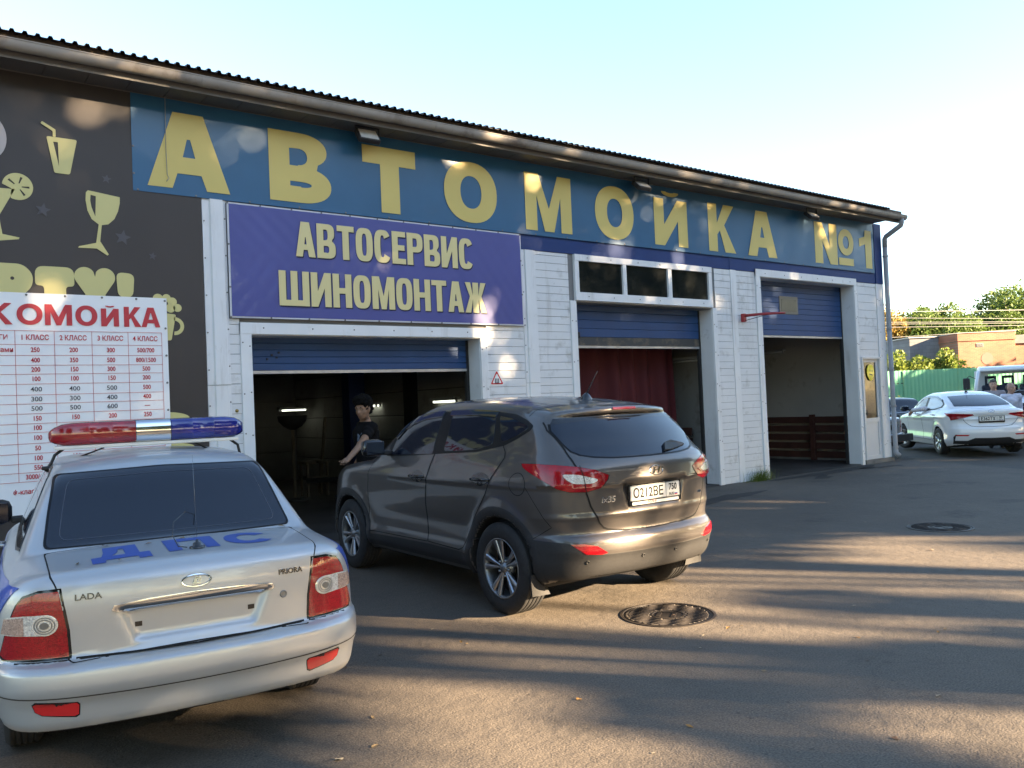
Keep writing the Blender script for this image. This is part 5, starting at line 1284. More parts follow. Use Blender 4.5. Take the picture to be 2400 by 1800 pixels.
V, F = bar_section((.078, .20, .205, .21, .33, .335, .34, .42, .48, .52, .545, .553), (.985, .985, 1, .985, .985, 1, .985, .97, .86, .62, .36, .10)); auto_smooth(obj('red_beacon', V, [f[::-1] for f in F][::1], LB['red'], lb), 50)
V, F = bar_section((-.128, -.25, -.255, -.26, -.38, -.385, -.39, -.46, -.52, -.555, -.578, -.585), (.985, .985, 1, .985, .985, 1, .985, .97, .86, .62, .36, .10)); auto_smooth(obj('blue_beacon', V, F, LB['blue'], lb), 50)
V, F = bar_section((.074, -.124), (1., 1.)); auto_smooth(obj('chrome_band', V, F, LB['steel'], lb), 50)
for s_, y0 in ((1, .50), (-1, -.53)):
    P, _ = L1.hit([(xb, y0 + s_ * .055)], ('top',)); q = P[0]; b = MB()
    b.tube([(xb, y0 - s_ * .03, zb - rbz - .012), (xb, y0 + s_ * .02, zb - rbz - .05), (xb, q[1] - s_ * .01, q[2] + .02), (xb, q[1] + s_ * .02, q[2] - .01)], .009, 8)
    b.tube([(xb, y0 - s_ * .25, zb - rbz - .02), (xb, q[1] - s_ * .03, q[2] + .012)], .005, 6)
    b.box(xb - .04, xb + .04, q[1] - .035, q[1] + .035, q[2] - .004, q[2] + .016, 0, .004)
    b.obj('bar_bracket', CM['plastic'], lb, True, world=False)

# ================================================================ brown-grey SUV
brown = mat('brown_grey_paint', (.096, .086, .080), .31, metal=.5, coat=.8, var=(2, .04))
suv = thing('parked_suv', 'brown-grey compact SUV with a black rear bumper, nose in the tyre service doorway', 'car', (4.6245, -5.3697, 0), R(88.81))
S1 = Car(SUV, suv, .02, brown, CM['under'])
gm = MB()
tg = [(0, .642), (.107, .643), (.30, .65), (.391, .659), (.45, .669), (.485, .684), (.52, .721), (.55, .776), (.586, .845), (.602, .905), (.62, .958), (.645, 1.062), (.665, 1.15), (.66, 1.20), (.655, 1.25), (.668, 1.32), (.682, 1.39), (.66, 1.45)]
tgl = [(-y, z) for y, z in tg[::-1][:-1]] + tg
tail = S1.patch('tailgate', tgl[:-1] + [(.66, 1.45), (.4, 1.485), (-.4, 1.485)], ('rear',), brown, .0025, sp=.025)
S1.ribbon(gm, tgl, ('rear',), .013, .0032)
gl = [(0, 1.176), (.18, 1.177), (.34, 1.180), (.49, 1.191), (.575, 1.208), (.618, 1.235), (.65, 1.302), (.665, 1.382), (.64, 1.43), (.4, 1.447), (0, 1.452)]
gl = gl + [(-y, z) for y, z in gl[::-1][1:-1]]
S1.patch('rear_window_seal', [(u * 1.02, (v - 1.32) * 1.05 + 1.318) for u, v in gl], ('rear',), CM['seal'], .004, tail, .03)
rw = S1.patch('rear_window', gl, ('rear',), CM['glass'], .006, tail, .025)
S1.patch('spoiler_underside', [(-.64, 1.432), (-.4, 1.449), (0, 1.454), (.4, 1.449), (.64, 1.432), (.60, 1.47), (.4, 1.492), (0, 1.50), (-.4, 1.492), (-.60, 1.47)], ('rear',), CM['glossblack'], .009, tail, .025)
# wiper
P, N = S1.hit([(-.15, 1.184), (-.205, 1.236), (-.30, 1.250), (-.46, 1.226), (-.475, 1.214), (-.37, 1.203), (-.25, 1.19)], ('rear',))
b = MB(); V = [p + n * .008 for p, n in zip(P, N)] + [p + n * (.03 if i < 3 else .018) for i, (p, n) in enumerate(zip(P, N))]; k = len(P)
b.add(V, [tuple(range(k, 2 * k))] + [(i, (i + 1) % k, k + (i + 1) % k, k + i) for i in range(k)]); b.obj('wiper', CM['plastic'], tail, world=False)
# lamps
for s_ in (1, -1):
    lp = [(.568, .841, 1.152), (.398, .826, 1.154), (.246, .775, 1.145), (.149, .656, 1.128), (.097, .547, 1.103), (.062, .443, 1.059), (.058, .458, 1.027), (.079, .512, .972), (.118, .616, .949), (.176, .72, .955), (.234, .785, .981), (.376, .847, 1.061), (.541, .851, 1.126)]
    pr = ('cyl', .9, s_ * .3); lp = [(a, s_ * b_, c_) for a, b_, c_ in lp]; U = S1.uv(np.array(lp), pr); ce = U.mean(0)
    S1.patch('lamp_surround', [(u - ce) * 1.03 + ce for u in U], pr, CM['gap'], .003, sp=.03)
    lamp = S1.patch('tail_lamp', U, pr, CM['redgloss'], .006, sp=.025, dome=.012)
    wl = [(.197, .762, 1.080), (.136, .670, 1.075), (.076, .526, 1.032), (.087, .581, 1.007), (.138, .710, 1.010), (.176, .753, 1.047)]
    W_ = S1.uv(np.array([(a, s_ * b_, c_) for a, b_, c_ in wl]), pr); cw = W_.mean(0)
    S1.patch('lens_bezel', S1.rnd([(u - cw) * 1.22 + cw for u in W_], .03), pr, CM['red'], .0195, lamp, .02)
    S1.patch('clear_lens', S1.rnd(W_, .02), pr, CM['clear'], .0215, lamp, .02)
    lg = MB(); S1.ribbon(lg, [(.133, s_ * .652, 1.13), (.119, s_ * .637, 1.062), (.119, s_ * .62, .95)], pr, .006, .024, local=True); lg.obj('lamp_split', CM['gap'], lamp, world=False)
    rf = [(.17, .735, .585), (.112, .662, .585), (.071, .573, .563), (.050, .497, .513), (.065, .534, .504), (.107, .651, .512)]
    S1.patch('reflector', [(a, s_ * b_, c_) for a, b_, c_ in rf], ('cyl', .9, 0), CM['red'], .008, sp=.02, local=True, dome=.004)
# black lower bumper
ax = ('cyl', .9, 0)
top = [(.44, .862, .605), (.328, .823, .600), (.20, .76, .594), (.153, .719, .580), (.118, .66, .535), (.092, .613, .506), (.053, .483, .498), (.016, .173, .494)]
tu = S1.uv(np.array(top), ax).tolist(); tu = tu + [(-u, v) for u, v in tu[::-1]]
bl = [(u, .345 if abs(u) < .35 else .32) for u, _ in tu[::-1]]
bump2 = S1.patch('lower_bumper', tu + bl, ax, CM['plastic'], .006, sp=.03)
sk = [(.30, .40), (-.30, .40), (-.34, .455), (0, .462), (.34, .455)]
for y in (.17, .63, -.17, -.63):
    M = S1.place((y, .455), ('rear',)); b = MB(); ring(b, M @ Matrix.Translation((0, 0, .008)), .011, .011, .003, 16); b.add([M @ Vector((.011 * math.cos(i * .524), .011 * math.sin(i * .524), .010)) for i in range(12)], [tuple(range(12))]); b.obj('parking_sensor', CM['plastic'], bump2, True, world=False)
# flanks
for s_ in (1, -1):
    sd_ = ('side', s_)
    fd = [(3.03, .43), (3.075, .55), (3.09, .75), (3.07, .85), (3.02, 1.0), (2.98, 1.12), (2.90, 1.165), (1.845, 1.20), (1.863, 1.10), (1.885, 1.02), (1.93, .913), (1.965, .775), (1.975, .62), (1.945, .44)]
    rd = [(1.935, .44), (1.965, .62), (1.955, .775), (1.92, .913), (1.875, 1.02), (1.853, 1.10), (1.833, 1.205), (.872, 1.285), (.822, 1.235), (.80, 1.19), (.83, 1.128), (1.0, .90), (1.202, .681), (1.297, .547), (1.367, .449), (1.434, .427)]
    front_door = S1.patch('front_door', fd, sd_, brown, .002, sp=.035); rear_door = S1.patch('rear_door', rd, sd_, brown, .002, sp=.035)
    S1.ribbon(gm, fd, sd_, .008, .003, True); S1.ribbon(gm, rd, sd_, .008, .003, True)
    S1.ribbon(gm, [(.585 + .088 * math.cos(R(a)), 1.004 + .083 * math.sin(R(a))) for a in range(0, 360, 15)], sd_, .006, .001, True)
    S1.ribbon(gm, [(.50, .99), (.44, .90), (.36, .78), (.30, .70), (.46, .605)], sd_, .005, .001)
    for nm, w in (('window_seal', [(2.76, 1.155), (2.70, 1.29), (2.58, 1.44), (2.40, 1.515), (2.22, 1.545), (1.75, 1.56), (1.10, 1.54), (.85, 1.515), (.67, 1.465), (.59, 1.43), (.60, 1.395), (.72, 1.335), (.86, 1.28), (1.19, 1.228), (1.70, 1.203), (2.2, 1.175)]),
                  ('front_side_window', [(2.66, 1.172), (2.62, 1.30), (2.54, 1.405), (2.39, 1.47), (2.2, 1.51), (1.93, 1.525), (1.875, 1.195)]),
                  ('rear_side_window', [(1.70, 1.225), (1.72, 1.40), (1.765, 1.525), (1.38, 1.52), (1.10, 1.50), (1.035, 1.373), (1.012, 1.29), (1.19, 1.248), (1.48, 1.228)]),
                  ('quarter_window', [(1.055, 1.505), (.864, 1.482), (.71, 1.445), (.635, 1.42), (.648, 1.40), (.74, 1.352), (.90, 1.305), (.965, 1.40)])):
        S1.patch(nm, S1.rnd(w, .03), sd_, CM['seal'] if nm == 'window_seal' else CM['glass'], .004 if nm == 'window_seal' else .0065, sp=.04)
    S1.patch('wind_deflector', [(2.64, 1.33), (2.56, 1.43), (2.40, 1.508), (2.22, 1.54), (1.93, 1.555), (1.93, 1.51), (2.2, 1.49), (2.38, 1.455), (2.50, 1.40), (2.60, 1.31)], sd_, CM['glossblack'], .016, sp=.03)
    S1.patch('wind_deflector', [(1.82, 1.56), (1.40, 1.556), (1.10, 1.538), (1.10, 1.495), (1.40, 1.513), (1.80, 1.518)], sd_, CM['glossblack'], .016, sp=.03)
    for x, z, par in ((2.06, 1.003, front_door), (1.05, 1.022, rear_door)):
        S1.patch('handle_recess', [(x + .135 * math.copysign(abs(math.cos(R(a))) ** 1.4, math.cos(R(a))), z + .052 * math.copysign(abs(math.sin(R(a))) ** 1.2, math.sin(R(a)))) for a in range(0, 360, 20)], sd_, CM['glossblack'], .004, par, .03)
        handle_bar(S1, x, z, s_, CM['glossblack'], .25)
    for xw in SUV['wx']:
        A = range(-12, 193, 9)
        outer = [(xw + .475 * math.cos(R(a)), .35 + .475 * math.sin(R(a))) for a in A]; inner = [(xw + .388 * math.cos(R(a)), .35 + .388 * math.sin(R(a))) for a in reversed(A)]
        S1.patch('wheel_arch_trim', outer + inner, sd_, CM['plastic'], .010, sp=.03, depth=.03)
    S1.patch('sill_trim', [(1.30, .30), (3.06, .30), (3.04, .40), (2.5, .415), (1.9, .42), (1.34, .41)], sd_, CM['plastic'], .008, sp=.04)
    mirror_housing(S1, (2.70, s_ * 1.005, 1.245), (.13, .22, .16), CM['glossblack'], s_)
    b = MB(); b.add([(.46, s_ * .80, .36), (.44, s_ * .90, .35), (.43, s_ * .90, .20), (.45, s_ * .72, .19), (.47, s_ * .80, .36), (.455, s_ * .90, .35), (.445, s_ * .90, .20), (.465, s_ * .72, .19)], [(0, 1, 2, 3), (7, 6, 5, 4), (1, 5, 6, 2), (3, 2, 6, 7), (0, 3, 7, 4)]); b.obj('mud_flap', CM['rubber'], suv, world=False)
S1.ribbon(gm, [(.70, -.655), (.60, -.3), (.565, 0), (.60, .3), (.70, .655)], ('top',), .007, .001)
for y in (.18, .42, -.18, -.42): S1.ribbon(gm, [(.75, y), (1.5, y * 1.04), (2.2, y * 1.04)], ('top',), .006, .001)
tag(gm.obj('panel_gaps', CM['gap'], suv, world=False), kind='stuff')
S1.patch('windscreen', [(-.70, 1.14), (.70, 1.14), (.62, 1.40), (.52, 1.56), (0, 1.59), (-.52, 1.56), (-.62, 1.40)], ('front',), CM['glass'], .004, sp=.05)
for s_ in (1, -1): S1.patch('headlamp', [(s_ * .50, .86), (s_ * .62, .90), (s_ * .74, .96), (s_ * .72, .86), (s_ * .6, .80)], ('front',), CM['clear'], .006, sp=.03)
S1.patch('grille', [(-.42, .60), (.42, .60), (.5, .82), (-.5, .82)], ('front',), CM['glossblack'], .006, sp=.04)
M = S1.place((0, 1.533), ('rear',)); b = MB(); b.box(-.12, .12, -.011, .011, -.004, .005, 0, .003); o = obj('brake_lamp', [M @ Vector(v) for v in b.V], b.F, CM['red'], suv)
M = S1.place((0, 1.062), ('rear',)); b = MB(); ring(b, M, .067, .036, .004)
for pl in ([(-.042, -.020), (-.030, -.024), (-.006, .024), (-.020, .022)], [(.030, .024), (.042, .020), (.020, -.022), (.006, -.024)], [(-.022, -.007), (.020, .002), (.022, .009), (-.020, .000)]): b.prism(pl, .002, .008, lambda u, v, h: M @ Vector((u, v, h)))
b.obj('oval_badge', CM['chrome'], tail, world=False)
M = S1.place((.448, .882), ('rear',)); b = MB(); add_text(b, 'ix35', lambda u, v, h: M @ Vector((u + v * .2, v, .004 + h)), .062, .0012, 1.1, ext=.003); b.obj('badge_lettering', CM['chrome'], tail, world=False)
M = S1.place((-.53, .852), ('rear',)); b = MB(); b.prism(Car.rnd([(-.028, -.009), (.028, -.009), (.028, .009), (-.028, .009)], .004), .002, .006, lambda u, v, h: M @ Vector((u, v, h))); b.obj('small_badge', CM['chrome'], tail, world=False)
M = Matrix.Translation((.038, 0, .905)) @ Matrix(((0, 0, -1, 0), (-1, 0, 0, 0), (0, 1, 0, 0), (0, 0, 0, 1)))
par, M = russian_plate(S1, M, 'О212ВЕ', '750')
b = MB(); b.prism(Car.rnd([(-.245, -.086), (.245, -.086), (.245, -.064), (-.245, -.064)], .006), -.002, .0005, lambda u, v, h: M @ Vector((u, v, h))); sb = obj('dealer_strip', b.V, b.F, CM['white'], par)
b = MB(); add_text(b, 'РОЛЬФ', lambda u, v, h: M @ Vector((u - .04, v - .075, .0016)), .022, .0008, 1.2); obj('dealer_lettering', b.V, b.F, mat('flag_red', (.5, .03, .03)), par)
P, _ = S1.hit([(.78, 0)], ('top',)); q = P[0]; b = MB()
b.lathe([(.05, -.005), (.045, .012), (.03, .035), (.014, .05), (.001, .054)], 16, 'z', q); b.tube([q + np.array((0, 0, .04)), q + np.array((-.15, .0, .22))], [.006, .003], 6); b.obj('roof_aerial', CM['glossblack'], suv, True, world=False)
wh = make_wheel('suv_wheel', .35, .225, .233, 'twin', CM); add_wheels(S1, wh, .785, .35, R(-2))
# ================================================================ white saloon beyond the corner
whitep = mat('white_paint', (.78, .79, .80), .25, coat=1.0, var=(2, .02))
wsal = thing('white_saloon', 'white four-door saloon with tinted rear window parked past the building corner', 'car', (19.7336, -1.2797, -.01), R(44.6))
W1 = Car(WHITE, wsal, .026, whitep, CM['under'])
gm = MB()
tl = [(0, .653), (.27, .657), (.42, .674), (.50, .735), (.555, .80), (.58, .87), (.56, .96)]
tl = [(-y, z) for y, z in tl[::-1][:-1]] + tl
wl_ = W1.patch('trunk_lid', tl, ('rear',), whitep, .002, sp=.03); W1.ribbon(gm, tl, ('rear',), .009, .003)
gl = [(-.60, 1.118), (0, 1.105), (.60, 1.118), (.57, 1.22), (.517, 1.345), (0, 1.365), (-.517, 1.345), (-.57, 1.22)]
W1.patch('rear_window', gl, ('rear',), CM['glass'], .005, sp=.04, r=.02)
for s_ in (1, -1):
    lp = [(.513, .823, .975), (.30, .70, .965), (.059, .386, .942), (.071, .355, .915), (.111, .554, .86), (.279, .773, .815), (.314, .793, .889)]
    lamp = W1.patch('tail_lamp', [(a, s_ * b_, c_) for a, b_, c_ in lp], ('cyl', 1.0, s_ * .2), CM['redgloss'], .006, sp=.03, local=True, dome=.008)
    W1.patch('reflector', [(s_ * .728, .486), (s_ * .47, .484), (s_ * .50, .455), (s_ * .717, .458)], ('rear',), CM['redflat'], .006, sp=.03)
    sd_ = ('side', s_)
    seal = [(2.93, 1.02), (2.75, 1.17), (2.5, 1.30), (2.2, 1.355), (1.85, 1.36), (1.45, 1.335), (1.10, 1.265), (.90, 1.17), (.97, 1.09), (1.4, 1.03), (2.1, 1.005)]
    W1.patch('window_seal', W1.rnd(seal, .03), sd_, CM['seal'], .004, sp=.05)
    W1.patch('front_side_window', W1.rnd([(2.85, 1.03), (2.68, 1.17), (2.45, 1.28), (2.12, 1.325), (2.07, 1.03)], .03), sd_, CM['glass'], .006, sp=.05)
    W1.patch('rear_side_window', W1.rnd([(1.92, 1.04), (1.98, 1.32), (1.5, 1.30), (1.12, 1.235), (.98, 1.17), (1.04, 1.11), (1.4, 1.06)], .03), sd_, mat('window_film', (.35, .38, .42), .12, coat=.5), .006, sp=.05)
    W1.patch('wind_deflector', [(2.85, 1.12), (2.7, 1.22), (2.45, 1.33), (2.1, 1.365), (1.5, 1.345), (1.12, 1.275), (1.14, 1.235), (1.5, 1.30), (2.1, 1.325), (2.42, 1.285), (2.66, 1.18)], sd_, CM['glossblack'], .014, sp=.04)
    fd = [(3.05, .33), (3.08, .6), (3.02, .97), (2.02, 1.0), (2.0, .6), (1.98, .33)]; rd = [(1.97, .33), (1.99, .6), (2.01, 1.0), (1.0, 1.05), (1.05, .9), (1.32, .55), (1.45, .33)]
    W1.patch('front_door', fd, sd_, whitep, .002, sp=.05); W1.patch('rear_door', rd, sd_, whitep, .002, sp=.05)
    W1.ribbon(gm, fd, sd_, .008, .003, True, .05); W1.ribbon(gm, rd, sd_, .008, .003, True, .05)
    handle_bar(W1, 2.18, .91, s_, whitep, .2); handle_bar(W1, 1.20, .93, s_, whitep, .2)
    mirror_housing(W1, (2.86, s_ * .97, 1.06), (.12, .20, .14), CM['glossblack'], s_)
tag(gm.obj('panel_gaps', CM['gap'], wsal, world=False), kind='stuff')
bk = [(.75, .44), (.72, .49), (.70, .49), (.715, .45), (.725, .352), (.495, .348), (.358, .408), (0, .40)]
bk = bk + [(-y, z) for y, z in bk[::-1][1:]]
W1.patch('lower_bumper', bk + [(-.74, .28), (-.3, .265), (.3, .265), (.74, .28)], ('rear',), CM['plastic'], .006, sp=.04)
W1.patch('windscreen', [(-.66, 1.03), (.66, 1.03), (.56, 1.32), (0, 1.37), (-.56, 1.32)], ('front',), CM['glass'], .004, sp=.06)
M = W1.place((0, .995), ('rear',)); b = MB(); ring(b, M, .06, .033, .005, 20); b.prism([(-.04, -.02), (-.02, -.02), (.04, .02), (.02, .02)], .001, .008, lambda u, v, h: M @ Vector((u, v, h))); b.obj('oval_badge', CM['chrome'], wl_, world=False)
M = Matrix.Translation((.036, 0, .832)) @ Matrix(((0, 0, -1, 0), (-1, 0, 0, 0), (0, 1, 0, 0), (0, 0, 0, 1)))
russian_plate(W1, M, 'Е362ТХ', '50')
P, _ = W1.hit([(1.42, 0)], ('top',)); q = P[0]; b = MB(); b.lathe([(.04, -.005), (.035, .02), (.02, .04), (.001, .045)], 12, 'z', q); b.tube([q + np.array((0, 0, .03)), q + np.array((-.13, 0, .20))], [.006, .003], 6); b.obj('roof_aerial', CM['glossblack'], wsal, True, world=False)
wh = make_wheel('white_car_wheel', .31, .19, .20, 'cap', CM); add_wheels(W1, wh, .765, .31, R(22))

# ================================================================ old black saloon, mostly hidden by the corner
blackp = mat('black_paint', (.012, .012, .016), .18, coat=1.0)
bsal = thing('black_saloon', 'black older saloon with a chunky bumper, its tail just showing past the building corner', 'car', (18.64, .42, -.05), R(90))
B1 = Car(SALOON, bsal, .035, blackp, CM['under'])
saloon_body(B1, blackp)
b = MB()
for s_ in (1,):
    pts = [(.35, .84), (.10, .83), (-.06, .76), (-.10, .5), (-.11, 0)]; pts = pts + [(x, -y) for x, y in pts[::-1][1:]]
    for i in range(len(pts) - 1):
        (x0, y0), (x1, y1) = pts[i], pts[i + 1]; d = Vector((x1 - x0, y1 - y0, 0)).normalized(); n_ = Vector((d.y, -d.x, 0)) * .09
        b.add([(x0, y0, .40), (x1, y1, .40), (x1, y1, .56), (x0, y0, .56), (x0 - n_.x, y0 - n_.y, .40), (x1 - n_.x, y1 - n_.y, .40), (x1 - n_.x, y1 - n_.y, .56), (x0 - n_.x, y0 - n_.y, .56)], [(0, 1, 2, 3), (3, 2, 6, 7), (1, 0, 4, 5), (0, 3, 7, 4), (2, 1, 5, 6)], 0)
        b.add([(x0 + n_.x * -.02, y0 - n_.y * .02, .535), (x1, y1, .535), (x1, y1, .556), (x0, y0, .556)], [(0, 1, 2, 3)], 1)
b.obj('heavy_bumper', [CM['plastic'], CM['rimlip']], bsal, world=False)

# ================================================================ white light truck facing us
truckw = mat('truck_white', (.74, .75, .77), .3, coat=.6, var=(3, .04))
tglass = mat('clear_glass', (.85, .92, .92), .02, trans=1.0, ior=1.05)
trk = thing('light_truck', 'white light truck facing us behind the white saloon, seats visible through its windscreen', 'truck', (25.89, .76, -.02), R(205))
# x points forward (towards the camera), y to its left
t = MB()
def loft(mb, secs, m=0):
    """secs: list of equal-length loops of (x, y, z)"""
    n = len(secs[0]); b_ = len(mb.V); mb.V += [tuple(map(float, v)) for s_ in secs for v in s_]
    for j in range(len(secs) - 1):
        for i in range(n): i2 = (i + 1) % n; mb.F.append((b_ + j * n + i, b_ + j * n + i2, b_ + (j + 1) * n + i2, b_ + (j + 1) * n + i)); mb.M.append(m)
    mb.F += [tuple(b_ + i for i in reversed(range(n))), tuple(b_ + (len(secs) - 1) * n + i for i in range(n))]; mb.M += [m, m]
    return mb
def rrect(y0, y1, z0, z1, r, x, n=4, tilt=0):
    out = []
    for cx, cz, a in ((y1 - r, z1 - r, 0), (y0 + r, z1 - r, 90), (y0 + r, z0 + r, 180), (y1 - r, z0 + r, 270)):
        for k in range(n + 1): t_ = R(a + 90 * k / n); out.append((x, cx + r * math.cos(t_), cz + r * math.sin(t_)))
    return out
loft(t, [rrect(-.80, .80, 1.97, 2.05, .035, .05), rrect(-.84, .84, 1.96, 2.09, .05, -.1), rrect(-.86, .86, 1.95, 2.13, .06, -.5), rrect(-.86, .86, 1.95, 2.12, .06, -1.5)]); t.obj('roof', truckw, trk, True, world=False)
for s_ in (1, -1):
    t = MB(); t.tube([(.42, s_ * .94, 1.33), (.22, s_ * .90, 1.66), (.04, s_ * .83, 2.0)], [.06, .052, .05], 8); t.obj('windscreen_pillar', truckw, trk, True, world=False)
    t = MB(); t.box(-.62, -.54, s_ * .90 - .03, s_ * .90 + .03, 1.28, 2.0, 0, .015); t.obj('door_pillar', truckw, trk, world=False)
    t = MB(); t.box(-.62, .45, s_ * .94 - .03, s_ * .94 + .03, .62, 1.30, 0, .02); t.obj('door', truckw, trk, world=False)
    t = MB(); t.add([(.40, s_ * .935, 1.32), (-.54, s_ * .925, 1.31), (-.54, s_ * .86, 1.98), (.05, s_ * .84, 1.97)], [(0, 1, 2, 3)]); t.obj('side_window', tglass, trk, world=False)
    t = MB(); t.box(.42, .52, s_ * 1.16 - .09, s_ * 1.16 + .09, 1.47, 1.80, 0, .03); mo = t.obj('door_mirror', CM['plastic'], trk, world=False)
    t = MB(); t.tube([(.30, s_ * .93, 1.78), (.42, s_ * 1.08, 1.86), (.47, s_ * 1.16, 1.78)], .012, 6); t.tube([(.40, s_ * .95, 1.42), (.47, s_ * 1.14, 1.44), (.47, s_ * 1.16, 1.50)], .012, 6); t.obj('mirror_bracket', CM['plastic'], mo, True, world=False)
t = MB(); t.add([(.44, -.90, 1.33), (.44, .90, 1.33), (.04, .79, 2.0), (.04, -.79, 2.0)], [(0, 1, 2, 3)]); t.obj('windscreen', tglass, trk, world=False)
t = MB(); t.box(.30, .48, -.93, .93, 1.24, 1.36, 0, .03); t.obj('scuttle', CM['plastic'], trk, world=False)
t = MB(); loft(t, [rrect(-.86, .86, .55, 1.27, .08, .40), rrect(-.85, .85, .5, 1.20, .10, .8), rrect(-.78, .78, .48, 1.08, .14, 1.10), rrect(-.70, .70, .55, .98, .14, 1.22)]); t.obj('bonnet', truckw, trk, True, world=False)
t = MB(); t.box(1.18, 1.30, -.90, .90, .38, .56, 0, .04); t.obj('front_bumper', CM['plastic'], trk, world=False)
for s_ in (1, -1):
    t = MB(); t.box(1.10, 1.24, s_ * .66 - .15, s_ * .66 + .15, .68, .86, 0, .03); t.obj('headlamp', CM['clear'], trk, world=False)
t = MB(); t.box(-1.52, -1.46, -.90, -.55, .6, 2.0); t.box(-1.52, -1.46, .55, .90, .6, 2.0); t.box(-1.52, -1.46, -.55, .55, .6, 1.40); t.box(-1.52, -1.46, -.55, .55, 1.86, 2.0); t.obj('cab_back', truckw, trk, world=False)
t = MB(); t.box(.15, .33, -.90, .90, 1.05, 1.27, 0, .05); t.obj('dashboard', CM['plastic'], trk, world=False)
for yc in (.45, -.08, -.52):
    t = MB(); t.box(-.75, -.62, yc - .24, yc + .24, .9, 1.55, 0, .05); seat = t.obj('seat', mat('seat_cloth', (.045, .05, .075), .9), trk, True, world=False)
    t = MB()
    for a, b_, c_, d in ((-.15, -.09, 1.55, 1.80), (.09, .15, 1.55, 1.80), (-.15, .15, 1.74, 1.82), (-.15, .15, 1.53, 1.60)): t.box(-.72, -.65, yc + a, yc + b_, c_, d, 0, .02)
    t.obj('headrest', mat('seat_cloth', (.045, .05, .075), .9), seat, world=False)
t = MB(); t.tube([(.45, .35, 1.36), (.30, .75, 1.40)], .012, 6); t.tube([(.46, -.35, 1.36), (.31, .15, 1.40)], .012, 6); t.obj('wiper', CM['glossblack'], trk, world=False)
wh = make_wheel('truck_wheel', .34, .19, .20, 'steel', CM)
for s_ in (1, -1):
    e = mesh_obj('wheel', wh[0], trk, (.75, s_ * .80, .34), (0, 0, 0 if s_ > 0 else math.pi)); mesh_obj('rim', wh[1], e)
    e = mesh_obj('wheel', wh[0], trk, (-2.1, s_ * .80, .34), (0, 0, 0 if s_ > 0 else math.pi)); mesh_obj('rim', wh[1], e)
t = MB(); t.box(-3.6, .4, -.45, .45, .45, .62, 0, .02); t.obj('chassis', CM['under'], trk, world=False)
t = MB(); t.box(-3.8, -1.6, -.98, .98, .75, .85); t.box(-3.8, -3.76, -.98, .98, .85, 1.2); t.box(-3.8, -1.6, .94, .98, .85, 1.2); t.box(-3.8, -1.6, -.98, -.94, .85, 1.2); t.obj('load_bed', CM['plastic'], trk, world=False)
# small dark car right behind the men, its driver's door standing open
odoor = thing('dark_car', 'dark car with red interior behind the two men, its door standing open', 'car', (21.83, -2.73, -.03), R(35))
for ch in [c for c in bsal.children if not c.name.startswith('heavy_bumper')]: copy_tree(ch, odoor)
t = MB(); fr = [(0, 1.0), (.0, 1.18), (.22, 1.38), (.60, 1.42), (1.0, 1.32), (1.02, 1.0)]
t.tube([(0, u * .9, v) for u, v in fr], .022, 6); od = t.obj('door', CM['glossblack'], odoor, True, world=False); od.location = (1.6, .80, 0); od.rotation_euler = (0, 0, R(-48))
t = MB(); t.box(-.03, .03, 0, .92, .35, 1.0, 0, .02); q_ = t.obj('door_panel', mat('dark_red_trim', (.09, .018, .02), .6), od, world=False)
# another dark saloon farther off: only its roof and rear window show over the white one's bonnet
fsal = thing('dark_saloon', 'dark saloon farther off, only roof and rear window showing beyond the white saloon', 'car', (24.29, 2.78, -.05), R(50)); fsal.scale = (.95, .95, .95)
for ch in [c for c in bsal.children if not c.name.startswith('heavy_bumper')]: copy_tree(ch, fsal)
# ---------------------------------------------------------------- people
skin1 = mat('skin_tan', (.22, .125, .078), .55, var=(14, .08)); skin2 = mat('skin_light', (.42, .25, .18), .55, var=(14, .08))
hair_b = mat('hair_black', (.004, .0035, .003), .8, spec=.15, bump=(60, .6, .01)); hair_g = mat('hair_grey', (.10, .09, .08), .7, bump=(60, .5, .01))
eye_w = mat('eye_white', (.5, .48, .45), .3); eye_d = mat('eye_dark', (.012, .008, .006), .2); lip_m = mat('lip', (.24, .09, .075), .5)
def capsule(a, b, ra, rb):
    a, b = np.array(a, float), np.array(b, float); d = b - a; L2 = float(d @ d)
    def f(x, y, z):
        t = np.clip(((x - a[0]) * d[0] + (y - a[1]) * d[1] + (z - a[2]) * d[2]) / L2, 0, 1)
        return np.sqrt((x - a[0] - t * d[0]) ** 2 + (y - a[1] - t * d[1]) ** 2 + (z - a[2] - t * d[2]) ** 2) - (ra + (rb - ra) * t)
    return f
def ellipsoid(c, r):
    def f(x, y, z):
        k = np.sqrt(((x - c[0]) / r[0]) ** 2 + ((y - c[1]) / r[1]) ** 2 + ((z - c[2]) / r[2]) ** 2); return (k - 1) * min(r)
    return f
def union(fs, k):
    def f(x, y, z):
        r = fs[0](x, y, z)
        for g in fs[1:]: r = smin(r, g(x, y, z), k)
        return r
    return f
def skinned(name, f, lo, hi, h, m, parent, world=True):
    V, Q = surface_nets(f, lo, hi, h, num_grad(f), 2); return obj(name, V, Q, m, parent, True, world=world)
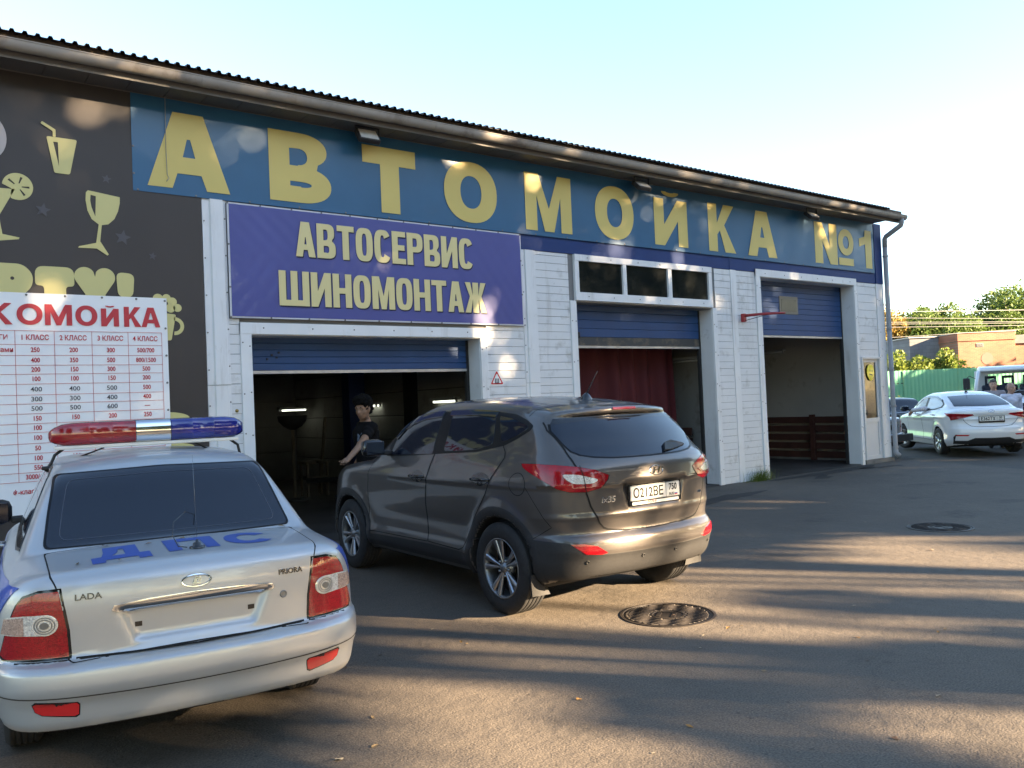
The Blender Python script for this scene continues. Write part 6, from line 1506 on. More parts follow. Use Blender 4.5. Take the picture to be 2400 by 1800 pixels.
def head_f(c, yaw_, tilt=0., s=1.):
    """head whose face looks along the direction yaw_; returns (f, to_world)"""
    ca, sa = math.cos(yaw_), math.sin(yaw_)
    fs = [ellipsoid((-.012, 0, .035), (.098, .078, .10)), ellipsoid((.018, 0, -.035), (.072, .064, .085)), ellipsoid((.045, 0, -.088), (.036, .036, .028)), capsule((.088, 0, .012), (.108, 0, -.024), .010, .016), ellipsoid((.084, 0, -.056), (.018, .028, .014)),
          capsule((.084, -.045, .030), (.084, .045, .030), .014, .014), ellipsoid((-.005, .079, .0), (.022, .012, .034)), ellipsoid((-.005, -.079, .0), (.022, .012, .034)), ellipsoid((.058, .040, -.02), (.028, .022, .024)), ellipsoid((.058, -.040, -.02), (.028, .022, .024))]
    u = union(fs, .022)
    ct, st = math.cos(tilt), math.sin(tilt)
    def inv(x, y, z):
        dx, dy, dz = (x - c[0]) / s, (y - c[1]) / s, (z - c[2]) / s
        a, b = dx * ca + dy * sa, -dx * sa + dy * ca
        return a * ct - dz * st, b, dz * ct + a * st
    def f(x, y, z):
        a, b, d = inv(x, y, z); return u(a, b, d) * s
    def world(p):
        a, b, d = p[0] * ct + p[2] * st, p[1], p[2] * ct - p[0] * st
        return (c[0] + s * (a * ca - b * sa), c[1] + s * (a * sa + b * ca), c[2] + s * d)
    return f, world, inv
def hand_fs(wrist, tip_dir, side_dir, curl=.25):
    """palm and five fingers as capsules"""
    w, t, sd_ = Vector(wrist), Vector(tip_dir).normalized(), Vector(side_dir).normalized(); n = t.cross(sd_)
    fs = [capsule(w, w + t * .075, .026, .034)]
    for i, ln in enumerate((.068, .078, .072, .056)):
        b = w + t * .085 + sd_ * ((i - 1.5) * .021); m_ = b + t * ln * .5 - n * .005; e = m_ + t * ln * .5 - n * curl * .06
        fs += [capsule(w + t * .05 + sd_ * ((i - 1.5) * .016), b, .012, .010), capsule(b, m_, .0095, .0085), capsule(m_, e, .0085, .007)]
    b = w + t * .03 - sd_ * .03; fs += [capsule(b, b + t * .035 - sd_ * .03, .012, .010), capsule(b + t * .035 - sd_ * .03, b + t * .07 - sd_ * .038, .010, .008)]
    return fs
def person(label, base, face, J, skin, shirt_m, trouser_m, hair_m, hair='short', collar=False, sleeve='short', hs=1.0, res=.016):
    """J: joints in world space"""
    t = thing('person', label, 'person', base, 0)
    hf, hw, hinv = head_f(J['head'], face, J.get('tilt', 0.), hs)
    jp = [p for kk, p in J.items() if kk != 'tilt' and kk[:2] not in ('hd', 'sd')]; lo = [min(p[k] for p in jp) - .26 for k in range(3)]; hi = [max(p[k] for p in jp) + .24 for k in range(3)]; lo[2] = base[2] - .02
    C = lambda a, b, ra, rb: capsule(J[a], J[b], ra, rb)
    torso = [C('pelvis', 'waist', .14, .125), C('waist', 'chest', .125, .15), C('shL', 'shR', .075, .075), C('chest', 'neck', .12, .06)]
    legs = [C('hipL', 'kneeL', .088, .060), C('kneeL', 'ankL', .058, .040), C('hipR', 'kneeR', .088, .060), C('kneeR', 'ankR', .058, .040), C('ankL', 'toeL', .042, .034), C('ankR', 'toeR', .042, .034)]
    arms = [C('shL', 'elL', .056, .042), C('elL', 'wrL', .042, .028), C('shR', 'elR', .056, .042), C('elR', 'wrR', .042, .028)]
    neck = [C('neck', 'head', .058, .055)]
    body = union(torso + legs + arms + neck, .035)
    hands = union(hand_fs(J['wrL'], J['hdL'], J['sdL']) + hand_fs(J['wrR'], J['hdR'], J['sdR']), .008)
    bd = skinned('body', lambda x, y, z: smin(smin(body(x, y, z), hf(x, y, z), .03), hands(x, y, z), .012), lo, hi, res, skin, t)
    # clothing: slightly larger than the body, ended cleanly
    def cut(a, b, q):
        a, b = np.array(J[a], float), np.array(J[b], float); d = (b - a) / np.linalg.norm(b - a); p = a + (b - a) * q
        return lambda x, y, z: (x - p[0]) * d[0] + (y - p[1]) * d[1] + (z - p[2]) * d[2]
    q = .55 if sleeve == 'short' else .97
    armsh = []
    for s_ in 'LR':
        if sleeve == 'short': a = C('sh' + s_, 'el' + s_, .066, .058); c = cut('sh' + s_, 'el' + s_, .62); armsh.append((lambda a, c: lambda x, y, z: np.maximum(a(x, y, z), c(x, y, z)))(a, c))
        else:
            a = union([C('sh' + s_, 'el' + s_, .066, .054), C('el' + s_, 'wr' + s_, .054, .040)], .02); c = cut('el' + s_, 'wr' + s_, .95); armsh.append((lambda a, c: lambda x, y, z: np.maximum(a(x, y, z), c(x, y, z)))(a, c))
    tor = union([capsule(J['pelvis'], J['waist'], .158, .145), capsule(J['waist'], J['chest'], .145, .166), C('shL', 'shR', .088, .088), capsule(J['chest'], J['neck'], .13, .075)] + armsh, .04)
    nz = J['neck'][2]; hem = J['pelvis'][2] - .08
    fold_ = lambda x, y, z: .006 * np.sin(z * 38 + x * 22 + y * 17) * np.sin(x * 31 - y * 12)
    shf = lambda x, y, z: np.maximum(np.maximum(tor(x, y, z) + fold_(x, y, z), z - nz - (.0 if not collar else .015)), hem - z)
    skinned('shirt', shf, lo, hi, res, shirt_m, t)
    trs = union([capsule(J['pelvis'], J['waist'], .150, .125), C('hipL', 'kneeL', .102, .078), C('kneeL', 'ankL', .078, .064), C('hipR', 'kneeR', .102, .078), C('kneeR', 'ankR', .078, .064)], .04)
    wz, az = J['waist'][2] + .02, min(J['ankL'][2], J['ankR'][2]) - .03
    skinned('trousers', lambda x, y, z: np.maximum(np.maximum(trs(x, y, z) + fold_(x, y, z), z - wz), az - z), lo, hi, .02, trouser_m, t)
    for s_ in 'LR': skinned('shoe', union([C('ank' + s_, 'toe' + s_, .055, .045), capsule(tuple(np.array(J['ank' + s_]) + (0, 0, -.03)), tuple(np.array(J['toe' + s_]) + (0, 0, -.005)), .045, .042)], .02), [v - .12 for v in np.minimum(J['ank' + s_], J['toe' + s_])], [v + .12 for v in np.maximum(J['ank' + s_], J['toe' + s_])], .014, mat('shoe_dark', (.02, .02, .02), .6), t)
    # hair and face
    c = J['head']; bl = [v - .2 for v in c]; bh = [v + .22 for v in c]
    if hair == 'curly': H = union([ellipsoid((-.025, 0, .072), (.112, .098, .105)), ellipsoid((.045, .0, .115), (.068, .078, .05)), ellipsoid((-.07, 0, -.005), (.05, .075, .075))], .03)
    elif hair == 'receding': H = union([ellipsoid((-.052, 0, .028), (.068, .082, .082))], .02)
    else: H = union([ellipsoid((-.028, 0, .052), (.104, .088, .095)), ellipsoid((.03, 0, .105), (.058, .064, .036))], .03)
    def hairf(x, y, z):
        a, b, d = hinv(x, y, z)
        nse = (.016 if hair == 'curly' else .003) * (np.sin(a * 130 + b * 90) * np.sin(d * 120 - b * 70) + .6 * np.sin(a * 240) * np.sin(b * 220 + d * 150))
        lump = .008 * np.sin(a * 52 + 1) * np.sin(b * 61) * np.sin(d * 47 + 2)
        line = -.075 + .140 * step(a - .045 - .10 * np.abs(b), .012)
        return np.maximum(H(a, b, d) * hs + nse + lump, (line - d) * hs) if hair == 'curly' else np.maximum(H(a, b, d) * hs + nse, (-.048 - d + a * .9) * hs)
    skinned('hair', hairf, bl, bh, .010, hair_m, t)
    for s_ in (-1, 1):
        b = MB(); b.lathe([(.001, -.011), (.009, -.006), (.0115, 0), (.009, .006), (.001, .011)], 10, 'z', hw((.079, s_ * .031, .010))); b.obj('eye', eye_w, t, True)
        b = MB(); b.lathe([(.001, -.0055), (.0055, 0), (.001, .0055)], 8, 'z', hw((.0875, s_ * .031, .010))); b.obj('iris', eye_d, t, True)
        b = MB(); b.tube([hw((.094, s_ * .014, .026)), hw((.096, s_ * .032, .036)), hw((.082, s_ * .052, .030))], [.006, .0065, .004], 6); b.obj('eyebrow', hair_m, t, True)
    b = MB(); b.tube([hw((.094, -.022, -.060)), hw((.1035, 0, -.057)), hw((.094, .022, -.060))], [.003, .006, .003], 6); b.obj('mouth', lip_m, t, True)
    return t, hw
def stand(x, y, z, face, head_z, lean=(0, 0)):
    """joint set of an upright figure facing 'face' whose head centre is at head_z"""
    f = Vector((math.cos(face), math.sin(face), 0)); l = Vector((-f.y, f.x, 0)); H = head_z + .11 - z; k = H / 1.76; p = Vector((x, y, z)); ln = Vector((lean[0], lean[1], 0))
    at = lambda a, b, c: tuple(p + f * a * k + l * b * k + Vector((0, 0, c * k)) + ln * max(0, (c - .95)))
    J = dict(pelvis=at(0, 0, .95), waist=at(0, 0, 1.10), chest=at(.01, 0, 1.30), neck=at(-.01, 0, 1.49), head=at(.02, 0, 1.65), hipL=at(0, .09, .92), hipR=at(0, -.09, .92), kneeL=at(.02, .10, .50), kneeR=at(.04, -.10, .50), ankL=at(-.02, .11, .09), ankR=at(.02, -.11, .09), toeL=at(.13, .13, .045), toeR=at(.17, -.13, .045),
             shL=at(0, .185, 1.42), shR=at(0, -.185, 1.42), elL=at(-.02, .25, 1.13), elR=at(-.02, -.25, 1.13), wrL=at(.05, .27, .88), wrR=at(.05, -.27, .88))
    J.update(hdL=tuple(f * .2 + Vector((0, 0, -1))), hdR=tuple(f * .2 + Vector((0, 0, -1))), sdL=tuple(f), sdR=tuple(f * 1))
    return J
# young man in the doorway, right hand on the SUV's bonnet
fa = R(-150)
J = stand(4.90, -.20, 0, R(-168), 1.635, (-.10, -.04))
J['head'] = (4.79, -.30, 1.615); J['neck'] = (4.85, -.23, 1.46); J['tilt'] = R(8)
J['shL'] = (4.84, -.39, 1.38); J['elL'] = (4.52, -.74, 1.20); J['wrL'] = (4.22, -1.00, 1.055); J['hdL'] = (-.72, -.62, -.20); J['sdL'] = (.65, -.75, 0)
J['shR'] = (4.90, -.06, 1.40); J['elR'] = (4.96, .04, 1.12); J['wrR'] = (4.80, -.02, .92)
tee = mat('black_tee', (.0075, .007, .0075), .95, spec=.1, var=(5, .2)); jeans = mat('dark_jeans', (.02, .024, .035), .85, var=(12, .2))
p1, hw1 = person('young man with curly black hair in a black T-shirt leaning on the SUV bonnet', (4.86, -.22, 0), fa, J, skin1, tee, jeans, hair_b, 'curly', hs=1.03)
b = MB(); q = [(-.05, .06), (-.02, .10), (.0, .06), (.03, .09), (.04, .0), (.01, -.08), (-.01, -.14), (-.04, -.10), (-.02, -.02)]
fdir = Vector((math.cos(R(-140)), math.sin(R(-140)), 0)); ldir = Vector((-fdir.y, fdir.x, 0)); cc = Vector(J['chest']) + fdir * .176 + Vector((0, 0, -.06))
b.prism(q[::-1], 0, .003, lambda u, v, h: cc - ldir * u + Vector((0, 0, v)) + fdir * h); b.obj('chest_print', mat('faded_print', (.10, .12, .16), .8), p1)
# two men beyond the white saloon
J = stand(22.83, -.02, -.05, R(205), 1.56); J['elR'] = tuple(Vector(J['elR']) + Vector((-.08, .02, .04)))
person('middle-aged man in a grey shirt with short dark hair, facing us behind the white saloon', (22.83, -.02, -.05), R(208), J, skin2, mat('grey_shirt', (.30, .26, .27), .85, var=(5, .1)), jeans, hair_g, 'short', True, 'long', 1.02)
J = stand(22.62, -.50, -.05, R(225), 1.45, (-.10, -.06)); J['tilt'] = R(6)
person('balding man in a pale lilac shirt, leaning beside the open dark door', (22.62, -.50, -.05), R(252), J, skin2, mat('lilac_shirt', (.62, .62, .72), .85, var=(5, .06)), mat('grey_trousers', (.08, .08, .09), .85), hair_g, 'receding', True, 'long', 1.04)
# the driver's arm out of the white saloon's window
ta = thing('person', 'driver\'s forearm in a pale sleeve resting out of the white saloon\'s window', 'person', (19.7336, -1.2797, -.01), R(44.6))
armf = union([capsule((1.85, .80, 1.06), (2.36, .925, 1.02), .058, .046)], .02); sl_ = lambda x, y, z: armf(x, y, z) + .004 * np.sin(x * 70 + z * 40)
skinned('sleeve', sl_, (1.7, .66, .9), (2.5, 1.05, 1.2), .014, mat('pale_sleeve', (.60, .58, .62), .85, var=(8, .08)), ta, False)
hf_ = union([capsule((2.30, .915, 1.02), (2.44, .94, .99), .034, .028)] + hand_fs((2.44, .94, .99), (.75, .12, -.6), (-.1, 1, 0), .5), .008)
skinned('body', hf_, (2.2, .82, .78), (2.75, 1.08, 1.1), .009, skin2, ta, False)
# ---------------------------------------------------------------- foliage
def leaf_mat(name, c1, c2, tr=.35):
    m = bpy.data.materials.new(name); m.use_nodes = True; nt = m.node_tree; N, L = nt.nodes, nt.links; N.clear(); MATS[name] = m
    out = N.new('ShaderNodeOutputMaterial'); mx = N.new('ShaderNodeMixShader'); mx.inputs[0].default_value = tr
    d = N.new('ShaderNodeBsdfPrincipled'); d.inputs['Roughness'].default_value = .55; d.inputs['Specular IOR Level'].default_value = .3; t = N.new('ShaderNodeBsdfTranslucent')
    g = N.new('ShaderNodeNewGeometry'); cm = N.new('ShaderNodeMix'); cm.data_type = 'RGBA'; cm.inputs[6].default_value = c1 + (1,); cm.inputs[7].default_value = c2 + (1,); L.new(g.outputs['Random Per Island'], cm.inputs[0])
    L.new(cm.outputs[2], d.inputs['Base Color']); L.new(cm.outputs[2], t.inputs['Color']); L.new(d.outputs[0], mx.inputs[1]); L.new(t.outputs[0], mx.inputs[2]); L.new(mx.outputs[0], out.inputs[0]); return m
bark = mat('bark', (.055, .045, .036), .9, var=(6, .3), bump=(14, .6, .03))
def leaves(clumps, per, size, rs, flat=1.0):
    """small bent leaf quads spread through ellipsoidal clumps (cx, cy, cz, r)"""
    V = []; F = []
    for cx, cy, cz, r in clumps:
        n = max(6, int(per * rs.uniform(.7, 1.3)))
        d = rs.normal(size=(n, 3)); d /= np.linalg.norm(d, axis=1, keepdims=True); rad = r * rs.uniform(.35, 1.0, (n, 1)) ** .6
        P = np.array([cx, cy, cz]) + d * rad * np.array([1, 1, flat])
        a = rs.normal(size=(n, 3)); a /= np.linalg.norm(a, axis=1, keepdims=True); b = np.cross(a, rs.normal(size=(n, 3))); b /= np.maximum(np.linalg.norm(b, axis=1, keepdims=True), 1e-6)
        s = size * rs.uniform(.6, 1.35, (n, 1)); k = len(V)
        q = np.stack([P - a * s, P - b * s * .55, P + a * s, P + b * s * .55], 1).reshape(-1, 3); base = sum(len(v) for v in V); V.append(q)
        F.append(np.arange(4 * n).reshape(-1, 4) + base)
    return np.concatenate(V), np.concatenate(F)
def tree(name, label, base, h, crown, n_cl, per, size, m, group=None, seed=1, cat='tree', trunk_r=.16, low=.35, cl=(.5, 1.1), box=False):
    """tapered trunk with limbs and a crown of leaf clumps; crown = (rx, ry, rz, centre height)"""
    rs = np.random.RandomState(seed); t = thing(name, label, cat, base, 0, group)
    rx, ry, rz, zc = crown; C = []
    for _ in range(n_cl):
        if box:
            while True:
                d = rs.uniform(-1, 1, 3)
                if d[0] ** 2 + d[1] ** 2 + d[2] ** 6 < 1: break
            k = 1.
        else: d = rs.normal(size=3); d /= np.linalg.norm(d); k = rs.uniform(.25, 1.0) ** .5
        C.append((d[0] * rx * k, d[1] * ry * k, zc + d[2] * rz * k * (1 if d[2] > 0 else .9), rs.uniform(*cl)))
    V, F = leaves(C, per, size, rs); obj('crown', V, F, m, t)
    b = MB(); top = zc + rz * .35; b.tube([(0, 0, -.1), (rs.uniform(-.1, .1), rs.uniform(-.1, .1), top * .4), (rs.uniform(-.2, .2), rs.uniform(-.2, .2), top * .75), (rs.uniform(-.3, .3), rs.uniform(-.3, .3), top)], [trunk_r, trunk_r * .8, trunk_r * .55, trunk_r * .2], 8)
    for c in C[::max(1, len(C) // 12)]:
        z0 = top * rs.uniform(.35, .75); mid = (c[0] * .45, c[1] * .45, z0 + (c[2] - z0) * .55); b.tube([(0, 0, z0), mid, c[:3]], [trunk_r * .45, trunk_r * .28, .02], 6)
    b.obj('trunk', bark, t, True, world=False); return t
lf_y = leaf_mat('leaf_yellow_green', (.18, .22, .035), (.30, .24, .05)); lf_g = leaf_mat('leaf_green', (.055, .10, .022), (.12, .17, .035)); lf_d = leaf_mat('leaf_dark', (.025, .055, .014), (.060, .100, .025)); lf_o = leaf_mat('leaf_autumn', (.20, .19, .04), (.34, .20, .05))
lf_b = leaf_mat('leaf_bright', (.11, .17, .03), (.22, .25, .05)); lf_w = leaf_mat('weed_yellow', (.22, .21, .03), (.42, .33, .04))

# ---------------------------------------------------------------- beyond the yard
fdir_ = Vector((.797, -.604, 0)); f0 = Vector((34.0 - .797 * 9, 8.45 + .604 * 9, -.05)); green = mat('green_sheet', (.13, .38, .24), .5, var=(1.2, .08))
fen = thing('sheet_fence', 'green corrugated sheet metal fence behind the parked cars', 'fence', tuple(f0), math.atan2(fdir_.y, fdir_.x)); t = MB(); w = 1.15; pr_ = []
for i in range(7): pr_ += [(i * w / 7, 0), (i * w / 7 + .07, 0), (i * w / 7 + .085, .006), (i * w / 7 + .145, .006)]
pr_.append((w, 0)); V = [(u, v, 0) for u, v in pr_] + [(u, v, 2.30) for u, v in pr_]; n = len(pr_); fme = mesh('fence_sheet', V, [(i, i + 1, n + i + 1, n + i) for i in range(n - 1)], green)
for i in range(24): mesh_obj('fence_sheet', fme, fen, (i * w, 0, .05), (R(rg.uniform(-.6, .6)), 0, 0))
for i in range(10): b = MB(); b.box(i * 2.9 - .03, i * 2.9 + .03, .05, .11, 0, 2.25); b.obj('post', darkm, fen, world=False)
for z in (.5, 1.8): b = MB(); b.box(0, 27, .02, .05, z, z + .04); b.obj('rail', darkm, fen, world=False)
def brick_mat(name, c1, c2, mortar, sc, bw=.25, bh=.075):
    m = mat(name, c1, .85); nt = m.node_tree; N, L = nt.nodes, nt.links; br = N.new('ShaderNodeTexBrick'); tc = N.new('ShaderNodeTexCoord'); mp = N.new('ShaderNodeMapping'); mp.inputs['Rotation'].default_value = (R(90), 0, 0); L.new(tc.outputs['Object'], mp.inputs['Vector']); L.new(mp.outputs[0], br.inputs['Vector'])
    br.inputs['Scale'].default_value = 1; br.inputs['Brick Width'].default_value = bw; br.inputs['Row Height'].default_value = bh; br.inputs['Mortar Size'].default_value = .008; br.inputs['Color1'].default_value = c1 + (1,); br.inputs['Color2'].default_value = c2 + (1,); br.inputs['Mortar'].default_value = mortar + (1,)
    n = N.new('ShaderNodeTexNoise'); n.inputs['Scale'].default_value = .6; n.inputs['Detail'].default_value = 6; L.new(tc.outputs['Object'], n.inputs['Vector']); r_ = N.new('ShaderNodeMapRange'); r_.inputs[1].default_value = .3; r_.inputs[2].default_value = .7; r_.inputs[3].default_value = .7; r_.inputs[4].default_value = 1.2; L.new(n.outputs[0], r_.inputs[0])
    mx = N.new('ShaderNodeMix'); mx.data_type = 'RGBA'; mx.blend_type = 'MULTIPLY'; mx.inputs[0].default_value = 1; L.new(br.outputs[0], mx.inputs[6]); L.new(r_.outputs[0], mx.inputs[7]); L.new(mx.outputs[2], N['Principled BSDF'].inputs['Base Color']); return m
redb = brick_mat('red_brick', (.27, .095, .055), (.33, .13, .07), (.24, .16, .11), 1); greyb = brick_mat('grey_block', (.17, .17, .18), (.21, .21, .21), (.14, .13, .125), 1, .5, .22)
aw = math.atan2(-2.06, 2.72)
bh = thing('brick_shed', 'flat-roofed red brick building beyond the green fence', 'building', (51.44, 13.99, -.05), aw)
b = MB(); b.box(0, 3.42, 0, 8, 0, 4.25); b.box(3.421, 12, .35, 8, 0, 4.0); wl = b.obj('wall', redb, bh, world=False)
b = MB(); b.box(-.04, 3.46, -.06, 8, 4.25, 4.38); b.box(-.02, 3.44, -.03, 8, 4.381, 4.72); b.obj('parapet', redb, bh, world=False)
b = MB(); b.box(-.06, 3.48, -.08, 8.05, 4.721, 4.76); b.obj('coping', mat('zinc', (.30, .30, .30), .5, metal=.5), bh, world=False)
b = MB(); b.box(3.5, 12, .2, 8, 4.001, 4.5); b.obj('roof', mat('old_roof', (.16, .15, .15), .8, var=(2, .3)), bh, world=False)
b = MB(); b.lathe([(.001, -.012), (.36, -.012), (.36, .01)], 28, 'y', (1.70, 0, 3.15)); b.obj('bricked_round_window', mat('pale_patch', (.19, .13, .10), .85), bh, world=False)
vt = MB(); vt.box(1.08, 1.5, -.02, .02, 3.86, 4.08); vo = vt.obj('vent', mat('zinc', (.30, .30, .30)), bh, world=False)
for i in range(4): b = MB(); b.box(1.10, 1.48, -.035, -.0205, 3.88 + i * .05, 3.905 + i * .05); b.obj('vent_slat', darkm, vo, world=False)
gb = thing('block_wall_shed', 'grey blockwork shed left of the brick building', 'building', (51.2, 16.68, -.05), aw); b = MB(); b.box(-.02, 2.92, .2, 7, 0, 4.68); b.obj('wall', greyb, gb, world=False); b = MB(); b.box(-.1, 2.95, .12, 7.1, 4.681, 4.75); b.obj('coping', mat('zinc', (.30, .30, .30)), gb, world=False)
# trees and bushes behind the fence
tree('yellowing_tree', 'yellowing broad tree behind the grey shed, left of the two', (59.5, 24.0, 0), 8, (4.2, 3.4, 2.6, 4.6), 120, 260, .115, lf_o, 'trees beyond the fence', 5, cl=(.6, 1.2))
tree('yellowing_tree', 'yellow-green tree peeking over the roof of the grey shed', (63.2, 20.9, 0), 8, (4.4, 3.2, 2.6, 4.6), 120, 260, .115, lf_g, 'trees beyond the fence', 6, cl=(.6, 1.2))
tree('tall_green_tree', 'tall dense green tree rising behind the brick building', (77.2, 19.6, 0), 11, (6.0, 4.8, 4.2, 5.6), 190, 260, .135, lf_g, 'trees beyond the fence', 8, trunk_r=.3, cl=(.7, 1.5))
tree('tall_green_tree', 'dark green tree rising at the right end of the brick building', (80.5, 15.6, 0), 11, (5.6, 4.6, 4.0, 5.4), 170, 260, .135, lf_d, 'trees beyond the fence', 9, trunk_r=.3, cl=(.7, 1.5))
tree('tall_green_tree', 'dark tree filling the gap between the sheds', (69.5, 25.0, 0), 8, (4.5, 3.5, 3.0, 4.0), 60, 150, .2, lf_d, 'trees beyond the fence', 12, cl=(.7, 1.4))
tree('leafy_tree', 'mid green tree showing between the yellowing tree and the grey shed roof', (66.0, 23.6, 0), 8, (4.6, 3.4, 2.7, 4.5), 120, 260, .115, lf_g, 'trees beyond the fence', 14, cl=(.6, 1.2))
tree('leafy_tree', 'olive green tree behind the left end of the brick building', (71.5, 20.6, 0), 8, (4.4, 3.4, 2.8, 4.4), 110, 260, .12, lf_g, 'trees beyond the fence', 15, cl=(.6, 1.2))
for i, (x, y, hh, rx, lab) in enumerate(((38.7, 11.1, 3.5, .55, 'upright yellow-green bush nearest the building corner'), (39.7, 10.4, 3.0, .75, 'low yellow-green bush in front of the grey shed'), (40.6, 9.75, 3.35, .6, 'tall yellow-green bush where the grey and brick walls meet'), (41.3, 9.2, 2.9, .6, 'rounded yellow-green bush at the foot of the brick wall'))):
    tree('bush', lab, (x, y, 0), hh, (rx, rx, hh * .36, hh * .62), 26, 90, .09, lf_b, 'bushes behind the green fence', 20 + i, 'bush', .05, cl=(.22, .42))
# weeds in front of the fence
rs = np.random.RandomState(4); C = []
for _ in range(420):
    k = rs.uniform(0, 1); x, y = 27 + 12 * k + rs.normal(0, .6), 9.0 - 6.2 * k + rs.normal(0, .8); hh = rs.uniform(.3, 1.25) * (1.25 if rs.rand() > .9 else .9); C.append((x, y, hh * .6, .30))
V, F = leaves(C, 26, .075, rs, 1.6); tag(obj('weeds', V, F, lf_w), 'yellow flowering weeds along the foot of the green fence', 'weeds', kind='stuff')
# overhead wires
wm_ = mat('wire_aluminium', (.45, .44, .42), .5, metal=.5)
for i, (z0, z1, lab) in enumerate(((5.23, 5.04, 'topmost'), (4.94, 4.63, 'second from top'), (4.73, 4.48, 'third from top'), (4.64, 4.42, 'fourth from top'), (4.49, 4.30, 'fifth from top'), (3.99, 4.13, 'lowest'))):
    a, b_ = Vector((38.52, 11.21, z0)), Vector((43.7, 7.29, z1)); d = (b_ - a); b = MB(); pts = []
    for k in range(25):
        u = -1.6 + 4.6 * k / 24; p_ = a + d * u; pts.append((p_.x, p_.y, p_.z + .10 * ((u - .5) ** 2) * .3))
    b.tube(pts, .010 if i else .016, 5); o = b.obj('overhead_wire', wm_, None, True); tag(o, lab + ' of the six overhead wires crossing in front of the trees', 'wire', 'overhead wires')
# ---------------------------------------------------------------- the trees behind the photographer that dapple the light
S_ = Vector((.5291, -.8486, 0)); P_ = Vector((.8486, .5291, 0)); lf_s = leaf_mat('leaf_shade_tree', (.045, .085, .018), (.10, .14, .03), .25)
# (along the sun, across it, crown bottom, crown top, clumps)
row = [(32.0, -12.5, 8.0, 14.5, 80), (32.6, -8.2, 7.8, 14.8, 84), (31.6, -3.8, 7.8, 14.8, 92), (32.4, .2, 7.9, 15.2, 96), (33.4, 2.9, 9.4, 15.6, 55), (31.8, 5.6, 6.4, 15.0, 100), (32.6, 9.4, 5.6, 15.0, 104), (31.6, 12.8, 5.6, 15.0, 104), (32.4, 17.0, 5.6, 15.0, 104), (31.8, 21.2, 5.4, 14.4, 98)]
names = ['first', 'second', 'third', 'fourth', 'fifth', 'sixth', 'seventh', 'eighth', 'ninth', 'tenth', 'eleventh', 'twelfth']
for i, (s, p, z0, z1, n) in enumerate(row):
    q = S_ * s + P_ * p
    tree('shade_tree', names[i] + ' tree from the left of the near row behind the photographer', (q.x, q.y, -.05), 14, (2.9, 2.5, (z1 - z0) / 2 - .4, (z0 + z1) / 2), int(n * 2.6), 60, .16, lf_s, 'near row of trees behind the photographer', 40 + i, trunk_r=.22, cl=(.35, .68), box=True)
for i, p in enumerate((26, 31, 36, 41, 46, 51, 56)):
    q = S_ * (32 + i % 2) + P_ * p
    tree('shade_tree', names[i] + ' tree from the left of the lower row out of sight on the right', (q.x, q.y, -.05), 9, (3.2, 2.4, 3.2, 5.4 if i < 3 else 4.9), 36 if i < 3 else 26, 90, .2, lf_s, 'lower row of trees out of sight on the right', 100 + i, trunk_r=.18, cl=(.6, 1.0), box=True)
for i in range(10):  # far row added unseen to screen off the low sky glow
    p = -16 + 4.6 * i; q = S_ * (45 + (i % 3)) + P_ * p; top = 10.4 if p < 4 else 16.0
    tree('shade_tree', names[i] + ' tree from the left of the far row added behind the photographer to block skylight', (q.x, q.y, -.05), top, (3.0, 2.4, top / 2 - .7, top / 2 + .3), 70, 60, .34, lf_d, 'far row of trees added behind the photographer', 60 + i, trunk_r=.22, cl=(.8, 1.3), box=True)
for i, (s, p) in enumerate(((24, -19), (14, -21), (4, -22), (34, -20))):  # left clump added unseen to reduce the sky light
    q = S_ * s + P_ * p
    tree('shade_tree', names[i] + ' tree of the clump added to the left behind the photographer to cut skylight', (q.x, q.y, -.05), 13, (3.4, 3.2, 5.0, 7.6), 80, 60, .32, lf_d, 'clump of trees added behind the photographer on the left', 80 + i, trunk_r=.22, cl=(.8, 1.3), box=True)
# loose leaf clumps added out of view to throw streaks across the yard
rsb = np.random.RandomState(3); C = []
for _ in range(46): p = rsb.uniform(-8, 2); q = S_ * (32 + rsb.normal(0, .8)) + P_ * p; C.append((q.x, q.y, rsb.uniform(6.0, 7.2), rsb.uniform(.3, .6)))
for _ in range(16): p = rsb.uniform(-3.5, -1.1); q = S_ * (32 + rsb.normal(0, .5)) + P_ * p; C.append((q.x, q.y, rsb.uniform(8.0, 8.8), rsb.uniform(.3, .55)))  # clumps added to dim the sun on the police saloon's tail
for _ in range(11): p = rsb.normal(6.2, .35); q = S_ * (32 + rsb.normal(0, .5)) + P_ * p; C.append((q.x, q.y, rsb.uniform(11.0, 13.2), rsb.uniform(.35, .6)))  # clumps added to cover stray sun spots on the front
V, F = leaves(C, 55, .16, rsb, .35); tag(obj('shade_clumps', V, F, lf_s), 'loose leaf clumps added by the near row of trees to shape the sunlight', 'foliage', kind='stuff')
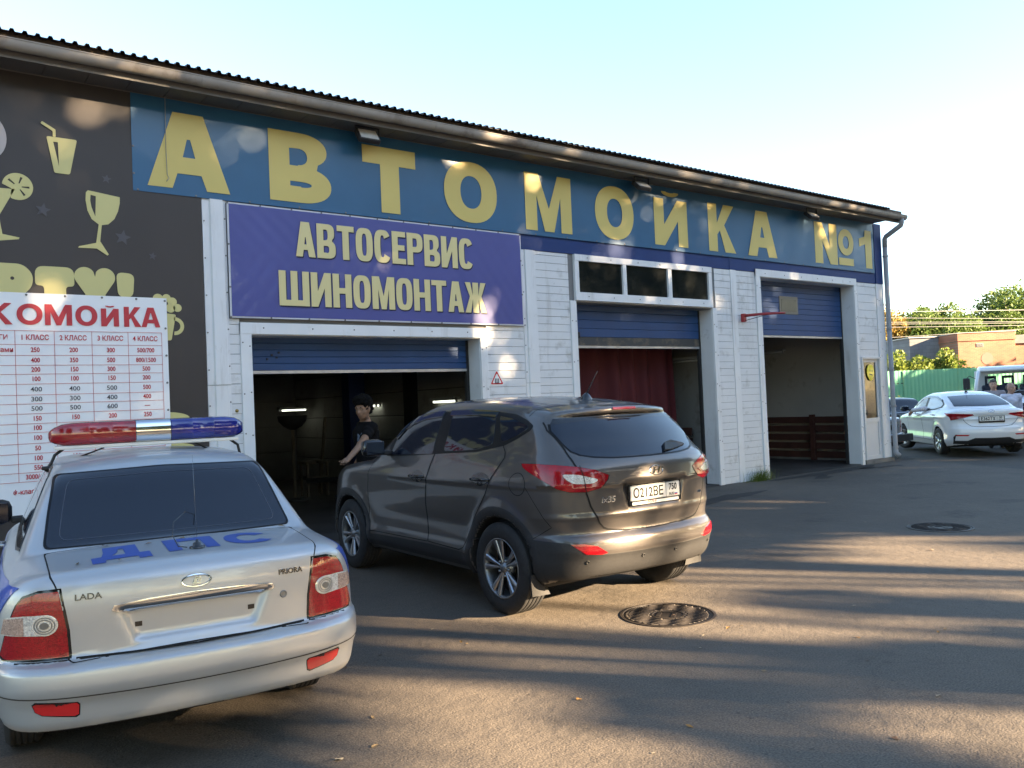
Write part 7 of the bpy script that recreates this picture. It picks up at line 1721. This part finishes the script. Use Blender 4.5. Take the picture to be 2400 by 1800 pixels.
# ---------------------------------------------------------------- small things on the ground
rs = random.Random(5); lm = [mat('fallen_leaf_tan', (.20, .14, .07), .8), mat('fallen_leaf_pale', (.26, .22, .15), .8), mat('fallen_leaf_brown', (.10, .06, .035), .8), mat('fallen_leaf_ochre', (.24, .13, .035), .8)]
lmesh = []
for k in range(5):
    b = MB(); n = 9; pts = []
    for i in range(n):
        a = 2 * math.pi * i / n; r_ = (1 if i % 2 else .72) * (1.3 if i == 0 else 1) * rs.uniform(.8, 1.15); pts.append((r_ * math.cos(a) * 1.35, r_ * math.sin(a) * .75, .28 * rs.uniform(0, 1) * abs(math.sin(a))))
    b.add([(0, 0, .05)] + pts, [(0, i + 1, (i + 1) % n + 1) for i in range(n)]); lmesh.append(b)
LM = [[mesh('leaf', b.V, b.F, m) for m in lm] for b in lmesh]
def fallen(x, y, z, s, label):
    o = mesh_obj('fallen_leaf', rs.choice(rs.choice(LM)), None, (x, y, z), (rs.uniform(-.25, .25), rs.uniform(-.25, .25), rs.uniform(0, 6.28)), (s, s, s)); return tag(o, label, 'leaf', 'fallen leaves in the yard')
n = 0
while n < 90:
    d = 2.6 + 9 * rs.random() ** 1.6; a = yaw + rs.uniform(-.62, .55); x, y = d * math.cos(a), -9.7214 + d * math.sin(a)
    if y > -.4 or (3.6 < x < 5.6 and -5.4 < y < -1) or (.2 < x < 2.0 and -5.9 < y < -1.4): continue
    fallen(x, y, .004, rs.uniform(.008, .019), 'small dry leaf lying on the open asphalt of the yard'); n += 1
for x, y in ((.9, -6.15), (1.25, -6.05), (1.45, -6.2), (.75, -6.0), (1.65, -6.1), (1.1, -6.3)): fallen(x, y, .004, rs.uniform(.02, .032), 'dry leaf on the ground just behind the police saloon bumper')
M1 = Matrix.Translation((1.1187, -5.8746, 0)) @ Matrix.Rotation(R(82.64), 4, 'Z')
for lx, ly in ((.30, .47), (.24, .30), (.55, .15), (.62, -.02), (.66, .33), (.70, -.55)):
    P, N = L1.hit([(lx, ly)], ('top',)); v = M1 @ Vector(P[0]); fallen(v.x, v.y, v.z + .008, rs.uniform(.010, .018), 'dry leaf caught on the boot lid of the police saloon')
# grass tuft at the foot of the wall
rsn = np.random.RandomState(9); V = []; F = []
for i in range(260):
    x, y = rsn.normal(12.85, .16), -.10 - abs(rsn.normal(0, .07)); h_ = rsn.uniform(.10, .26); dx, dy = rsn.normal(0, .06), -abs(rsn.normal(.02, .06)); w = .004; k = len(V)
    V += [(x - w, y, 0), (x + w, y, 0), (x + dx * .5 + w * .7, y + dy * .5, h_ * .65), (x + dx * .5 - w * .7, y + dy * .5, h_ * .65), (x + dx * 1.3, y + dy * 1.3, h_)]; F += [(k, k + 1, k + 2, k + 3), (k + 3, k + 2, k + 4)]
tag(obj('grass_tuft', V, F, leaf_mat('grass_blade', (.07, .14, .02), (.16, .20, .05))), 'green grass tuft at the foot of the white pillar by the third bay', 'grass', kind='stuff')
